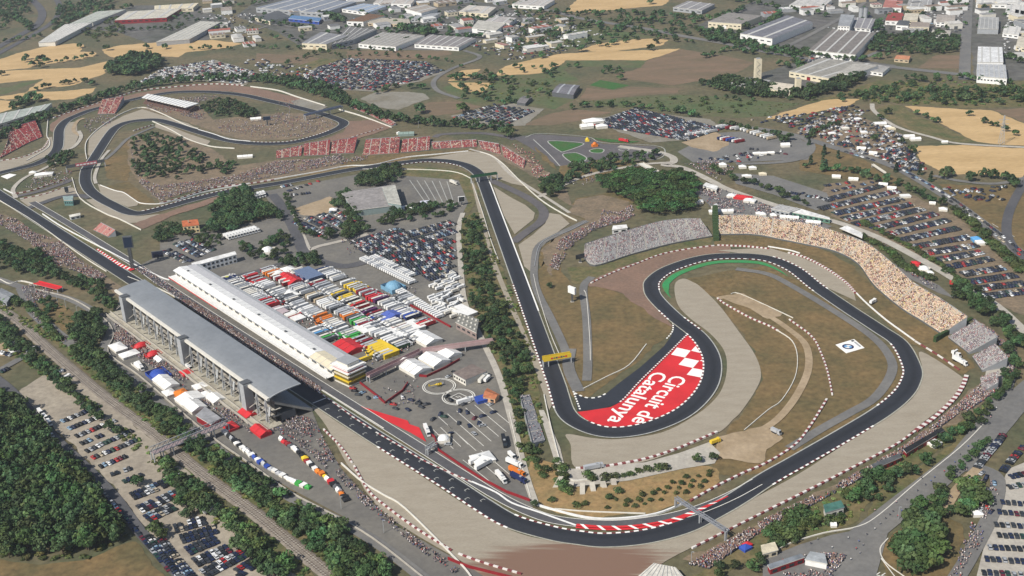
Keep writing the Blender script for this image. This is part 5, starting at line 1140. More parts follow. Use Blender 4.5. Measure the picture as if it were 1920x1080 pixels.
# concrete ribs below the hairpin terrace
ribs = [((1052, 893), (1040, 915)), ((1072, 903), (1068, 922)), ((1092, 905), (1092, 928)), ((1110, 904), (1113, 922)), ((1130, 902), (1134, 915)), ((1150, 897), (1152, 910))]
for i, (a, b) in enumerate(ribs):
    A, B = G(*a, 4), G(*b, 0); mb = MB(); mb.face((A + Vector((-1.6, 0, 0)), A + Vector((1.6, 0, 0)), B + Vector((1.6, 0, 0)), B + Vector((-1.6, 0, 0))), M_CONC)
    for s in (-1.6, 1.6): mb.face((A + Vector((s, 0, 0)), B + Vector((s, 0, 0)), Vector((A.x + s, A.y, 0))), M_CONC)
    o = mb.build('concrete_buttress', None, tuple(Vector((A.x, A.y, 0)))); tag(o, '%s sloping concrete buttress from the left below the hairpin terrace' % ORD[i], 'buttress', 'concrete buttresses below the hairpin terrace')
# logo mat on the infield grass
def logo():
    q = [(1540 + a / 12, 610 + b / 12) for a, b in pp('320,445 560,635 970,515 735,318')]; P = [G(*p) for p in q]
    z = Z_GRAV; r = empty('logo_mat', (P[0].x, P[0].y, 0), 'square white sponsor mat with a round blue and black emblem on the infield', 'advert mat')
    mb = MB(); mb.prism([tuple(p)[:2] for p in P], 0, z, M_WHITE); part(mb, 'mat', r)
    c = G(1590, 650.7); rad = (G(1601, 650.7) - c).length; z += .04
    mb = MB(); ring(mb, c, rad * .64, rad * .36, flat('navy'), z, 40); part(mb, 'emblem_ring', r)
    for k in range(4):
        mb = MB(); A = [(c.x, c.y, z)] + [(c.x + rad * .62 * math.cos(t), c.y + rad * .62 * math.sin(t), z) for t in [math.pi / 2 * (k + i / 8) + .3 for i in range(9)]]; mb.face(A, flat('lblue') if k % 2 else flat('white')); part(mb, 'emblem_quarter', r)
    u = (P[2] - P[3]); v = (P[0] - P[3])
    for t0, L, m in ((.04, .16, 'dgrey'), (.26, .56, 'grey')):
        mb = MB(); a = P[3] + u * t0 + v * .07; b = a + u * L; d = v.normalized() * (2.6 if m == 'dgrey' else 1.7); mb.face([(p.x, p.y, z) for p in (a, b, b + d, a + d)], flat(m)); part(mb, 'mat_print', r)
logo()
q = gp('2,331 18,326 31,328 14,336'); mb = MB(); mb.prism([tuple(p)[:2] for p in q], 0, Z_GRAV, M_WHITE); o = mb.build('advert_mat', None, tuple(q[0])); tag(o, 'white advert mat on the grass at the left edge', 'advert mat')
# pylon in the stubble field
p = G(1877, 270); r = empty('pylon', p, 'thin lattice power pylon standing in the stubble field', 'pylon'); mb = MB()
for s in (-1, 1):
    for t in (-1, 1): mb.bar(p + Vector((s * 2.5, t * 2.5, 0)), p + Vector((s * .4, t * .4, 34)), .35, M_STEEL)
for k in range(8): mb.bar(p + Vector((-2.4 + .25 * k, -2.4 + .25 * k, 4 * k)), p + Vector((2.2 - .25 * k, -2.2 + .25 * k, 4 * k + 4)), .25, M_STEEL)
part(mb, 'mast', r)
for z in (24, 29): mb = MB(); mb.bar(p + Vector((-6, 0, z)), p + Vector((6, 0, z)), .4, M_STEEL); part(mb, 'crossarm', r)
# ================================================================== VEGETATION
def quad_cloud(cents, norms, size, cols):
    n = len(cents); V = np.zeros((n, 4, 3)); rs = NP
    up = np.tile(np.array([[0, 0, 1.0]]), (n, 1)) + rs.normal(0, .5, (n, 3))
    t = np.cross(norms, up); t /= np.linalg.norm(t, axis=1)[:, None] + 1e-9
    b = np.cross(norms, t); b /= np.linalg.norm(b, axis=1)[:, None] + 1e-9
    sz = size * rs.uniform(.6, 1.3, (n, 1)); s2 = size * rs.uniform(.6, 1.3, (n, 1))
    V[:, 0] = cents - t * sz - b * s2 * .6; V[:, 1] = cents + t * sz * .7 - b * s2; V[:, 2] = cents + t * sz + b * s2 * .7; V[:, 3] = cents - t * sz * .6 + b * s2
    F = np.arange(n * 4).reshape(n, 4)
    return V.reshape(-1, 3), F, np.repeat(cols, 4, axis=0)

def crown(lobes, per, size, base, seed):
    """unit crown: height 1 overall, leaf clumps on the skin of several lobes; tones vary clump by clump as leaves do"""
    global NP
    NP = np.random.RandomState(seed); rs = NP
    c, nn, cl = [], [], []
    for (x, y, z, rx, rz) in lobes:
        d = rs.normal(0, 1, (per, 3)); d[:, 2] = np.abs(d[:, 2]) * 1.05 - .35; d /= np.linalg.norm(d, axis=1)[:, None]
        r = rs.uniform(.72, 1.05, (per, 1))
        c.append(np.array([x, y, z]) + d * r * np.array([rx, rx, rz])); nn.append(d + rs.normal(0, .35, (per, 3)))
        tone = rs.uniform(.75, 1.3); hue = rs.uniform(-.12, .16)
        k = tone * rs.uniform(.7, 1.35, (per, 1)); cl.append(np.array(base)[None] * k * np.array([1 + hue, 1, 1 - hue * .4]))
    nn = np.concatenate(nn); nn /= np.linalg.norm(nn, axis=1)[:, None]
    return quad_cloud(np.concatenate(c), nn, size, np.concatenate(cl))

def lobes_for(kind, n, rs):
    L = []
    if kind == 'broad':
        L.append((0, 0, .60, .27, .30))
        for i in range(n):
            a = 2 * math.pi * (i + rs.uniform(-.3, .3)) / n; r = rs.uniform(.20, .36); L.append((r * math.cos(a), r * math.sin(a), rs.uniform(.40, .78), rs.uniform(.14, .25), rs.uniform(.15, .24)))
        L.append((rs.uniform(-.1, .1), rs.uniform(-.1, .1), .84, .17, .15))
    elif kind == 'pine':
        for i in range(n):
            a = 2 * math.pi * i / n + rs.uniform(-.4, .4); r = rs.uniform(.15, .52); L.append((r * math.cos(a), r * math.sin(a), rs.uniform(.72, .88), rs.uniform(.18, .28), rs.uniform(.10, .15)))
        L.append((0, 0, .86, .3, .14))
    elif kind == 'bush':
        for i in range(n):
            a = 2 * math.pi * i / n; r = rs.uniform(.2, .5); L.append((r * math.cos(a), r * math.sin(a), rs.uniform(.3, .6), rs.uniform(.3, .45), rs.uniform(.28, .42)))
        L.append((0, 0, .6, .4, .4))
    elif kind == 'cypress':
        for i in range(n): t = i / (n - 1); L.append((rs.uniform(-.03, .03), rs.uniform(-.03, .03), .12 + .82 * t, .16 * (1 - t) ** .6 + .04, .12))
    return L
BASE = {'broad': (.043, .080, .030), 'pine': (.036, .076, .022), 'bush': (.055, .088, .028), 'cypress': (.024, .052, .026)}
PROTO, LOW, CMESH = {}, {}, {}
rs0 = np.random.RandomState(3)
for k, nl, per, sz, nv in (('broad', 8, 34, .062, 4), ('pine', 8, 36, .058, 3), ('bush', 5, 34, .10, 3), ('cypress', 8, 26, .045, 1)):
    PROTO[k] = [crown(lobes_for(k, nl + v % 2, rs0), per, sz, BASE[k], 20 + v) for v in range(nv)]
    LOW[k] = [crown(lobes_for(k, max(4, nl - 2), rs0), 12, sz * 1.75, BASE[k], 40 + v) for v in range(3)]
    CMESH[k] = [np_mesh('crown', *p[:2], [M_LEAF], p[2]) for p in PROTO[k]]
def trunk_mesh(hh, r, limbs):
    mb = MB(); mb.cyl((0, 0), r, 0, hh, M_BARK, 7, r * .5)
    for i in range(limbs):
        a = 2 * math.pi * i / limbs + .4; mb.bar((0, 0, hh * .62), (.22 * math.cos(a), .22 * math.sin(a), hh * 1.12), r * .7, M_BARK)
    return mb.mesh('trunk')
TMESH = {'broad': trunk_mesh(.55, .035, 4), 'pine': trunk_mesh(.78, .028, 5), 'bush': trunk_mesh(.3, .05, 3), 'cypress': trunk_mesh(.5, .03, 0)}
TREES = []      # x y h kind phrase group width
def fill(poly, spacing, h, kind, phrase, group, wid=1.0, jit=.45, keep=1.0):
    P = gp(poly); xs = [p.x for p in P]; ys = [p.y for p in P]
    y = min(ys); row = 0
    while y < max(ys):
        x = min(xs) + (row % 2) * spacing * .5
        while x < max(xs):
            q = (x + R.uniform(-jit, jit) * spacing, y + R.uniform(-jit, jit) * spacing)
            if inside(q, P) and R.random() < keep: TREES.append((q[0], q[1], h * R.uniform(.75, 1.25), kind, phrase, group, wid * R.uniform(.85, 1.2)))
            x += spacing
        y += spacing * .87; row += 1
def row(path, spacing, h, kind, phrase, group, wid=1.0, width=2.0, keep=1.0):
    for p in resample(smooth(gp(path), 4), spacing):
        if R.random() < keep: TREES.append((p.x + R.uniform(-width, width), p.y + R.uniform(-width, width), h * R.uniform(.7, 1.25), kind, phrase, group, wid * R.uniform(.85, 1.2)))
def spots(s, h, kind, phrase, group, wid=1.0):
    for p in gp(s): TREES.append((p.x, p.y, h * R.uniform(.85, 1.2), kind, phrase, group, wid))

fill('-30,735 40,765 85,815 135,875 195,945 235,1000 220,1030 160,1040 70,1050 -30,1045', 6.6, 11, 'broad', 'dark green tree in the dense wood at the lower left corner', 'trees of the dense wood at the lower left', .95)
fill('190,668 215,695 330,790 400,850 470,890 555,950 640,990 700,1045 740,1085 640,1088 560,1012 480,948 400,882 335,838 245,760 160,690 120,650', 6.0, 7.5, 'broad', 'bushy tree on the bank between railway and market road', 'trees on the bank above the railway', 1.1, keep=.85)
fill('-10,590 40,632 100,692 180,775 240,825 215,815 150,765 80,705 20,660 -10,640', 5.5, 6.5, 'broad', 'bushy tree on the lower side of the railway', 'trees below the railway', 1.1, keep=.8)
fill('300,868 345,900 400,950 470,1005 560,1085 500,1085 450,1040 420,990 380,960 340,955', 6, 8, 'broad', 'tree between the railway and the gravel car park rows', 'trees below the railway', 1.1, keep=.9)
fill('-10,450 40,470 90,482 130,520 215,545 225,590 200,585 160,555 120,535 60,520 -10,505', 7.5, 8, 'broad', 'dark tree behind the spectators left of the main straight', 'trees behind the left spectator bank', 1.1, keep=.85)
fill('140,600 190,590 200,615 190,640 175,665 140,645 130,620', 6.5, 8, 'broad', 'dark tree in the clump inside the bend of the market road', 'trees inside the market road bend', 1.1)
row('0,565 60,580 110,640', 5, 5, 'bush', 'bush beside the small road near the railway', 'bushes by the railway', 1.2, 3)
fill('72,575 95,563 110,580 90,600', 6, 6, 'broad', 'dark tree at the corner of the dry clearing', 'trees by the dry clearing')
spots('258,912 365,960 350,972 340,950 376,945 385,962 292,1000 305,1010', 8, 'broad', 'round dark tree in the gravel car park', 'lone trees in the gravel car park', 1.25)
fill('868,420 895,400 905,440 915,500 930,545 965,610 985,650 996,700 975,735 985,840 1012,838 1002,864 975,852 960,760 942,690 915,640 885,575 868,500', 6.5, 6.5, 'broad', 'green bushy tree on the strip beside the back straight', 'trees on the strip beside the back straight', 1.05, keep=.72)
fill('395,395 420,372 462,358 480,380 522,398 530,418 495,412 460,425 440,440 395,440', 7.5, 9, 'broad', 'dark tree in the grove beside the white coaches', 'trees in the grove by the white coaches', 1.15)
fill('290,430 345,425 330,450 300,460 285,445', 7, 7, 'broad', 'tree round the yellow farmhouse', 'trees round the farmhouse', 1.1); fill('345,440 395,430 420,460 400,470 360,455', 7, 6, 'broad', 'tree in front of the yellow farmhouse', 'trees round the farmhouse', 1.1, keep=.8)
fill('440,465 500,455 540,430 545,470 520,490 470,490', 7.5, 7, 'broad', 'tree round the white paddock dome', 'trees round the white dome', 1.1, keep=.7); fill('520,490 590,480 600,500 540,505', 6.5, 7, 'broad', 'tree in the round island above the paddock', 'trees of the paddock island', 1.1)
fill('610,385 650,365 672,390 690,435 655,452 600,450 620,435 650,420 640,395', 7.5, 8, 'broad', 'tree between the car park and the grey media hall', 'trees round the media hall', 1.1, keep=.85); fill('690,325 745,318 752,345 700,352 660,350', 8, 9, 'broad', 'large tree behind the grey media hall', 'trees round the media hall', 1.1)
fill('740,395 810,385 860,385 850,405 760,420 700,428', 7, 6.5, 'broad', 'tree in the row above the big paddock car park', 'trees above the paddock car park', 1.1, keep=.75); row('535,372 560,420 575,440 620,450', 8, 6, 'broad', 'tree along the inner paddock road', 'trees along the inner paddock road', 1.1, 2)
fill('248,262 290,252 350,268 372,290 402,300 440,308 432,328 380,326 300,345 265,338 246,310', 7.5, 6.5, 'broad', 'tree in the grove inside the upper left loop', 'trees inside the upper left loop', 1.15, keep=.5)
fill('372,202 420,186 450,196 492,210 480,224 400,219', 8, 6.5, 'broad', 'tree in the grove inside the far loop', 'trees inside the far loop', 1.2, keep=.75); fill('85,300 130,285 145,290 120,310 95,318', 7, 6, 'broad', 'tree beside the inner bend bridge', 'trees by the inner bend bridge', 1.1)
fill('1122,342 1180,326 1240,330 1290,332 1312,348 1302,380 1298,395 1240,408 1204,403 1182,378 1140,366', 8.5, 9, 'pine', 'round topped umbrella pine in the wood above the grey grandstand', 'umbrella pines above the grey grandstand', 1.25, jit=.35)
fill('1010,345 1050,330 1060,360 1030,372 1015,365', 8, 8, 'broad', 'tree beside the service road near the red terrace', 'trees south of the kart track', 1.1); fill('1060,312 1140,295 1200,288 1240,290 1240,300 1170,318 1110,330 1060,345', 8, 7.5, 'broad', 'tree on the bank below the kart track', 'trees below the kart track', 1.1, keep=.55)
row('1340,318 1370,335 1430,352 1480,372 1515,388', 6.5, 7, 'broad', 'tree between the forecourt and the stadium food court', 'trees above the stadium food court', 1.15, 5)
row('1520,318 1580,325 1640,336 1690,352 1740,372 1765,388', 7, 8, 'broad', 'tree along the upper side of the big grass car park', 'trees along the big grass car park', 1.15, 6); row('1790,395 1850,450 1900,490 1925,510', 6, 5.5, 'bush', 'bush between the traffic road and the grass car park', 'bushes along the traffic road', 1.2, 3)
row('1850,455 1880,480 1920,515', 5, 6, 'bush', 'bush between the traffic road and the grass car park', 'bushes along the traffic road', 1.2, 4)
row('1620,447 1660,470 1700,503 1740,525', 5, 4.5, 'bush', 'bush in the hedge above the cream grandstand', 'hedge above the cream grandstand', 1.3, 2); row('1620,420 1700,462 1770,505 1800,525', 6, 4, 'bush', 'bush in the hedge along the grass car park', 'hedge along the grass car park', 1.3, 2)
fill('1790,530 1830,545 1860,580 1900,620 1930,660 1905,655 1860,610 1820,580 1785,558', 7, 8, 'broad', 'tree beside the stadium road at the right', 'trees beside the stadium road', 1.1)
row('1895,660 1905,700 1880,730', 6, 7, 'broad', 'tree beside the stand apron at the right edge', 'trees by the stand apron', 1.1, 3)
fill('1690,1000 1718,968 1745,985 1762,1015 1765,1060 1720,1085 1690,1075 1678,1040', 6.0, 11, 'broad', 'large dark tree in the clump on the road island at the lower right', 'trees of the road island clump', 1.15); fill('1690,975 1720,945 1750,955 1790,960 1800,980 1750,985 1710,975', 7, 8, 'broad', 'tree at the upper edge of the road island', 'trees of the road island', 1.1, keep=.8)
fill('1785,940 1820,910 1850,925 1850,960 1820,975 1790,970', 7, 9, 'broad', 'big tree beside the striped lane at the lower right', 'trees beside the striped lane', 1.15); fill('1740,945 1765,918 1775,940 1755,955', 6, 7, 'broad', 'tree between the wide road and the footpath crowd', 'trees between road and footpath', 1.1); row('1775,900 1810,870 1850,830', 7, 6, 'broad', 'slim tree along the lower side of the wide road', 'trees along the wide road', 1.0, 2)
fill('1570,940 1600,905 1650,888 1690,890 1740,850 1740,875 1690,905 1640,945 1600,955', 7, 7.5, 'broad', 'tree between the spectators and the wide road', 'trees below the spectators', 1.1, keep=.8); fill('1745,840 1800,800 1850,765 1865,760 1850,790 1790,830 1750,855', 6.5, 6.5, 'broad', 'tree below the dark awning bars', 'trees below the awning bars', 1.1, keep=.9); row('1855,755 1880,735 1890,700', 7, 6, 'broad', 'tree near the small grey stand', 'trees near the small stand', 1.1, 2)
fill('1440,990 1500,958 1540,975 1500,1010 1455,1035 1440,1025', 5.5, 4.5, 'bush', 'round shrub in the planted rows by the white shed', 'shrub rows by the white shed', 1.2, jit=.15); fill('1540,965 1585,965 1580,985 1548,990', 5.5, 4.5, 'bush', 'round shrub near the green roofed shed', 'shrubs by the green roofed shed', 1.2, jit=.2)
fill('1330,1060 1380,1050 1430,1040 1440,1060 1390,1085 1340,1085', 9, 6, 'broad', 'tree at the bottom edge beside the spectators', 'trees at the bottom edge', 1.1, keep=.7)
spots('1307,868 1338,862', 6, 'broad', 'tree standing alone on the service apron', 'lone trees on the service apron', 1.2)
OG = 'round shrub in the olive grove inside the last corner'
fill('1190,930 1240,912 1290,895 1335,885 1345,900 1290,925 1220,945 1190,950', 6.6, 2.9, 'bush', OG, 'shrubs of the olive grove', .95, jit=.16); fill('1120,940 1180,935 1230,945 1210,958 1140,965 1110,955', 7.5, 2.4, 'bush', OG, 'shrubs of the olive grove', .95, jit=.3, keep=.7)
spots('1097,947 1080,950 1035,940 1160,924 1142,935', 3.4, 'bush', OG, 'shrubs of the olive grove', 1.2); fill('1040,865 1052,868 1062,900 1075,925 1060,930 1040,900', 5, 4.2, 'bush', 'shrub on the slope under the hairpin terrace', 'shrubs under the hairpin terrace', 1.2); row('1100,895 1135,900 1180,890 1230,880 1265,878', 6, 3.8, 'bush', 'shrub between the concrete buttresses', 'shrubs between the buttresses', 1.2, 1.5)
row('1000,840 1010,870 1030,900', 5, 4, 'bush', 'shrub beside the paddock edge path', 'shrubs by the paddock edge', 1.2, 3); spots('1030,540 1003,950', 5.5, 'broad', 'small round tree beside the service road of the back straight', 'small trees by the back straight', 1.2)
spots('1517,272 1545,290 1543,305 1571,298 1520,310 1548,318 1680,322 1725,328 1745,340', 10, 'cypress', 'dark pointed cypress on the dry slope by the curving road', 'cypresses on the dry slope', 1.3)
spots('952,258 868,212 788,213', 12, 'broad', 'round dark tree standing alone beside the kart track', 'lone trees near the kart track', 1.4); spots('1710,288 1690,270 1640,265 1770,335 1820,340 1845,333 1862,335 1885,338 1895,345 1905,352 1780,330', 10, 'broad', 'tree at the lower edge of the right stubble field', 'trees by the right stubble fields', 1.2)
spots('1817,218 1719,215 1735,222 1750,230 1757,230 1845,231 1858,237 1867,238 1885,247 1903,255', 7, 'broad', 'tree on the line across the right stubble field', 'trees across the right stubble field', 1.3)
row('1510,262 1540,245 1570,235', 7, 7, 'broad', 'tree hedge below the triangular stubble field', 'trees below the triangular field', 1.2, 3); row('1355,235 1400,245 1450,255 1470,262', 6, 7, 'broad', 'tree row along the coach yard', 'trees along the coach yard', 1.2, 3); spots('1478,264 1470,268 1665,215 1650,225', 9, 'broad', 'big round tree at the end of the coach yard', 'big trees by the coach yard', 1.3)
# far belts
FT = 'tree in the long dark belt outside the far loop'
for w_ in (0, 5):
    row('-10,%d 60,%d 130,%d 200,%d 280,%d 400,%d 500,%d 580,%d 650,%d 720,%d 800,%d 870,%d 950,%d' % tuple(v - w_ for v in (268, 234, 208, 184, 163, 153, 156, 174, 198, 224, 236, 241, 248)), 8, 9, 'broad', FT, 'belt outside the far loop', 1.15, 4)
fill('480,145 560,150 640,165 660,195 580,168 500,152', 10, 9, 'broad', FT, 'belt outside the far loop', 1.15, keep=.7)
fill('196,132 250,108 300,110 302,130 250,144 210,142', 9, 12, 'broad', 'tree in the dark wood among the left stubble fields', 'dark wood among the left fields', 1.2)
fill('1315,160 1360,150 1420,160 1480,175 1530,168 1600,142 1625,148 1580,172 1510,188 1440,184 1370,178', 9, 10, 'broad', 'tree in the dark belt in front of the cream factory', 'dark belt by the cream factory', 1.2)
fill('1600,182 1700,150 1800,165 1930,165 1930,196 1820,200 1720,196 1640,192', 14, 8, 'broad', 'tree in the scrub behind the right stubble field', 'scrub behind the right field', 1.3, keep=.6); fill('1625,70 1760,64 1800,72 1800,100 1720,104 1630,98', 11, 9, 'broad', 'tree in the wood below the industrial estate', 'wood below the industrial estate', 1.2, keep=.8)
for i, (pth, sp, hh) in enumerate((('1080,205 1150,200 1230,206 1320,222', 9, 8), ('80,168 110,160 150,155 185,160', 9, 8), ('40,205 60,186 85,190', 9, 11), ('55,115 100,118 140,112 180,106', 11, 8), ('850,150 880,150 900,148 925,150 960,160', 9, 10), ('1320,110 1370,95 1420,105', 10, 8),
    ('860,165 900,185 950,195 1000,190', 11, 8), ('640,110 700,104 780,110 850,118', 12, 6), ('540,120 600,100 640,106', 12, 7), ('960,130 1020,128 1060,125 1100,130', 14, 8), ('1140,130 1160,138 1120,140', 10, 8), ('1020,140 1040,138', 8, 8), ('1290,190 1350,186 1420,190', 12, 6), ('1180,30 1250,30 1320,40 1400,20', 10, 10), ('1390,45 1420,62 1440,50 1470,25', 9, 10), ('470,90 540,92 600,90 700,96 760,98', 13, 7),
    ('795,70 800,60 810,68 760,60 730,60', 7, 14), ('620,35 640,42 600,30', 8, 12), ('870,70 900,72 840,74', 10, 9), ('1000,22 1060,28 1120,26 1180,22', 12, 8), ('1560,108 1600,115 1660,110', 9, 9), ('1480,110 1500,130 1460,125', 9, 9), ('1700,150 1760,152 1800,150 1900,160', 9, 9), ('1090,48 1150,60 1200,62 1300,85', 13, 8), ('360,95 400,92 440,95', 12, 8), ('100,60 140,40 200,22 250,15', 9, 11), ('-10,30 30,35 60,60', 9, 10), ('0,80 40,75 90,66', 10, 8), ('480,40 540,50 600,55', 12, 8), ('860,35 960,45 1000,55', 14, 7), ('1890,110 1920,118', 8, 8), ('1640,40 1650,60', 8, 8), ('700,175 740,165 800,168', 12, 8), ('230,60 300,55 330,58', 12, 7), ('1000,0 960,20', 10, 8), ('1320,-5 1400,5 1500,25', 10, 9), ('400,8 460,12 520,-2', 10, 9), ('1150,60 1180,45 1240,40', 9, 10), ('960,60 1010,62 1050,70', 14, 7))):
    row(pth, sp, hh, 'broad', 'far tree along the field edges near the top', 'far hedgerow trees', 1.2, 7)
spots('50,112 80,114 62,125 78,127 150,90 200,95 275,92 310,92 1165,150 1230,82 1220,95 1090,97 1015,109 1262,62 1220,8 845,60 5,142 60,186 35,190', 10, 'broad', 'lone far tree standing in the open fields', 'lone trees in the far fields', 1.4)

fill('-10,-10 50,-10 62,20 30,45 -10,60', 13, 9, 'broad', 'far tree beside the top left motorway', 'far hedgerow trees', 1.2, keep=.6); fill('112,10 240,-8 180,22 120,48 95,60', 12, 9, 'broad', 'far tree beside the top left motorway', 'far hedgerow trees', 1.2, keep=.55)
fill('130,58 220,30 240,60 180,80', 14, 5, 'bush', 'bush between the far sheds', 'far scrub', 1.4, keep=.6); fill('260,40 400,20 440,60 300,60', 20, 7, 'broad', 'tree between the far sheds', 'far hedgerow trees', 1.2, keep=.4)
fill('440,30 960,5 1000,40 900,80 540,88', 34, 8, 'broad', 'tree between the far factories', 'far hedgerow trees', 1.3, keep=.6); fill('1000,20 1300,30 1420,80 1300,70 1100,95 960,100', 22, 8, 'broad', 'tree on the slope below the top stubble field', 'far hedgerow trees', 1.3, keep=.55)
fill('1290,50 1330,60 1400,66 1440,90 1520,95 1600,106 1560,112 1440,104 1330,78', 9, 9, 'broad', 'tree in front of the white warehouses', 'far hedgerow trees', 1.3, keep=.5); fill('1440,20 1900,5 1900,60 1640,64', 30, 8, 'broad', 'tree between the estate halls', 'far hedgerow trees', 1.2, keep=.5)
fill('860,125 930,140 1040,132 1060,175 960,195 860,185', 17, 7, 'broad', 'tree among the green fields', 'far hedgerow trees', 1.3, keep=.3); fill('1340,180 1500,190 1640,195 1700,190 1930,198 1930,170 1640,175', 13, 6, 'broad', 'tree in the scrub behind the right stubble field', 'scrub behind the right field', 1.4, keep=.6)
fill('1100,195 1300,205 1330,225 1500,200 1280,182', 26, 4, 'bush', 'bush on the green field', 'far scrub', 1.4, keep=.7)
CAMP = Vector((0, 0, H))
for t in range(len(TREES)):
    x, y, h, *_ = TREES[t]
TREES.sort(key=lambda t: -(t[2] * t[6]) / (Vector((t[0], t[1], 0)) - CAMP).length)
solo, mass = TREES[:300], TREES[300:]
cnt = {}
for t in solo: cnt.setdefault((t[4]), []).append(t)
EDGE = resample(gp('85,800 140,868 205,940 250,1000'), 2.0); ISL = G(1735, 1020).y
WARM = {'olive grove': (1.25, 1.08, 1.0)}
for phrase, L in cnt.items():
    L.sort(key=lambda t: t[1])
    for i, (x, y, h, k, ph, grp, w) in enumerate(L):
        nm = {'broad': 'tree', 'pine': 'pine_tree', 'bush': 'shrub', 'cypress': 'cypress_tree'}[k]
        lab = ph
        if 1 < len(L) <= 26:
            hd = ph.split(' '); lab = '%s, %s from the bottom edge' % (ph, ORD[i]) if len(hd) <= 11 else ph
        if 'dense wood' in ph:
            q = Vector((x, y, 0)); dd = min((q - e_).length for e_ in EDGE)
            if dd < 9: lab = 'dark green tree on the roadside edge of the dense wood'
            elif dd > 44: lab = 'dark green tree deep in the dense wood at the left edge'
        if 'road island' in ph and 'clump' in ph and y > ISL: lab = 'large dark tree at the top of the lower right island clump'
        r = empty(nm, (x, y, 0), lab, 'shrub' if k == 'bush' else 'tree', grp, R.uniform(0, 6.28)); r.scale = (h * w, h * w, h)
        o = bpy.data.objects.new('trunk', TMESH[k]); link(o, r)
        o = bpy.data.objects.new('crown', R.choice(CMESH[k])); v = R.uniform(.8, 1.3) * (1.25 if 'rail' in grp or 'strip' in grp else 1); o.color = (v * R.uniform(.8, 1.25), v, v * R.uniform(.75, 1.1), 1); link(o, r)
byg = {}
for t in mass: byg.setdefault((t[5], t[3]), []).append(t)
for (grp, k), L in byg.items():
    far = (Vector((L[0][0], L[0][1], 0)) - CAMP).length > 1300
    for v in range(3):
        S = [t for i, t in enumerate(L) if i % 3 == v]
        if not S: continue
        T = [(x, y, 0, R.uniform(0, 6.28), h * w, h * w, h) for x, y, h, _, _, _, w in S]
        cols = []
        for _ in S:
            q = R.uniform(.6, 1.15); cols.append((q * R.uniform(.85, 1.2), q, q * R.uniform(.85, 1.15)))
        o = scatter('tree_mass' if k != 'bush' else 'shrub_mass', (LOW if far else PROTO)[k][v % len(PROTO[k])] if not far else LOW[k][v], T, cols, M_LEAF, tint=False)
        tag(o, None, None, grp, 'stuff')
# low ground cover on the green banks
def cover(name, poly, n, hmin, hmax, base=(.06, .095, .03)):
    P = gp(poly); xs = [p.x for p in P]; ys = [p.y for p in P]; T, cl = [], []
    while len(T) < n:
        q = (R.uniform(min(xs), max(xs)), R.uniform(min(ys), max(ys)))
        if inside(q, P):
            h = R.uniform(hmin, hmax); T.append((q[0], q[1], -.2 * h, R.uniform(0, 6.28), h * R.uniform(1.2, 2), h * R.uniform(1.2, 2), h)); v = R.uniform(.6, 1.5); cl.append((v * R.uniform(.9, 1.6), v, v * R.uniform(.8, 1.1)))
    o = scatter(name, LOW['bush'][0], T, cl, M_LEAF, tint=False); tag(o, None, None, None, 'stuff')
cover('undergrowth', '-10,575 110,650 240,765 400,890 560,1010 640,1085 760,1090 640,990 480,885 330,790 210,690 190,650 120,640 -10,560', 700, .8, 2.6); cover('undergrowth', '-10,600 100,690 250,815 330,870 480,985 600,1090 520,1090 420,1000 300,890 180,775 60,690 -10,640', 380, .8, 2.4)
cover('undergrowth', '865,415 900,395 930,480 990,620 1010,700 1015,840 990,880 975,870 960,770 935,690 900,600 868,500', 420, .6, 2.2); cover('undergrowth', '1440,990 1600,900 1800,790 1850,760 1860,775 1750,850 1640,930 1600,985 1500,1010 1440,1040', 200, .6, 1.8)
cover('undergrowth', '-30,730 40,760 90,820 140,880 205,950 245,1010 160,1050 70,1060 -30,1055', 260, 1.2, 3); cover('undergrowth', '1600,182 1700,150 1930,160 1930,200 1640,195', 300, 1, 3); cover('undergrowth', '1090,190 1270,178 1500,195 1440,218 1300,215 1120,198', 160, .6, 1.6)
cover('undergrowth', '75,575 105,565 145,590 150,620 120,620 90,600', 60, .4, 1.6); cover('undergrowth', '860,130 940,140 1000,150 1060,130 1040,190 960,195 900,185', 120, .8, 2.4)
# ================================================================== VEHICLES, TENTS, PEOPLE
def car_meshes():
    L, W = 4.3, 1.76
    prof = [(-2.15, .35), (-2.15, .85), (-1.95, .98), (-1.75, 1.0), (1.0, .95), (1.6, .82), (2.05, .72), (2.15, .55), (2.15, .35)]
    mb = MB(); y = W / 2
    for s in (-1, 1): mb.face([(x, s * y * (.97 if z > .8 else 1), z) for x, z in (prof if s < 0 else prof[::-1])], M_OBJ)
    for (x0, z0), (x1, z1) in zip(prof[:-1], prof[1:]): mb.face(((x0, -y, z0), (x1, -y, z1), (x1, y, z1), (x0, y, z0)), M_OBJ)
    mb.face(((-1.25, -.66, 1.44), (.25, -.66, 1.44), (.25, .66, 1.44), (-1.25, .66, 1.44)), M_OBJ)
    for x in (-1.35, 1.35):
        for s in (-1, 1): mb.box((x, s * .78, .32), (.64, .24, .64), flat('black'))
    body = mb.mesh('car_body')
    mb = MB(); lo = [(-1.8, -.8, .98), (1.05, -.8, .95), (1.05, .8, .95), (-1.8, .8, .98)]; hi = [(-1.28, -.67, 1.43), (.28, -.67, 1.43), (.28, .67, 1.43), (-1.28, .67, 1.43)]
    for i in range(4): j = (i + 1) % 4; mb.face((lo[i], lo[j], hi[j], hi[i]), M_GLASS)
    return body, mb.mesh('car_windows')
CARB, CARW = car_meshes()
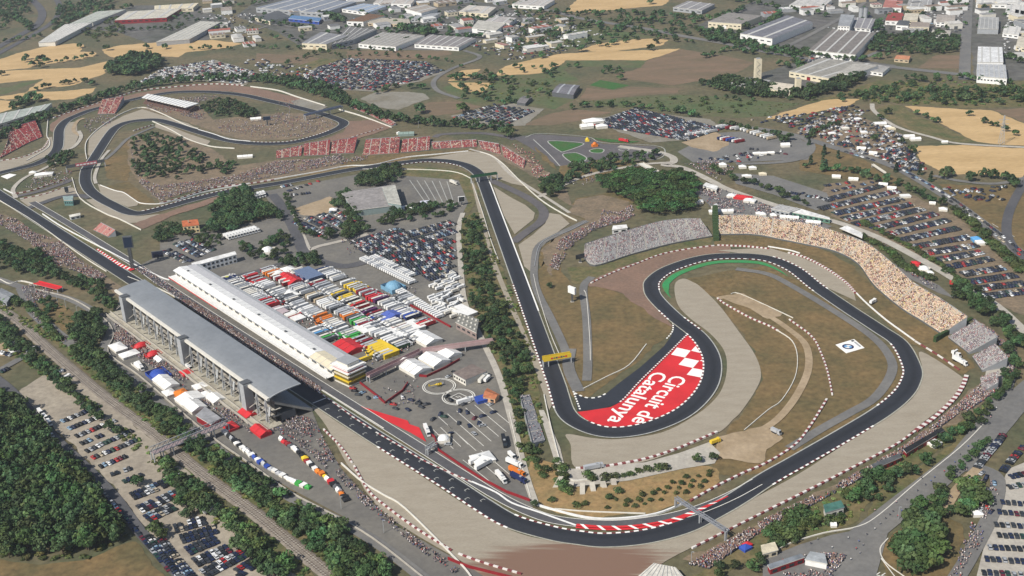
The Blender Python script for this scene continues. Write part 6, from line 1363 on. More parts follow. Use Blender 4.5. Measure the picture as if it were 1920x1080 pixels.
def proto_from(boxes):
    V, F, K = [], [], []
    for (c, s, col) in boxes:
        i = len(V)
        V += [(c[0] + x * s[0] / 2, c[1] + y * s[1] / 2, c[2] + z * s[2] / 2) for z in (-1, 1) for x, y in ((-1, -1), (1, -1), (1, 1), (-1, 1))]
        F += [tuple(i + k for k in f) for f in ((4, 5, 6, 7), (0, 1, 5, 4), (1, 2, 6, 5), (2, 3, 7, 6), (3, 0, 4, 7))]; K += [col] * 8
    return np.array(V, dtype=float), np.array(F), np.array(K, dtype=float)
TINT = (-1, -1, -1)
CARP = proto_from([((0, 0, .62), (4.3, 1.76, .62), TINT), ((-.4, 0, 1.14), (2.3, 1.5, .42), (.03, .035, .04)), ((-.5, 0, 1.40), (1.6, 1.36, .1), TINT)])
CARC = [('black', (.010, .011, .014), 7), ('dark blue', (.010, .018, .055), 8), ('dark grey', (.035, .038, .045), 6), ('silver', (.34, .35, .36), 4), ('white', (.68, .68, .67), 2.5), ('red', (.36, .02, .02), 2), ('dark green', (.015, .05, .035), 1), ('maroon', (.12, .012, .025), 1), ('pale blue', (.20, .30, .40), 1), ('beige', (.40, .34, .25), 1)]
def car_col(): 
    t = R.uniform(0, sum(c[2] for c in CARC))
    for c in CARC:
        t -= c[2]
        if t <= 0: return c
    return CARC[0]
CARS = []     # x y yaw colour label lot
def lot(name, end, rows, deep=1, sp=2.5, keep=.95, flip=0.0):
    sp *= 1.1
    for k, (a, b) in enumerate(rows):
        A, B = G(*a), G(*b); d = B - A; n = int(d.length / sp); u = d.normalized(); v = Vector((-u.y, u.x, 0)); yaw = math.atan2(v.y, v.x)
        for j in range(deep):
            for i in range(n):
                if R.random() > keep: continue
                p = A + u * (sp * (i + .5) + R.uniform(-.15, .15)) + v * (j * 5.4 + R.uniform(-.4, .4)); c = car_col()
                CARS.append((p.x, p.y, yaw + R.uniform(-.05, .05) + (math.pi if R.random() < .4 else 0), c[1], '%s car %s %s, %s row of %s' % (c[0], ORD[min(i, 59)], end, ORD[min(k * deep + j, 59)], name), name))
def line(name, end, path, sp=6.0, off=0.0, keep=.9, along=True):
    P = resample(smooth(gp(path), 5), sp); N_ = normals(P)
    for i, (p, n) in enumerate(zip(P, N_)):
        if R.random() > keep: continue
        c = car_col(); yaw = math.atan2(n.y, n.x) - (math.pi / 2 if along else 0); q = p + n * off
        CARS.append((q.x, q.y, yaw + R.uniform(-.06, .06), c[1], '%s car %s %s, %s' % (c[0], ORD[min(i, 59)], end, name), name))
lot('the upper gravel car park', 'from the wood road', [((115, 793), (188, 763)), ((128, 807), (207, 774)), ((141, 821), (224, 787)), ((151, 835), (240, 798)), ((160, 849), (252, 808)), ((172, 862), (262, 825)), ((186, 878), (238, 857)), ((207, 892), (252, 878)), ((230, 906), (275, 889))], sp=2.55)
lot('the middle gravel car park', 'from the wood road', [((250, 937), (349, 897)), ((263, 961), (367, 917)), ((278, 979), (335, 952))], deep=2, sp=2.5)
lot('the lower gravel car park', 'from the wood road', [((328, 998), (392, 980)), ((340, 1018), (410, 997)), ((353, 1040), (418, 1013)), ((368, 1062), (438, 1032)), ((385, 1083), (474, 1037)), ((445, 1084), (502, 1048))], deep=2, sp=2.5)
line('parked at the foot of the wood', 'from the top', '146,880 212,955 258,1010 310,1075', 5.6, 2.0, .85); line('along the kerb of the lower gravel car park', 'from the top', '302,1012 322,1038 345,1066 362,1085', 2.8, 0, .9, False); line('along the road beside the dry field', 'from the top', '262,1015 290,1050 320,1088', 2.8, 5.5, .85, False)
lot('the pale bottom right car park', 'from the left', [((1893, 897), (1935, 888)), ((1888, 915), (1935, 910)), ((1874, 943), (1935, 948)), ((1868, 962), (1935, 967)), ((1862, 985), (1935, 989)), ((1857, 1005), (1935, 1009)), ((1850, 1028), (1935, 1032)), ((1844, 1050), (1935, 1056)), ((1838, 1075), (1935, 1082))], sp=2.9)
line('under the trees by the striped lane', 'from the bottom', '1832,878 1850,855 1870,832 1880,818', 3.0, 0, .95, False); line('opposite the trees by the striped lane', 'from the bottom', '1880,885 1900,860 1925,835', 3.0, 0, .8, False)
GR = [((1560, 376), (1655, 351)), ((1555, 391), (1683, 362)), ((1580, 401), (1692, 376)), ((1598, 411), (1712, 386)), ((1618, 421), (1732, 395)), ((1652, 430), (1757, 404)), ((1676, 441), (1780, 416)), ((1701, 452), (1799, 431)), ((1728, 464), (1820, 448)), ((1746, 477), (1836, 463)), ((1765, 490), (1846, 476)), ((1788, 503), (1860, 489)), ((1815, 517), (1884, 506)), ((1830, 531), (1905, 520)), ((1838, 545), (1925, 535)), ((1850, 560), (1930, 550))]
GR = [((a[0] - (b[0] - a[0]) * .12, a[1] - (b[1] - a[1]) * .12), (b[0] + (b[0] - a[0]) * .05, b[1] + (b[1] - a[1]) * .05)) for a, b in GR]
lot('the big grass car park', 'from the stadium road', GR, deep=2, sp=2.55, keep=.97); lot('the big grass car park edge', 'from the left', [((1545, 350), (1600, 343)), ((1560, 360), (1650, 340))], keep=.5)
lot('the paddock car park', 'from the left', [((668, 462), (760, 434)), ((675, 471), (858, 420)), ((690, 481), (858, 436)), ((706, 489), (858, 453)), ((726, 498), (858, 469)), ((746, 508), (858, 484)), ((772, 517), (858, 499)), ((802, 527), (858, 513))], deep=3, sp=2.45, keep=.97)
lot('the car park by the sand lot', 'from the top', [((550, 417), (603, 444)), ((572, 410), (626, 438)), ((597, 404), (646, 430)), ((620, 398), (660, 418))], deep=2); lot('the car park by the farmhouse', 'from the top', [((306, 472), (352, 495)), ((328, 458), (376, 484)), ((350, 452), (394, 474))], deep=2); lot('the inner road car park', 'from the left', [((526, 352), (560, 345)), ((540, 360), (600, 340)), ((535, 368), (590, 362))], keep=.6)
lot('the media hall roof', 'from the left', [((660, 385), (715, 372)), ((655, 375), (710, 362))], keep=.55)
_ap = sorted(gp('852,700 841,708 845,752 838,745 755,747 771,752 738,760 742,768 730,757 790,765 786,757 765,770 833,783 812,788 826,778 876,775 890,786 898,795 905,782 862,772 845,815 860,795 880,800 889,815 840,835 665,735 672,742 680,738 690,748 662,730 707,747 785,758 800,760 870,760 925,775 905,800 920,760'), key=lambda p: p.y)
for i, p in enumerate(_ap):
    c = car_col(); CARS.append((p.x, p.y, R.uniform(0, 3.1), c[1], '%s car parked loose on the helicopter apron, %s from the bottom edge' % (c[0], ORD[i]), 'the helicopter apron'))
line('in the traffic on the right hand road', 'from the top', '1560,277 1600,289 1680,316 1770,368 1850,426 1915,478', 8, -2.2, .55); line('in the traffic on the right hand road, far lane', 'from the top', '1680,315 1770,367 1850,425 1915,477', 6.5, 2.2, .9)
lot('the forecourt', 'from the left', [((1400, 280), (1470, 285)), ((1330, 300), (1410, 290))], keep=.4); lot('the asphalt lot', 'from the left', [((1470, 360), (1530, 372)), ((1500, 362), (1545, 374)), ((1390, 340), (1440, 338))], keep=.6)
lot('the forest lot', 'from the left', [((-8, 625), (20, 640)), ((-8, 660), (25, 668)), ((0, 700), (20, 690))], keep=.7); lot('the big top right grid', 'from the left', [((1115 + 14 * i, 236 + 2.4 * i), (1200 + 13.0 * i, 205 + 3.0 * i)) for i in range(13)], deep=2, keep=.97)
lot('the far belt grid', 'from the left', [((852 + 12 * i, 222 + 1.5 * i), (930 + 9 * i, 196 + 1.5 * i)) for i in range(9)], deep=1, keep=.9)
def loose(poly, n, ang, name, jit=.25, white=0.0):
    P = gp(poly); xs = [p.x for p in P]; ys = [p.y for p in P]; k = 0
    while k < n:
        q = (R.uniform(min(xs), max(xs)), R.uniform(min(ys), max(ys)))
        if inside(q, P):
            c = car_col() if R.random() > white else CARC[4]; CARS.append((q[0], q[1], ang + R.gauss(0, jit), c[1], None, name)); k += 1
loose('600,126 650,110 800,117 832,133 788,150 700,170 610,166 560,155', 1500, .4, 'far lot'); loose('262,155 300,130 400,114 486,138 458,158 382,150', 600, .4, 'far lot', .4, .35); loose('1495,250 1530,224 1600,214 1690,254 1700,285 1738,320 1680,308 1600,284', 420, .7, 'camp', .8, .25)
loose('860,60 960,40 1080,60 1060,100 960,115 900,100', 260, .5, 'far estate', 1, .3); loose('1640,292 1700,275 1740,318 1700,322', 120, .7, 'camp', .8); loose('1760,350 1850,355 1890,345 1880,380 1800,375', 60, .7, 'camp', .8); loose('1420,232 1500,215 1600,198 1610,204 1500,230', 60, .4, 'far lot'); loose('450,110 500,112 560,160 480,150', 60, .4, 'far lot', .6, .3)
loose('480,118 560,122 640,135 600,170 500,150', 160, .4, 'far lot', .6, .3); loose('990,45 1060,40 1150,70 1080,95 990,110 940,120', 140, .5, 'far estate', 1, .35); loose('1400,225 1600,200 1640,212 1500,245', 90, .4, 'far lot'); loose('1480,112 1560,104 1580,112 1500,122', 30, .3, 'far lot')
loose('880,20 1000,20 1060,40 980,60 880,50', 120, .4, 'far estate', 1, .4); loose('1500,60 1800,10 1810,60 1640,64', 130, .4, 'far estate', 1, .4); loose('1880,40 1925,30 1925,110 1885,120', 70, .4, 'far estate', 1, .5); loose('640,30 860,30 880,60 700,60', 80, .4, 'far estate', 1, .4); loose('380,30 480,25 480,75 400,60', 90, .4, 'far estate', 1, .5)
loose('1830,880 1870,900 1860,960 1830,1010', 14, 1.1, 'lane', .5); loose('1300,300 1420,285 1480,290 1380,305', 30, .4, 'forecourt', 1); loose('655,455 760,430 700,470', 25, .4, 'lot', .4)
CARS.sort(key=lambda c: (Vector((c[0], c[1], 0)) - CAMP).length)
n = 0; rest = []
for x, y, yaw, col, lab, lt in CARS:
    if n < 300 and lab:
        o = bpy.data.objects.new('parked_car' if 'traffic' not in lab else 'car', CARB); o.location = (x, y, Z_PAVE + .07); o.rotation_euler = (0, 0, yaw); o.color = (*col, 1); o.scale = (1.2, 1.22, 1.2); link(o)
        w = bpy.data.objects.new('car_windows', CARW); link(w, o); tag(o, lab, 'car', 'cars in ' + lt if lt.startswith('the') else 'cars ' + lt); n += 1
    else: rest.append((x, y, yaw, col))
o = scatter('distant_cars', CARP, [(x, y, Z_PAVE + .05, yaw, 1.18, 1.2, 1.2) for x, y, yaw, c in rest], [c for *_, c in rest], M_COL); tag(o, None, None, None, 'stuff')

# ------------------------------------------------ trucks in the paddock
def truck_meshes(L=13.2, W=2.6, Hh=3.0, roof=M_OBJ):
    mb = MB(); mb.box((0, 0, 1.1 + Hh / 2), (L, W, Hh), M_OBJ); mb.box((0, 0, 1.1 + Hh + .05), (L - .1, W - .05, .1), roof); mb.box((L * .3, 0, 1.1 + Hh + .3), (1.6, 1.4, .4), flat('grey')) if L > 10 else None; tr = mb.mesh('trailer')
    mb = MB(); P = [(L / 2 + .5, .6), (L / 2 + .5, 3.6), (L / 2 + 2.0, 3.5), (L / 2 + 2.6, 2.0), (L / 2 + 2.7, .6)]
    for s in (-1, 1): mb.face([(x, s * 1.22, z) for x, z in P], M_OBJ)
    for (x0, z0), (x1, z1) in zip(P[:-1], P[1:]): mb.face(((x0, -1.22, z0), (x1, -1.22, z1), (x1, 1.22, z1), (x0, 1.22, z0)), M_GLASS if x0 == L / 2 + 2.0 else M_OBJ)
    cab = mb.mesh('cab')
    mb = MB()
    for x in (-L / 2 + 1.5, -L / 2 + 2.7, -L / 2 + 3.9, L / 2 + 1.4, L / 2 - 1.0):
        for s in (-1, 1): mb.box((x, s * 1.05, .5), (1.0, .4, 1.0), flat('black'))
    return tr, cab, mb.mesh('wheel_set')
TRK_M = truck_meshes(); TRK_W = truck_meshes(roof=flat('offwhite')); TRK_G = truck_meshes(12.0, 2.5, 2.9, flat('silver')); COACH = truck_meshes(11.0, 2.5, 2.6); VAN = truck_meshes(5.4, 2.2, 2.1)
def vehicle(name, meshes, p, yaw, col, label, cat, group, cabcol=None):
    o = bpy.data.objects.new(name, meshes[0]); o.location = (p.x, p.y, Z_PAVE + .06); o.rotation_euler = (0, 0, yaw); o.color = (*col, 1); link(o); tag(o, label, cat, group)
    c = bpy.data.objects.new('cab', meshes[1]); c.color = (*(cabcol or col), 1); link(c, o); w = bpy.data.objects.new('wheel', meshes[2]); link(w, o); w['kind'] = 'stuff'
    return o
SEED = [((480, 525), 'red'), ((500, 515), 'orange'), ((515, 540), 'white'), ((535, 530), 'dred'), ((545, 522), 'red'), ((580, 512), 'navy'), ((440, 537), 'navy'), ((455, 547), 'grey'), ((503, 573), 'red'), ((500, 560), 'white'), ((545, 600), 'red'), ((560, 586), 'white'), ((580, 572), 'dgrey'), ((555, 560), 'dgrey'), ((610, 575), 'white'), ((615, 550), 'white'),
  ((640, 562), 'yellow'), ((660, 546), 'yellow'), ((655, 563), 'yellow'), ((600, 565), 'tan'), ((630, 592), 'white'), ((625, 604), 'orange'), ((655, 600), 'orange'), ((668, 606), 'green'), ((690, 604), 'blue'), ((640, 612), 'lblue'), ((603, 612), 'orange'), ((590, 612), 'navy'), ((610, 630), 'lblue'), ((598, 622), 'white'), ((618, 638), 'green'), ((655, 628), 'green'), ((702, 615), 'white'), ((720, 622), 'white'), ((690, 640), 'dred'),
  ((740, 640), 'white'), ((705, 646), 'red'), ((712, 656), 'yellow'), ((740, 662), 'silver'), ((770, 656), 'dgreen'), ((702, 578), 'purple'), ((722, 583), 'white'), ((772, 590), 'blue'), ((782, 600), 'navy'), ((760, 612), 'red'), ((735, 604), 'white'), ((765, 575), 'white'), ((650, 520), 'white'), ((700, 500), 'white'), ((730, 515), 'white'), ((790, 620), 'white'), ((800, 610), 'red'), ((760, 625), 'white'), ((560, 535), 'silver'), ((600, 545), 'dred'), ((680, 560), 'dred'), ((690, 568), 'red'), ((640, 580), 'dgrey'), ((745, 560), 'dgrey')]
CW = dict(navy='dark blue', dgrey='dark grey', dred='dark red', lblue='light blue', dgreen='dark green', tan='beige')
PAD = [tuple(v) for v in pp('395,520 455,525 500,508 560,512 625,510 700,538 780,572 806,605 790,640 745,672 690,685 655,660 610,640 560,605 480,562')]
def to_px(p):
    d = Vector(p) - CAMP; w = d.dot(FWD); return 960 + F_PX * d.dot(RGT) / w, 540 + F_PX * d.dot(DWN) / w
yawV = math.atan2(FP.V.y, FP.V.x)
rowi = 0
for v in (34, 52, 71, 89, 108, 126, 145, 163, 182):
    u = -10; k = 0
    while u < FP.L + 60:
        p = FP(u, v + R.uniform(-1, 1)); q = to_px(p)
        if inside(q, PAD) and R.random() < .92:
            s = min(SEED, key=lambda s: (s[0][0] - q[0]) ** 2 + (1.6 * (s[0][1] - q[1])) ** 2)[1]
            if R.random() < .36: s = R.choice(['white', 'white', 'white', 'silver', 'dgrey', 'dred'])
            vehicle('truck', R.choice([TRK_M, TRK_M, TRK_W, TRK_G]), p, yawV + R.uniform(-.03, .03) + (math.pi if rowi % 2 else 0), C[s], '%s race truck, %s from the left in the %s row behind the pit building' % (CW.get(s, s), ORD[min(k, 59)], ORD[rowi]), 'truck', 'race trucks in the paddock', C['white'] if R.random() < .5 else None); k += 1
        u += R.choice([3.4, 3.5, 3.6, 3.8, 4.4, 6.5])
    rowi += 1
# white motorhomes behind the trucks
MH = [tuple(v) for v in pp('632,498 690,484 705,487 772,520 778,532 745,545 700,540 660,525')]; rowi = 0
for v in range(150, 260, 9):
    u = -40; k = 0
    while u < FP.L + 120:
        p = FP(u, v); q = to_px(p)
        if inside(q, MH) and R.random() < .95: vehicle('motorhome', VAN, p, yawV, C['white'] if R.random() < .85 else C['silver'], 'white motorhome, %s from the left in the %s row above the race trucks' % (ORD[min(k, 59)], ORD[min(rowi, 20)]), 'motorhome', 'white motorhomes above the race trucks'); k += 1
        u += 3.3
    rowi += 1 if k else 0
A = G(748, 550); B = G(822, 598); u = (B - A).normalized(); 
for i in range(20):
    p = A + u * (B - A).length * i / 19; vehicle('motorhome', VAN, p, yawV, C['white'], 'white motorhome %s along the red hoarding by the paddock' % ORD[i], 'motorhome', 'white motorhomes along the red hoarding')
BK = [tuple(v) for v in pp('792,548 850,512 862,530 868,575 850,600 815,588')]; _k = 0
for v in range(110, 330, 8):
    for u in range(-60, 420, 4):
        p = FP(u + R.uniform(-1, 1), v + R.uniform(-2, 2)); q = to_px(p)
        if inside(q, BK) and R.random() < .62 and _k < 58:
            c = R.choice(['white', 'white', 'white', 'silver', 'offwhite']); vehicle('camper_van', VAN, p, yawV + R.choice([0, 0, 1.57, R.uniform(-.5, .5)]), C[c], '%s camper van %s in the jumbled group beside the restaurant block' % (dict(offwhite='off white').get(c, c), ORD[_k]), 'camper van', 'camper vans beside the restaurant block'); _k += 1
def coach_row(a, b, n, ang, group, phr, cols=('white',), m=COACH, name='coach'):
    A, B = G(*a), G(*b)
    for i in range(n):
        p = A.lerp(B, i / max(1, n - 1)); c = cols[i % len(cols)]; vehicle(name, m, p, ang, C[c], '%s %s, %s from the left %s' % (CW.get(c, c), name, ORD[i], phr), name, group)
def ang_px(a, b): d = G(*b) - G(*a); return math.atan2(d.y, d.x)
coach_row((425, 447), (480, 433), 11, ang_px((410, 436), (440, 454)), 'white coaches by the grove', 'in the diagonal line by the grove'); coach_row((480, 370), (495, 366), 4, ang_px((478, 366), (486, 380)), 'white coaches by the inner road', 'beside the inner paddock road')
coach_row((1292, 255), (1335, 249), 8, ang_px((1290, 255), (1320, 249)), 'coaches in the coach yard', 'in the upper line of the coach yard', ('white', 'silver', 'white')); coach_row((1352, 262), (1385, 268), 7, ang_px((1350, 262), (1380, 256)), 'coaches in the coach yard', 'in the middle of the coach yard', ('navy', 'white', 'dred', 'blue')); coach_row((1395, 245), (1445, 262), 9, ang_px((1390, 258), (1430, 250)), 'coaches in the coach yard', 'at the tree side of the coach yard', ('white', 'white', 'tan'))
coach_row((1350, 240), (1385, 244), 5, ang_px((1345, 240), (1370, 236)), 'coaches in the coach yard', 'at the far end of the coach yard', ('white', 'silver', 'dred'))
for (x, y, x2, y2, c, lab) in ((850, 345, 862, 350, 'offwhite', 'pale green coach alone on the empty striped coach park'), (905, 715, 915, 705, 'offwhite', 'pale truck beside the brown roofed medical centre'), (912, 716, 921, 707, 'white', 'smaller white truck beside the medical centre'), (893, 868, 910, 860, 'white', 'white truck below the round tent by the pit lane'), (903, 878, 917, 870, 'white', 'second white truck by the pit lane corner'), (938, 898, 950, 912, 'white', 'white truck at the lower paddock corner'), (962, 872, 980, 880, 'white', 'white trailer with red sides at the paddock corner'), (967, 888, 985, 897, 'orange', 'orange and white truck at the paddock corner'), (970, 900, 985, 908, 'navy', 'dark blue truck at the paddock corner'), (945, 830, 948, 842, 'black', 'black bus parked beside the green bank'), (958, 857, 966, 865, 'white', 'white van at the end of the helicopter car park'),
   (800, 810, 806, 824, 'white', 'white truck with a dark screen beside the red pit exit paint'), (870, 757, 900, 748, 'white', 'long white trailer beside the lower helicopter pad'), (350, 690, 372, 705, 'white', 'white truck among market stalls'), (263, 690, 272, 702, 'white', 'white delivery truck by the market wall'), (390, 963, 404, 957, 'white', 'white van between trees of the gravel car park'), (123, 713, 132, 708, 'white', 'white van on the empty gravel lot'), (75, 775, 82, 784, 'white', 'white van beside the wood road'), (84, 785, 91, 793, 'white', 'second white van beside the wood road'), (92, 795, 99, 804, 'white', 'third white van beside the wood road'), (92, 819, 98, 822, 'white', 'white van in the shade of the wood'), (1338, 833, 1346, 830, 'yellow', 'yellow digger truck beside the hairpin tyre barrier'), (1452, 812, 1458, 815, 'silver', 'silver van on the infield dirt'), (1110, 881, 1120, 879, 'silver', 'blue white car trailer behind the hairpin barrier'), (1790, 667, 1800, 672, 'white', 'small white truck on the spectator bank'), (1797, 680, 1808, 686, 'white', 'white recovery truck near the gravel corner'), (1635, 570, 1642, 566, 'white', 'white van on the marshal road below the cream grandstand'), (1168, 266, 1180, 268, 'red', 'red truck beside the kart track road')):
    vehicle('truck', VAN if 'van' in lab or 'small' in lab or 'digger' in lab else COACH, G(x, y), ang_px((x, y), (x2, y2)), C[c], lab, 'truck', None)
# two yellow and white helicopters' pads: one parked helicopter
def helicopter():
    p = G(822, 725); r = empty('helicopter', p, 'yellow and white helicopter standing on the upper landing circle', 'helicopter', None, .5); z = Z_PAVE + .1
    V = []; secs = [(4.6, .1, 1.4, 1.4), (4.0, .75, .8, 2.1), (2.6, 1.05, .5, 2.7), (.6, 1.1, .5, 2.8), (-1.2, .8, .9, 2.6), (-2.4, .3, 1.7, 2.3), (-7.6, .14, 2.1, 2.4)]
    mb = MB(); rings = [[(x, w * math.cos(t), (a + b) / 2 + (b - a) / 2 * math.sin(t)) for t in [2 * math.pi * k / 8 for k in range(8)]] for x, w, a, b in secs]
    for i, (A, B) in enumerate(zip(rings[:-1], rings[1:])):
        for k in range(8): j = (k + 1) % 8; mb.face((A[k], A[j], B[j], B[k]), flat('white') if i < 2 else flat('yellow'))
    mb.build('fuselage', r); mb = MB(); mb.box((-7.4, 0, 3.0), (1.0, .12, 1.8), flat('yellow')); mb.build('tail_fin', r)
    for s in (-1, 1): mb = MB(); mb.bar((-1.2, s * 1.1, .1), (3.0, s * 1.1, .1), .15, flat('dgrey')); mb.bar((0, s * 1.1, .1), (0, s * .6, .8), .12, flat('dgrey')); mb.bar((2, s * 1.1, .1), (2, s * .6, .8), .12, flat('dgrey')); mb.build('skid', r)
    mb = MB(); mb.cyl((.6, 0), .2, 2.7, 3.4, flat('dgrey'), 8); mb.build('rotor_mast', r)
    for k in range(4): a = math.pi / 4 + k * math.pi / 2; mb = MB(); mb.bar((.6, 0, 3.4), (.6 + 5.4 * math.cos(a), 5.4 * math.sin(a), 3.35), .35, flat('dgrey'), .06); mb.build('rotor_blade', r)
    mb = MB(); mb.face([(4.3, -.5, 1.5), (4.3, .5, 1.5), (3.2, .8, 2.45), (3.2, -.8, 2.45)], M_GLASS); mb.build('windscreen', r)
    r.location.z = z
helicopter()

# ------------------------------------------------ tents, stalls, hospitality
def tent(label, x, y, w, d, h, c='white', rz=0.0, style='peak', cat='tent', name='tent', group=None):
    p = G(x, y); r = empty(name, (p.x, p.y, 0), label, cat, group); Q = Matrix.Rotation(rz, 3, 'Z'); m = flat(c)
    def W(a, b, z): return p + Q @ Vector((a * w / 2, b * d / 2, 0)) + Vector((0, 0, z))
    lo = .55 * h; mb = MB()
    for (a, b), (e, f_) in (((-1, -1), (1, -1)), ((1, -1), (1, 1)), ((1, 1), (-1, 1)), ((-1, 1), (-1, -1))): mb.face((W(a, b, 0), W(e, f_, 0), W(e, f_, lo), W(a, b, lo)), flat('offwhite') if c == 'white' else m)
    part(mb, 'side_wall', r); mb = MB(); K = ((-1.05, -1.05), (1.05, -1.05), (1.05, 1.05), (-1.05, 1.05))
    if style == 'peak':
        for i in range(4): a, b = K[i], K[(i + 1) % 4]; mid = W((a[0] + b[0]) * .18, (a[1] + b[1]) * .18, lo + (h - lo) * .45); mb.face((W(*a, lo + .03), W(*b, lo + .03), W(0, 0, h)), m)
    elif style == 'gable':
        n = max(2, int(w / 6))
        for i in range(n):
            a0, a1 = -1.05 + 2.1 * i / n, -1.05 + 2.1 * (i + 1) / n - .03
            mb.face((W(a0, -1.05, lo + .03), W(a1, -1.05, lo + .03), W(a1, 0, h), W(a0, 0, h)), m); mb.face((W(a0, 0, h), W(a1, 0, h), W(a1, 1.05, lo + .03), W(a0, 1.05, lo + .03)), m)
        for e in (-1.05, 1.05): mb.face((W(e, -1.05, lo), W(e, 0, h), W(e, 1.05, lo)), m)
    elif style == 'dome':
        nu, nv = 14, 5
        for i in range(nu):
            for j in range(nv):
                f2 = lambda i, j: W(math.cos(2 * math.pi * i / nu) * math.cos(math.pi / 2 * j / nv), math.sin(2 * math.pi * i / nu) * math.cos(math.pi / 2 * j / nv), h * math.sin(math.pi / 2 * j / nv) + .02); mb.face((f2(i, j), f2(i + 1, j), f2(i + 1, j + 1), f2(i, j + 1)), m)
    else: mb.prism([tuple(W(*k, 0))[:2] for k in K], lo + .05, lo + .5, m, bottom=True)
    part(mb, 'canopy', r); return r
PA, MA = FP.a, FS.a
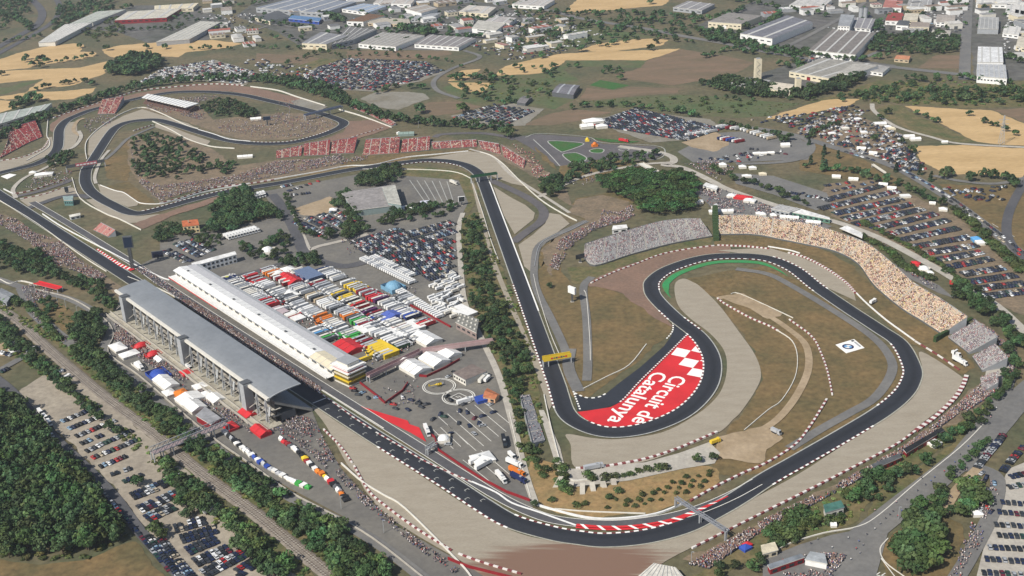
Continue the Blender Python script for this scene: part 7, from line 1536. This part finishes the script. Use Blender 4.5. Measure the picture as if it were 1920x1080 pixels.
for t in (
 ('faceted white dome in the trees above the paddock', 502, 475, 14, 14, 7, 'white', 0, 'dome'),
 ('white hospitality marquee, left of the three by the red hoarding', 775, 693, 26, 16, 6, 'white', PA, 'gable'), ('middle white hospitality marquee with grey middle stripe', 815, 681, 20, 16, 6.5, 'white', PA, 'gable'), ('right hand white hospitality marquee nearest the walkway', 843, 669, 14, 14, 6, 'white', PA, 'gable'),
 ('large white marquee roof in the rear paddock', 735, 632, 20, 16, 6, 'white', PA, 'flat'), ('white marquee with round windows near the rear red fences', 800, 640, 22, 16, 6, 'white', PA, 'gable'), ('white flat roofed unit with red corner at the rear paddock', 770, 618, 18, 18, 6, 'white', PA, 'flat'), ('white square awning roof in the middle of the paddock', 685, 622, 16, 12, 6, 'white', PA, 'flat'), ('white marquee cluster beside the restaurant block', 868, 588, 22, 14, 5, 'white', PA, 'flat'),
 ('two storey grey blue hospitality building behind the trucks', 580, 522, 26, 15, 10, (.12, .16, .25), PA, 'flat'), ('bright red awning roof near the race control tower', 655, 655, 22, 20, 5.5, 'red', PA, 'gable'), ('yellow edged hospitality roof in the lower paddock', 718, 660, 26, 14, 7, 'yellow', PA, 'flat'), ('blue roofed hospitality hall behind the yellow trucks', 738, 543, 18, 15, 8, (.15, .30, .42), PA, 'dome'), ('grey awning over team trucks', 585, 590, 18, 15, 5.5, 'grey', PA, 'flat'), ('pink grey awning with red sides between trucks', 520, 590, 18, 15, 5.5, (.42, .34, .35), PA, 'flat'), ('white awning with red sides beside the pink one', 553, 598, 20, 10, 5.5, 'white', PA, 'flat'),
 ('grey awning in the middle of the paddock', 655, 587, 16, 12, 5.5, 'grey', PA, 'flat'), ('red tent with yellow emblem in the upper paddock', 545, 528, 24, 14, 6, 'red', PA, 'gable'), ('white peaked tent left of the red one', 522, 517, 12, 12, 5.5, 'white', PA, 'peak'), ('second white peaked tent in the upper paddock', 540, 510, 12, 12, 5.5, 'white', PA, 'peak'), ('lime and yellow inflatable tent behind the pit roof', 427, 527, 9, 9, 5, (.45, .45, .10), PA, 'dome'), ('green team tent in the paddock', 655, 634, 15, 10, 5.5, 'green', PA, 'flat'), ('white awning by the pit roof', 545, 555, 16, 10, 5.5, 'white', PA, 'peak'), ('blue team tent at the rear of the paddock', 735, 598, 12, 22, 6, (.08, .12, .38), PA, 'gable'),
 ('white tent group at the paddock corner by the pit lane', 905, 864, 14, 12, 4.5, 'white', .4, 'peak'), ('round white tent beside the starting straight', 832, 826, 9, 9, 4.5, 'white', 0, 'dome'), ('blue truck awning beside the terracotta hut', 903, 752, 9, 8, 4, 'blue', .4, 'flat'),
 ('white star shaped canopy at the top of the market', 222, 655, 16, 10, 4.5, 'white', MA, 'peak'), ('white sail canopy beside the star shaped one', 243, 668, 10, 14, 4.5, 'white', MA, 'peak'), ('orange red inflatable pavilion in the upper market', 265, 652, 9, 13, 5, 'red', MA, 'dome'), ('second orange red inflatable pavilion in the market', 288, 668, 9, 12, 5, 'red', MA, 'dome'), ('long white rounded tent in the market', 260, 688, 15, 6, 4, 'white', MA, 'dome'), ('white box tent next to the rounded one', 300, 678, 10, 6, 4, 'white', MA, 'gable'), ('big blue double dome tent in the market', 298, 706, 18, 14, 5.5, 'blue', MA, 'dome'), ('large white tent below the blue dome', 312, 722, 22, 12, 5, 'white', MA, 'gable'),
 ('white tent pair in the lower market', 318, 740, 10, 8, 4, 'white', MA, 'peak'), ('brown and orange stall tent in the lower market', 341, 742, 12, 9, 4.5, 'orange', MA, 'peak'), ('long white tent in the lower market', 357, 752, 14, 18, 5, 'white', MA, 'gable'), ('wide white tent beside the red fronted shop', 365, 766, 18, 12, 5.5, 'white', MA, 'gable'), ('white square tent near the stand wall', 375, 728, 9, 9, 4, 'white', MA, 'peak'), ('white tents joined in a bend near the stand wall', 388, 742, 8, 8, 4, 'white', MA, 'peak'), ('white twin tents at the lower stand wall', 406, 751, 13, 11, 4.5, 'white', MA, 'gable'), ('red fan shop tent under the stand end', 465, 780, 13, 9, 4.5, 'red', MA, 'gable'), ('red tents beside the footbridge foot', 433, 803, 11, 8, 4, 'red', MA, 'peak'), ('red tents below the footbridge foot', 490, 812, 15, 9, 4.5, 'red', MA, 'gable'), ('red and white stall tents in the crowd of the market', 350, 702, 9, 8, 4, 'red', MA, 'peak'),
 ('white tent pair in the small lot at the left edge', 22, 645, 8, 7, 3.5, 'white', MA, 'peak'), ('second white tent in the small lot at the left edge', 27, 660, 8, 7, 3.5, 'white', MA, 'peak'), ('white house shaped tent at the railway path', 59, 659, 8, 7, 4, 'white', .5, 'gable'), ('white awning van tent at the gravel lot entrance', 110, 699, 7, 5, 3, 'white', .5, 'gable'),
 ('white marquee with three peaks above the kart track', 1112, 232, 26, 14, 8, 'white', .2, 'peak'), ('white marquee right of the three peaked one', 1128, 240, 14, 9, 6, 'white', .2, 'peak'), ('pale tent left of the three peaked marquee', 1100, 240, 16, 10, 6, 'white', .2, 'gable'), ('orange balloon sculpture beside the kart track', 1115, 275, 7, 5, 6, 'orange', .3, 'dome'), ('yellow balloon on the kart track edge', 1101, 265, 5, 5, 5, 'yellow', 0, 'dome'),
 ('red and white tents row by the stadium food court', 1393, 373, 18, 9, 4.5, 'red', -.5, 'peak'), ('white pagoda tent right of the red food court tents', 1406, 379, 12, 8, 4.5, 'white', -.5, 'peak'), ('white pagoda tent left of the red food court tents', 1372, 370, 9, 8, 4.5, 'white', -.5, 'peak'), ('white canopy beside the umbrella pines', 1308, 381, 11, 7, 4.5, 'white', 0, 'peak'), ('small white and red kiosk near the stadium entrance', 1340, 390, 7, 5, 4, 'white', 1.0, 'gable'), ('white awnings over the left top of the cream grandstand', 1352, 400, 24, 5, 4.5, 'white', 0, 'gable'),
 ('white pagoda row behind the cream grandstand, left one', 1423, 404, 6, 6, 4.5, 'white', 0, 'peak'), ('white pagoda row behind the cream grandstand, middle one', 1430, 405, 6, 6, 4.5, 'white', 0, 'peak'), ('white pagoda row behind the cream grandstand, right one', 1450, 407, 6, 6, 4.5, 'white', 0, 'peak'), ('long white bar canopy behind the cream grandstand', 1480, 411, 18, 5, 4, 'white', -.35, 'gable'), ('white canopy near the pointed pavilion end', 1525, 420, 14, 5, 4, 'white', -.4, 'gable'), ('red tents below the stadium road', 1716, 497, 8, 6, 4, 'red', -.5, 'peak'), ('white domed tent below the stadium road', 1732, 508, 10, 9, 5, 'white', -.5, 'dome'), ('small white tent near the white dome below the road', 1744, 514, 5, 5, 3.5, 'white', 0, 'peak'), ('red beer tent beside the stadium road', 1789, 534, 6, 6, 5, 'red', 0, 'peak'),
 ('white and blue tent at the edge of the grass car park', 1838, 458, 8, 8, 4.5, 'white', 0, 'peak'), ('blue tent at the edge of the grass car park', 1830, 452, 8, 8, 5, 'lblue', 0, 'peak'), ('white camper tent above the grass car park', 1568, 333, 9, 6, 3.5, 'white', -.3, 'gable'), ('second white camper tent above the grass car park', 1600, 338, 10, 6, 3.5, 'white', -.3, 'gable'), ('third white camper tent above the grass car park', 1656, 348, 9, 6, 3.5, 'white', -.4, 'gable'), ('fourth white camper tent above the grass car park', 1672, 355, 9, 6, 3.5, 'white', -.4, 'gable'), ('white canopy under trees at the grass car park corner', 1697, 370, 10, 7, 3.5, 'white', 0, 'flat'), ('white van tent at the grass car park edge', 1748, 383, 6, 4, 3, 'white', -.3, 'gable'), ('white tent with blue corner beside the traffic road', 1768, 395, 8, 6, 4, 'white', -.3, 'peak'),
 ('large white camp tent in the upper right camp', 1650, 234, 14, 9, 4, 'white', 0, 'gable'), ('white camp tent right of the large one', 1665, 240, 8, 6, 4, 'white', 0, 'peak'), ('pale yellow camp tent at the track edge', 1672, 243, 8, 6, 4, 'cream', 0, 'peak'), ('white camp tent beside the dirt road', 1704, 258, 12, 8, 4, 'white', 0, 'gable'), ('second white camp tent beside the dirt road', 1716, 263, 12, 7, 4, 'white', 0, 'gable'), ('white camp tent by the traffic road', 1615, 281, 10, 6, 4, 'white', -.4, 'gable'), ('white camp tent further along the traffic road', 1637, 290, 9, 5, 4, 'white', -.4, 'gable'), ('small white trailer on the field track', 1771, 268, 7, 4, 3, 'white', 0, 'gable'), ('white camp tent near the lower trees of the camp', 1620, 250, 8, 6, 3.5, 'white', 0, 'peak'), ('white camp tent at the upper edge of the camp', 1608, 225, 9, 6, 3.5, 'white', 0, 'peak'), ('white camp tent left in the camp', 1560, 252, 9, 6, 3.5, 'white', 0, 'peak'), ('pale camp tent in the middle of the camp', 1585, 242, 9, 6, 3.5, 'offwhite', 0, 'peak'),
 ('white tent among trees south of the forecourt', 1355, 312, 8, 7, 5, 'white', 0, 'peak'), ('white stall tent row in the forecourt, left one', 1392, 315, 8, 6, 4, 'white', 0, 'peak'), ('white stall tent row in the forecourt, right one', 1411, 317, 8, 6, 4, 'white', 0, 'peak'), ('white campers line in the forecourt, left one', 1418, 290, 8, 4, 3.5, 'white', 0, 'gable'), ('white campers line in the forecourt, middle one', 1432, 290, 8, 4, 3.5, 'white', 0, 'gable'), ('white campers line in the forecourt, right one', 1445, 289, 8, 4, 3.5, 'white', 0, 'gable'), ('white house tent with red roof at the road bend', 1472, 275, 10, 8, 5, 'white', 0, 'gable'), ('pale tent beside the asphalt lot', 1400, 332, 10, 6, 3.5, 'white', 0, 'peak'), ('pale yellow tent beside the asphalt lot', 1430, 328, 8, 6, 3.5, 'cream', 0, 'peak'),
 ('white round tent on the bank left of the far link road', 83, 330, 20, 10, 5, 'white', .2, 'peak'), ('small white tent on the bank near the inner bend bridge', 62, 326, 8, 6, 4, 'white', .2, 'peak'), ('white canopy behind the media hall', 680, 338, 8, 6, 4, 'white', 0, 'peak'), ('white canopy group in front of the media hall', 765, 393, 14, 9, 4.5, 'white', 0, 'gable'), ('pale lilac flat canopy beside the coach park', 797, 383, 9, 9, 4, (.55, .55, .62), .2, 'flat'), ('white pavilion beside the sand lot', 625, 396, 8, 8, 4, 'white', 0, 'peak'), ('white tent in the grove of the far loop', 480, 225, 14, 6, 4, 'white', .2, 'gable'), ('white kiosk on the wooded infield', 262, 313, 8, 7, 5, 'white', 0, 'peak'), ('white trucks tent beside the wooded infield', 460, 296, 18, 5, 4, 'white', .1, 'gable'), ('white tent above the red grandstand row', 748, 252, 6, 5, 4, 'white', 0, 'peak'), ('long green roofed hall above the red grandstand row', 762, 254, 20, 8, 5, (.20, .26, .23), 0, 'gable'),
 ('pale awning beside the road bank at the lower right', 1752, 835, 8, 6, 4, 'white', .6, 'peak'), ('blue and red stall among the spectators at the bottom', 1398, 1030, 6, 5, 3.5, 'blue', .6, 'peak'), ('red stall beside the blue one at the bottom', 1401, 1025, 5, 4, 3.5, 'red', .6, 'peak'), ('white kiosk in the planted rows', 1562, 987, 3.5, 3.5, 3, 'white', 0, 'gable'), ('white parasol group on the footpath at the lower right', 1832, 966, 6, 5, 3.5, 'white', 0, 'peak')):
    tent(t[0], *t[1:7], t[7], t[8], t[9]) if len(t) > 9 else tent(*t)
# market stalls strung along the lower market road
def stall_row(path, cols, phr, group, w=3.6):
    P = resample(smooth(gp(path), 5), w + .5); N_ = normals(P)
    for i, (p, n_) in enumerate(zip(P, N_)):
        c = cols[(i * 7 + i // 3) % len(cols)]; x, y = to_px(p)
        tent('%s stall tent, %s from the top %s' % (CW.get(c, c if isinstance(c, str) else 'pale'), ORD[min(i, 59)], phr), x + R.uniform(-1, 1), y, w, R.uniform(2.6, 4.2), R.uniform(2.4, 3.4), c, math.atan2(n_.y, n_.x) - math.pi / 2 + R.uniform(-.15, .15), R.choice(['gable', 'peak', 'flat']), 'stall', 'market_stall', group)
stall_row('422,812 450,838 480,862 520,888 552,905 584,918', ['white', 'white', 'white', 'green', 'white', 'blue', 'white', 'grey', 'dgrey', 'white', 'dred', 'white', 'silver', 'white', 'black'], 'of the outer market row', 'stalls of the outer market row'); stall_row('528,826 560,850 590,880 615,900 632,918 650,940', ['white', 'dred', 'black', 'white', 'orange', 'black', 'yellow', 'red', 'white', 'dgrey', 'white', 'orange', 'black'], 'of the inner market row', 'stalls of the inner market row')

# ------------------------------------------------ people
PERP = proto_from([((0, 0, .42), (.34, .26, .84), (.06, .06, .09)), ((0, 0, 1.12), (.5, .34, .62), TINT), ((0, 0, 1.58), (.26, .26, .28), (.22, .13, .09))])
SEATP = proto_from([((0, 0, .45), (.52, .50, .6), TINT), ((0, 0, .86), (.26, .26, .26), (.16, .09, .06))])
T, cl = [], []
for x, y, z, pal in CROWD: T.append((x, y, z, R.uniform(-.6, .6), 1.0, 1.0, 1.05)); v = R.uniform(.85, 1.1); cl.append([c * v for c in pal])
o = scatter('seated_crowd', SEATP, T, cl, M_COL); tag(o, None, None, None, 'stuff')
T, cl = [], []
def crowd(poly, n, pal='mix'):
    P = gp(poly); xs = [p.x for p in P]; ys = [p.y for p in P]; k = 0
    while k < n:
        q = (R.uniform(min(xs), max(xs)), R.uniform(min(ys), max(ys)))
        if inside(q, P):
            k += 1
            if mnoise.noise(Vector((q[0] * .055, q[1] * .055, 5))) + .6 * mnoise.noise(Vector((q[0] * .2, q[1] * .2, 2))) < R.uniform(-.5, .25): k -= .6; continue
            T.append((q[0], q[1], Z_PAVE, R.uniform(0, 6.28), 1.2, 1.2, 1.15)); cl.append(R.choice(PAL[pal]))
def crowd_line(path, width, n, pal='mix'):
    P = resample(smooth(gp(path), 5), 1.0); N_ = normals(P)
    for _ in range(n):
        i = R.randrange(len(P)); q = P[i] + N_[i] * R.uniform(-width, width); T.append((q.x, q.y, Z_PAVE, R.uniform(0, 6.28), 1.2, 1.2, 1.15)); cl.append(R.choice(PAL[pal]))
crowd('-10,400 30,412 67,439 117,455 145,485 167,499 200,520 190,530 150,512 107,499 87,482 50,452 -10,416', 2600); crowd('160,225 200,215 225,215 205,235 170,250 155,240', 260); crowd('75,325 110,315 140,325 120,345 70,355 45,352', 300); crowd('18,240 42,228 66,230 66,245 50,262 8,292', 160, 'red'); crowd('275,196 330,204 372,205 400,215 380,226 330,215 275,205', 420)
crowd('240,260 250,300 262,345 300,378 340,365 450,345 520,330 640,308 640,298 520,303 430,332 300,350 262,335', 2600)
crowd('400,226 470,222 520,215 600,220 630,236 560,258 460,258 410,246', 900); crowd('330,185 380,180 420,182 400,186 370,196', 260); crowd('1185,385 1190,405 1130,425 1080,455 1060,480 1045,510 1030,500 1050,450 1110,420 1160,400', 1300); crowd('1130,395 1180,405 1186,412 1120,430', 500)
crowd('240,600 262,628 330,680 430,745 470,785 430,790 380,755 330,715 270,680 235,650 215,640 225,600', 2600); crowd('430,790 480,785 545,775 590,790 610,830 640,880 620,890 580,850 520,810 470,815', 800); crowd('600,835 650,895 700,945 790,1020 860,1070 850,1080 770,1020 690,955 640,905', 420)
crowd_line('345,565 430,622 520,682 560,708', 3.6, 1500); crowd_line('262,505 345,563 430,620', 4, 500); crowd_line('560,708 600,735', 3, 220)
crowd('1290,1060 1440,972 1560,915 1640,870 1700,835 1790,765 1800,775 1700,850 1640,885 1560,930 1440,990 1330,1068', 3000); crowd('1790,765 1840,720 1875,722 1870,735 1810,775', 700); crowd('1880,640 1905,660 1900,700 1885,720 1893,690 1885,660', 400); crowd('1820,598 1860,620 1885,645 1875,650 1830,612', 260)
crowd('1345,355 1400,370 1460,395 1440,405 1350,398 1320,385', 700); crowd('1280,310 1340,300 1380,315 1350,340 1290,310', 420); crowd('1440,405 1540,418 1540,428 1450,412', 300); crowd('1300,345 1345,355 1330,370 1300,365', 220); crowd('530,185 560,190 540,230 500,228', 120)
crowd('1450,1055 1530,1040 1590,1040 1560,1085 1470,1085', 420); crowd('1780,880 1830,885 1850,920 1800,930 1750,930 1740,960 1770,965 1800,910', 130); crowd('1830,960 1860,900 1870,930 1840,1020 1800,1085 1780,1085', 240); crowd('1650,450 1710,505 1760,540 1750,545 1690,505', 160)
crowd('40,540 60,535 100,548 90,560 55,575', 220); crowd('50,560 70,590 130,640 120,645 60,595', 130); crowd('640,450 700,440 690,470 650,480', 90); crowd('450,560 780,540 800,620 760,665 690,690 600,650', 1100); crowd('990,300 1030,325 1040,360 1000,330', 260, 'red'); crowd('960,270 1000,290 1030,330 1020,335 985,310', 200, 'red'); crowd('1060,330 1110,320 1120,340 1080,352', 60)
crowd('700,730 780,700 790,760 720,765', 60); crowd('215,600 235,605 230,640 215,650', 160); crowd('640,310 690,300 690,292 640,296', 160); crowd('560,320 640,296 640,290 560,306', 300)
o = scatter('standing_crowd', PERP, T, cl, M_COL); tag(o, None, None, None, 'stuff')
def person_mesh(step, lean):
    v = [(0, 0, .95), (.0, 0, 1.18), (0, 0, 1.42), (0, 0, 1.55), (.03, 0, 1.72), (0, .10, .90), (step, .11, .48), (step * 1.3, .11, .06), (step * 1.3 + .14, .11, .04), (0, -.10, .90), (-step, -.11, .50), (-step * 1.4, -.11, .08), (-step * 1.4 + .14, -.11, .05),
         (0, .20, 1.40), (-step * .5, .25, 1.14), (-step * .2 + .08, .25, .92), (0, -.20, 1.40), (step * .5, -.25, 1.14), (step * .8 + .08, -.25, .94)]
    e = [(0, 1), (1, 2), (2, 3), (3, 4), (0, 5), (5, 6), (6, 7), (7, 8), (0, 9), (9, 10), (10, 11), (11, 12), (2, 13), (13, 14), (14, 15), (2, 16), (16, 17), (17, 18)]
    rad = [.15, .15, .17, .06, .11, .10, .07, .05, .04, .10, .07, .05, .04, .07, .05, .04, .07, .05, .04]
    me = bpy.data.meshes.new('p'); me.from_pydata(v, e, []); o = bpy.data.objects.new('p', me); COL.objects.link(o)
    o.modifiers.new('s', 'SKIN')
    for i, d in enumerate(me.skin_vertices[0].data): d.radius = (rad[i], rad[i] * (.8 if i < 3 else 1)); d.use_root = i == 0
    bpy.context.view_layer.update()
    m2 = bpy.data.meshes.new_from_object(o.evaluated_get(bpy.context.evaluated_depsgraph_get())); bpy.data.objects.remove(o)
    m2.materials.clear(); m2.materials.append(M_OBJ); m2.materials.append(flat((.05, .06, .10))); m2.materials.append(flat((.40, .26, .19)))
    for f in m2.polygons: z = f.center.z; m2.polygons[f.index].material_index = 1 if z < .92 and abs(f.center.y) < .2 else (2 if z > 1.52 else 0)
    return m2
PM = [person_mesh(.16, 0), person_mesh(.05, 0), person_mesh(-.14, 0)]
PEO = gp('1668,968 1674,962 1690,961 1697,967 1703,963 1683,971 1712,955 1745,905 1752,898 1770,887 1800,855 1823,838 1735,912 1720,923 1640,995 1625,1005 1650,985 1610,1018 1618,1025 1605,1032 1590,1012 1565,1000 1520,1022 1533,1014 1560,1030 1575,1045 1548,1042 1595,1052 1612,1040 1680,945 1660,975 1640,960 1880,742 1892,730 1868,768 1857,785 1840,800 1815,840 1790,870 1905,722 1700,940 1728,900')
CN = ['white', 'black', 'red', 'blue', 'grey', 'yellow', 'pink', 'green']; CV = [(.7, .7, .68), (.02, .02, .03), (.45, .03, .03), (.04, .09, .3), (.25, .25, .26), (.65, .5, .08), (.6, .35, .35), (.06, .25, .10)]
PEO.sort(key=lambda p: p.y)
for i, p in enumerate(PEO):
    k = R.choice([0, 0, 1, 1, 2, 3, 4, 6]); o = bpy.data.objects.new('person', R.choice(PM)); o.location = (p.x, p.y, Z_ROAD + .05); o.rotation_euler = (0, 0, R.choice([.8, .9, 3.9, 4.0, R.uniform(0, 6)])); o.color = (*CV[k], 1); link(o)
    tag(o, 'person in a %s top walking on the wide road, %s from the bottom edge' % (CN[k], ORD[i]), 'person', 'people walking on the wide road')
def lamp(x, y, i):
    p = G(x, y); r = empty('street_lamp', p, 'thin street lamp post, %s along the market and railway side' % ORD[i], 'street lamp', 'lamp posts'); mb = MB(); mb.bar(p, p + Vector((0, 0, 9)), .25, M_STEEL); part(mb, 'post', r); mb = MB(); mb.box(p + Vector((.7, 0, 9.1)), (1.6, .4, .2), M_STEEL); part(mb, 'lamp_head', r)
for i, (x, y) in enumerate(((108, 568), (124, 578), (146, 592), (640, 955), (720, 1000), (1370, 1040), (1796, 920), (1684, 975), (1296, 1060), (785, 240))): lamp(x, y, i)
# ------------------------------------------------ air
mb = MB(); mb.box((0, 3500, (H + 9 - 1.2) / 2 - .6), (18100, 21000, H + 10), M_WHITE)
hz = mb.build('haze'); hz.data.materials.clear(); tag(hz, None, None, None, 'stuff')
vm = bpy.data.materials.new('haze'); vm.use_nodes = True; nt = vm.node_tree; nt.nodes.remove(nt.nodes['Principled BSDF'])
pv = nt.nodes.new('ShaderNodeVolumePrincipled'); pv.inputs['Color'].default_value = (.80, .87, 1.0, 1); pv.inputs['Density'].default_value = HAZE; pv.inputs['Anisotropy'].default_value = .2
nt.links.new(pv.outputs[0], nt.nodes['Material Output'].inputs['Volume']); hz.data.materials.append(vm)
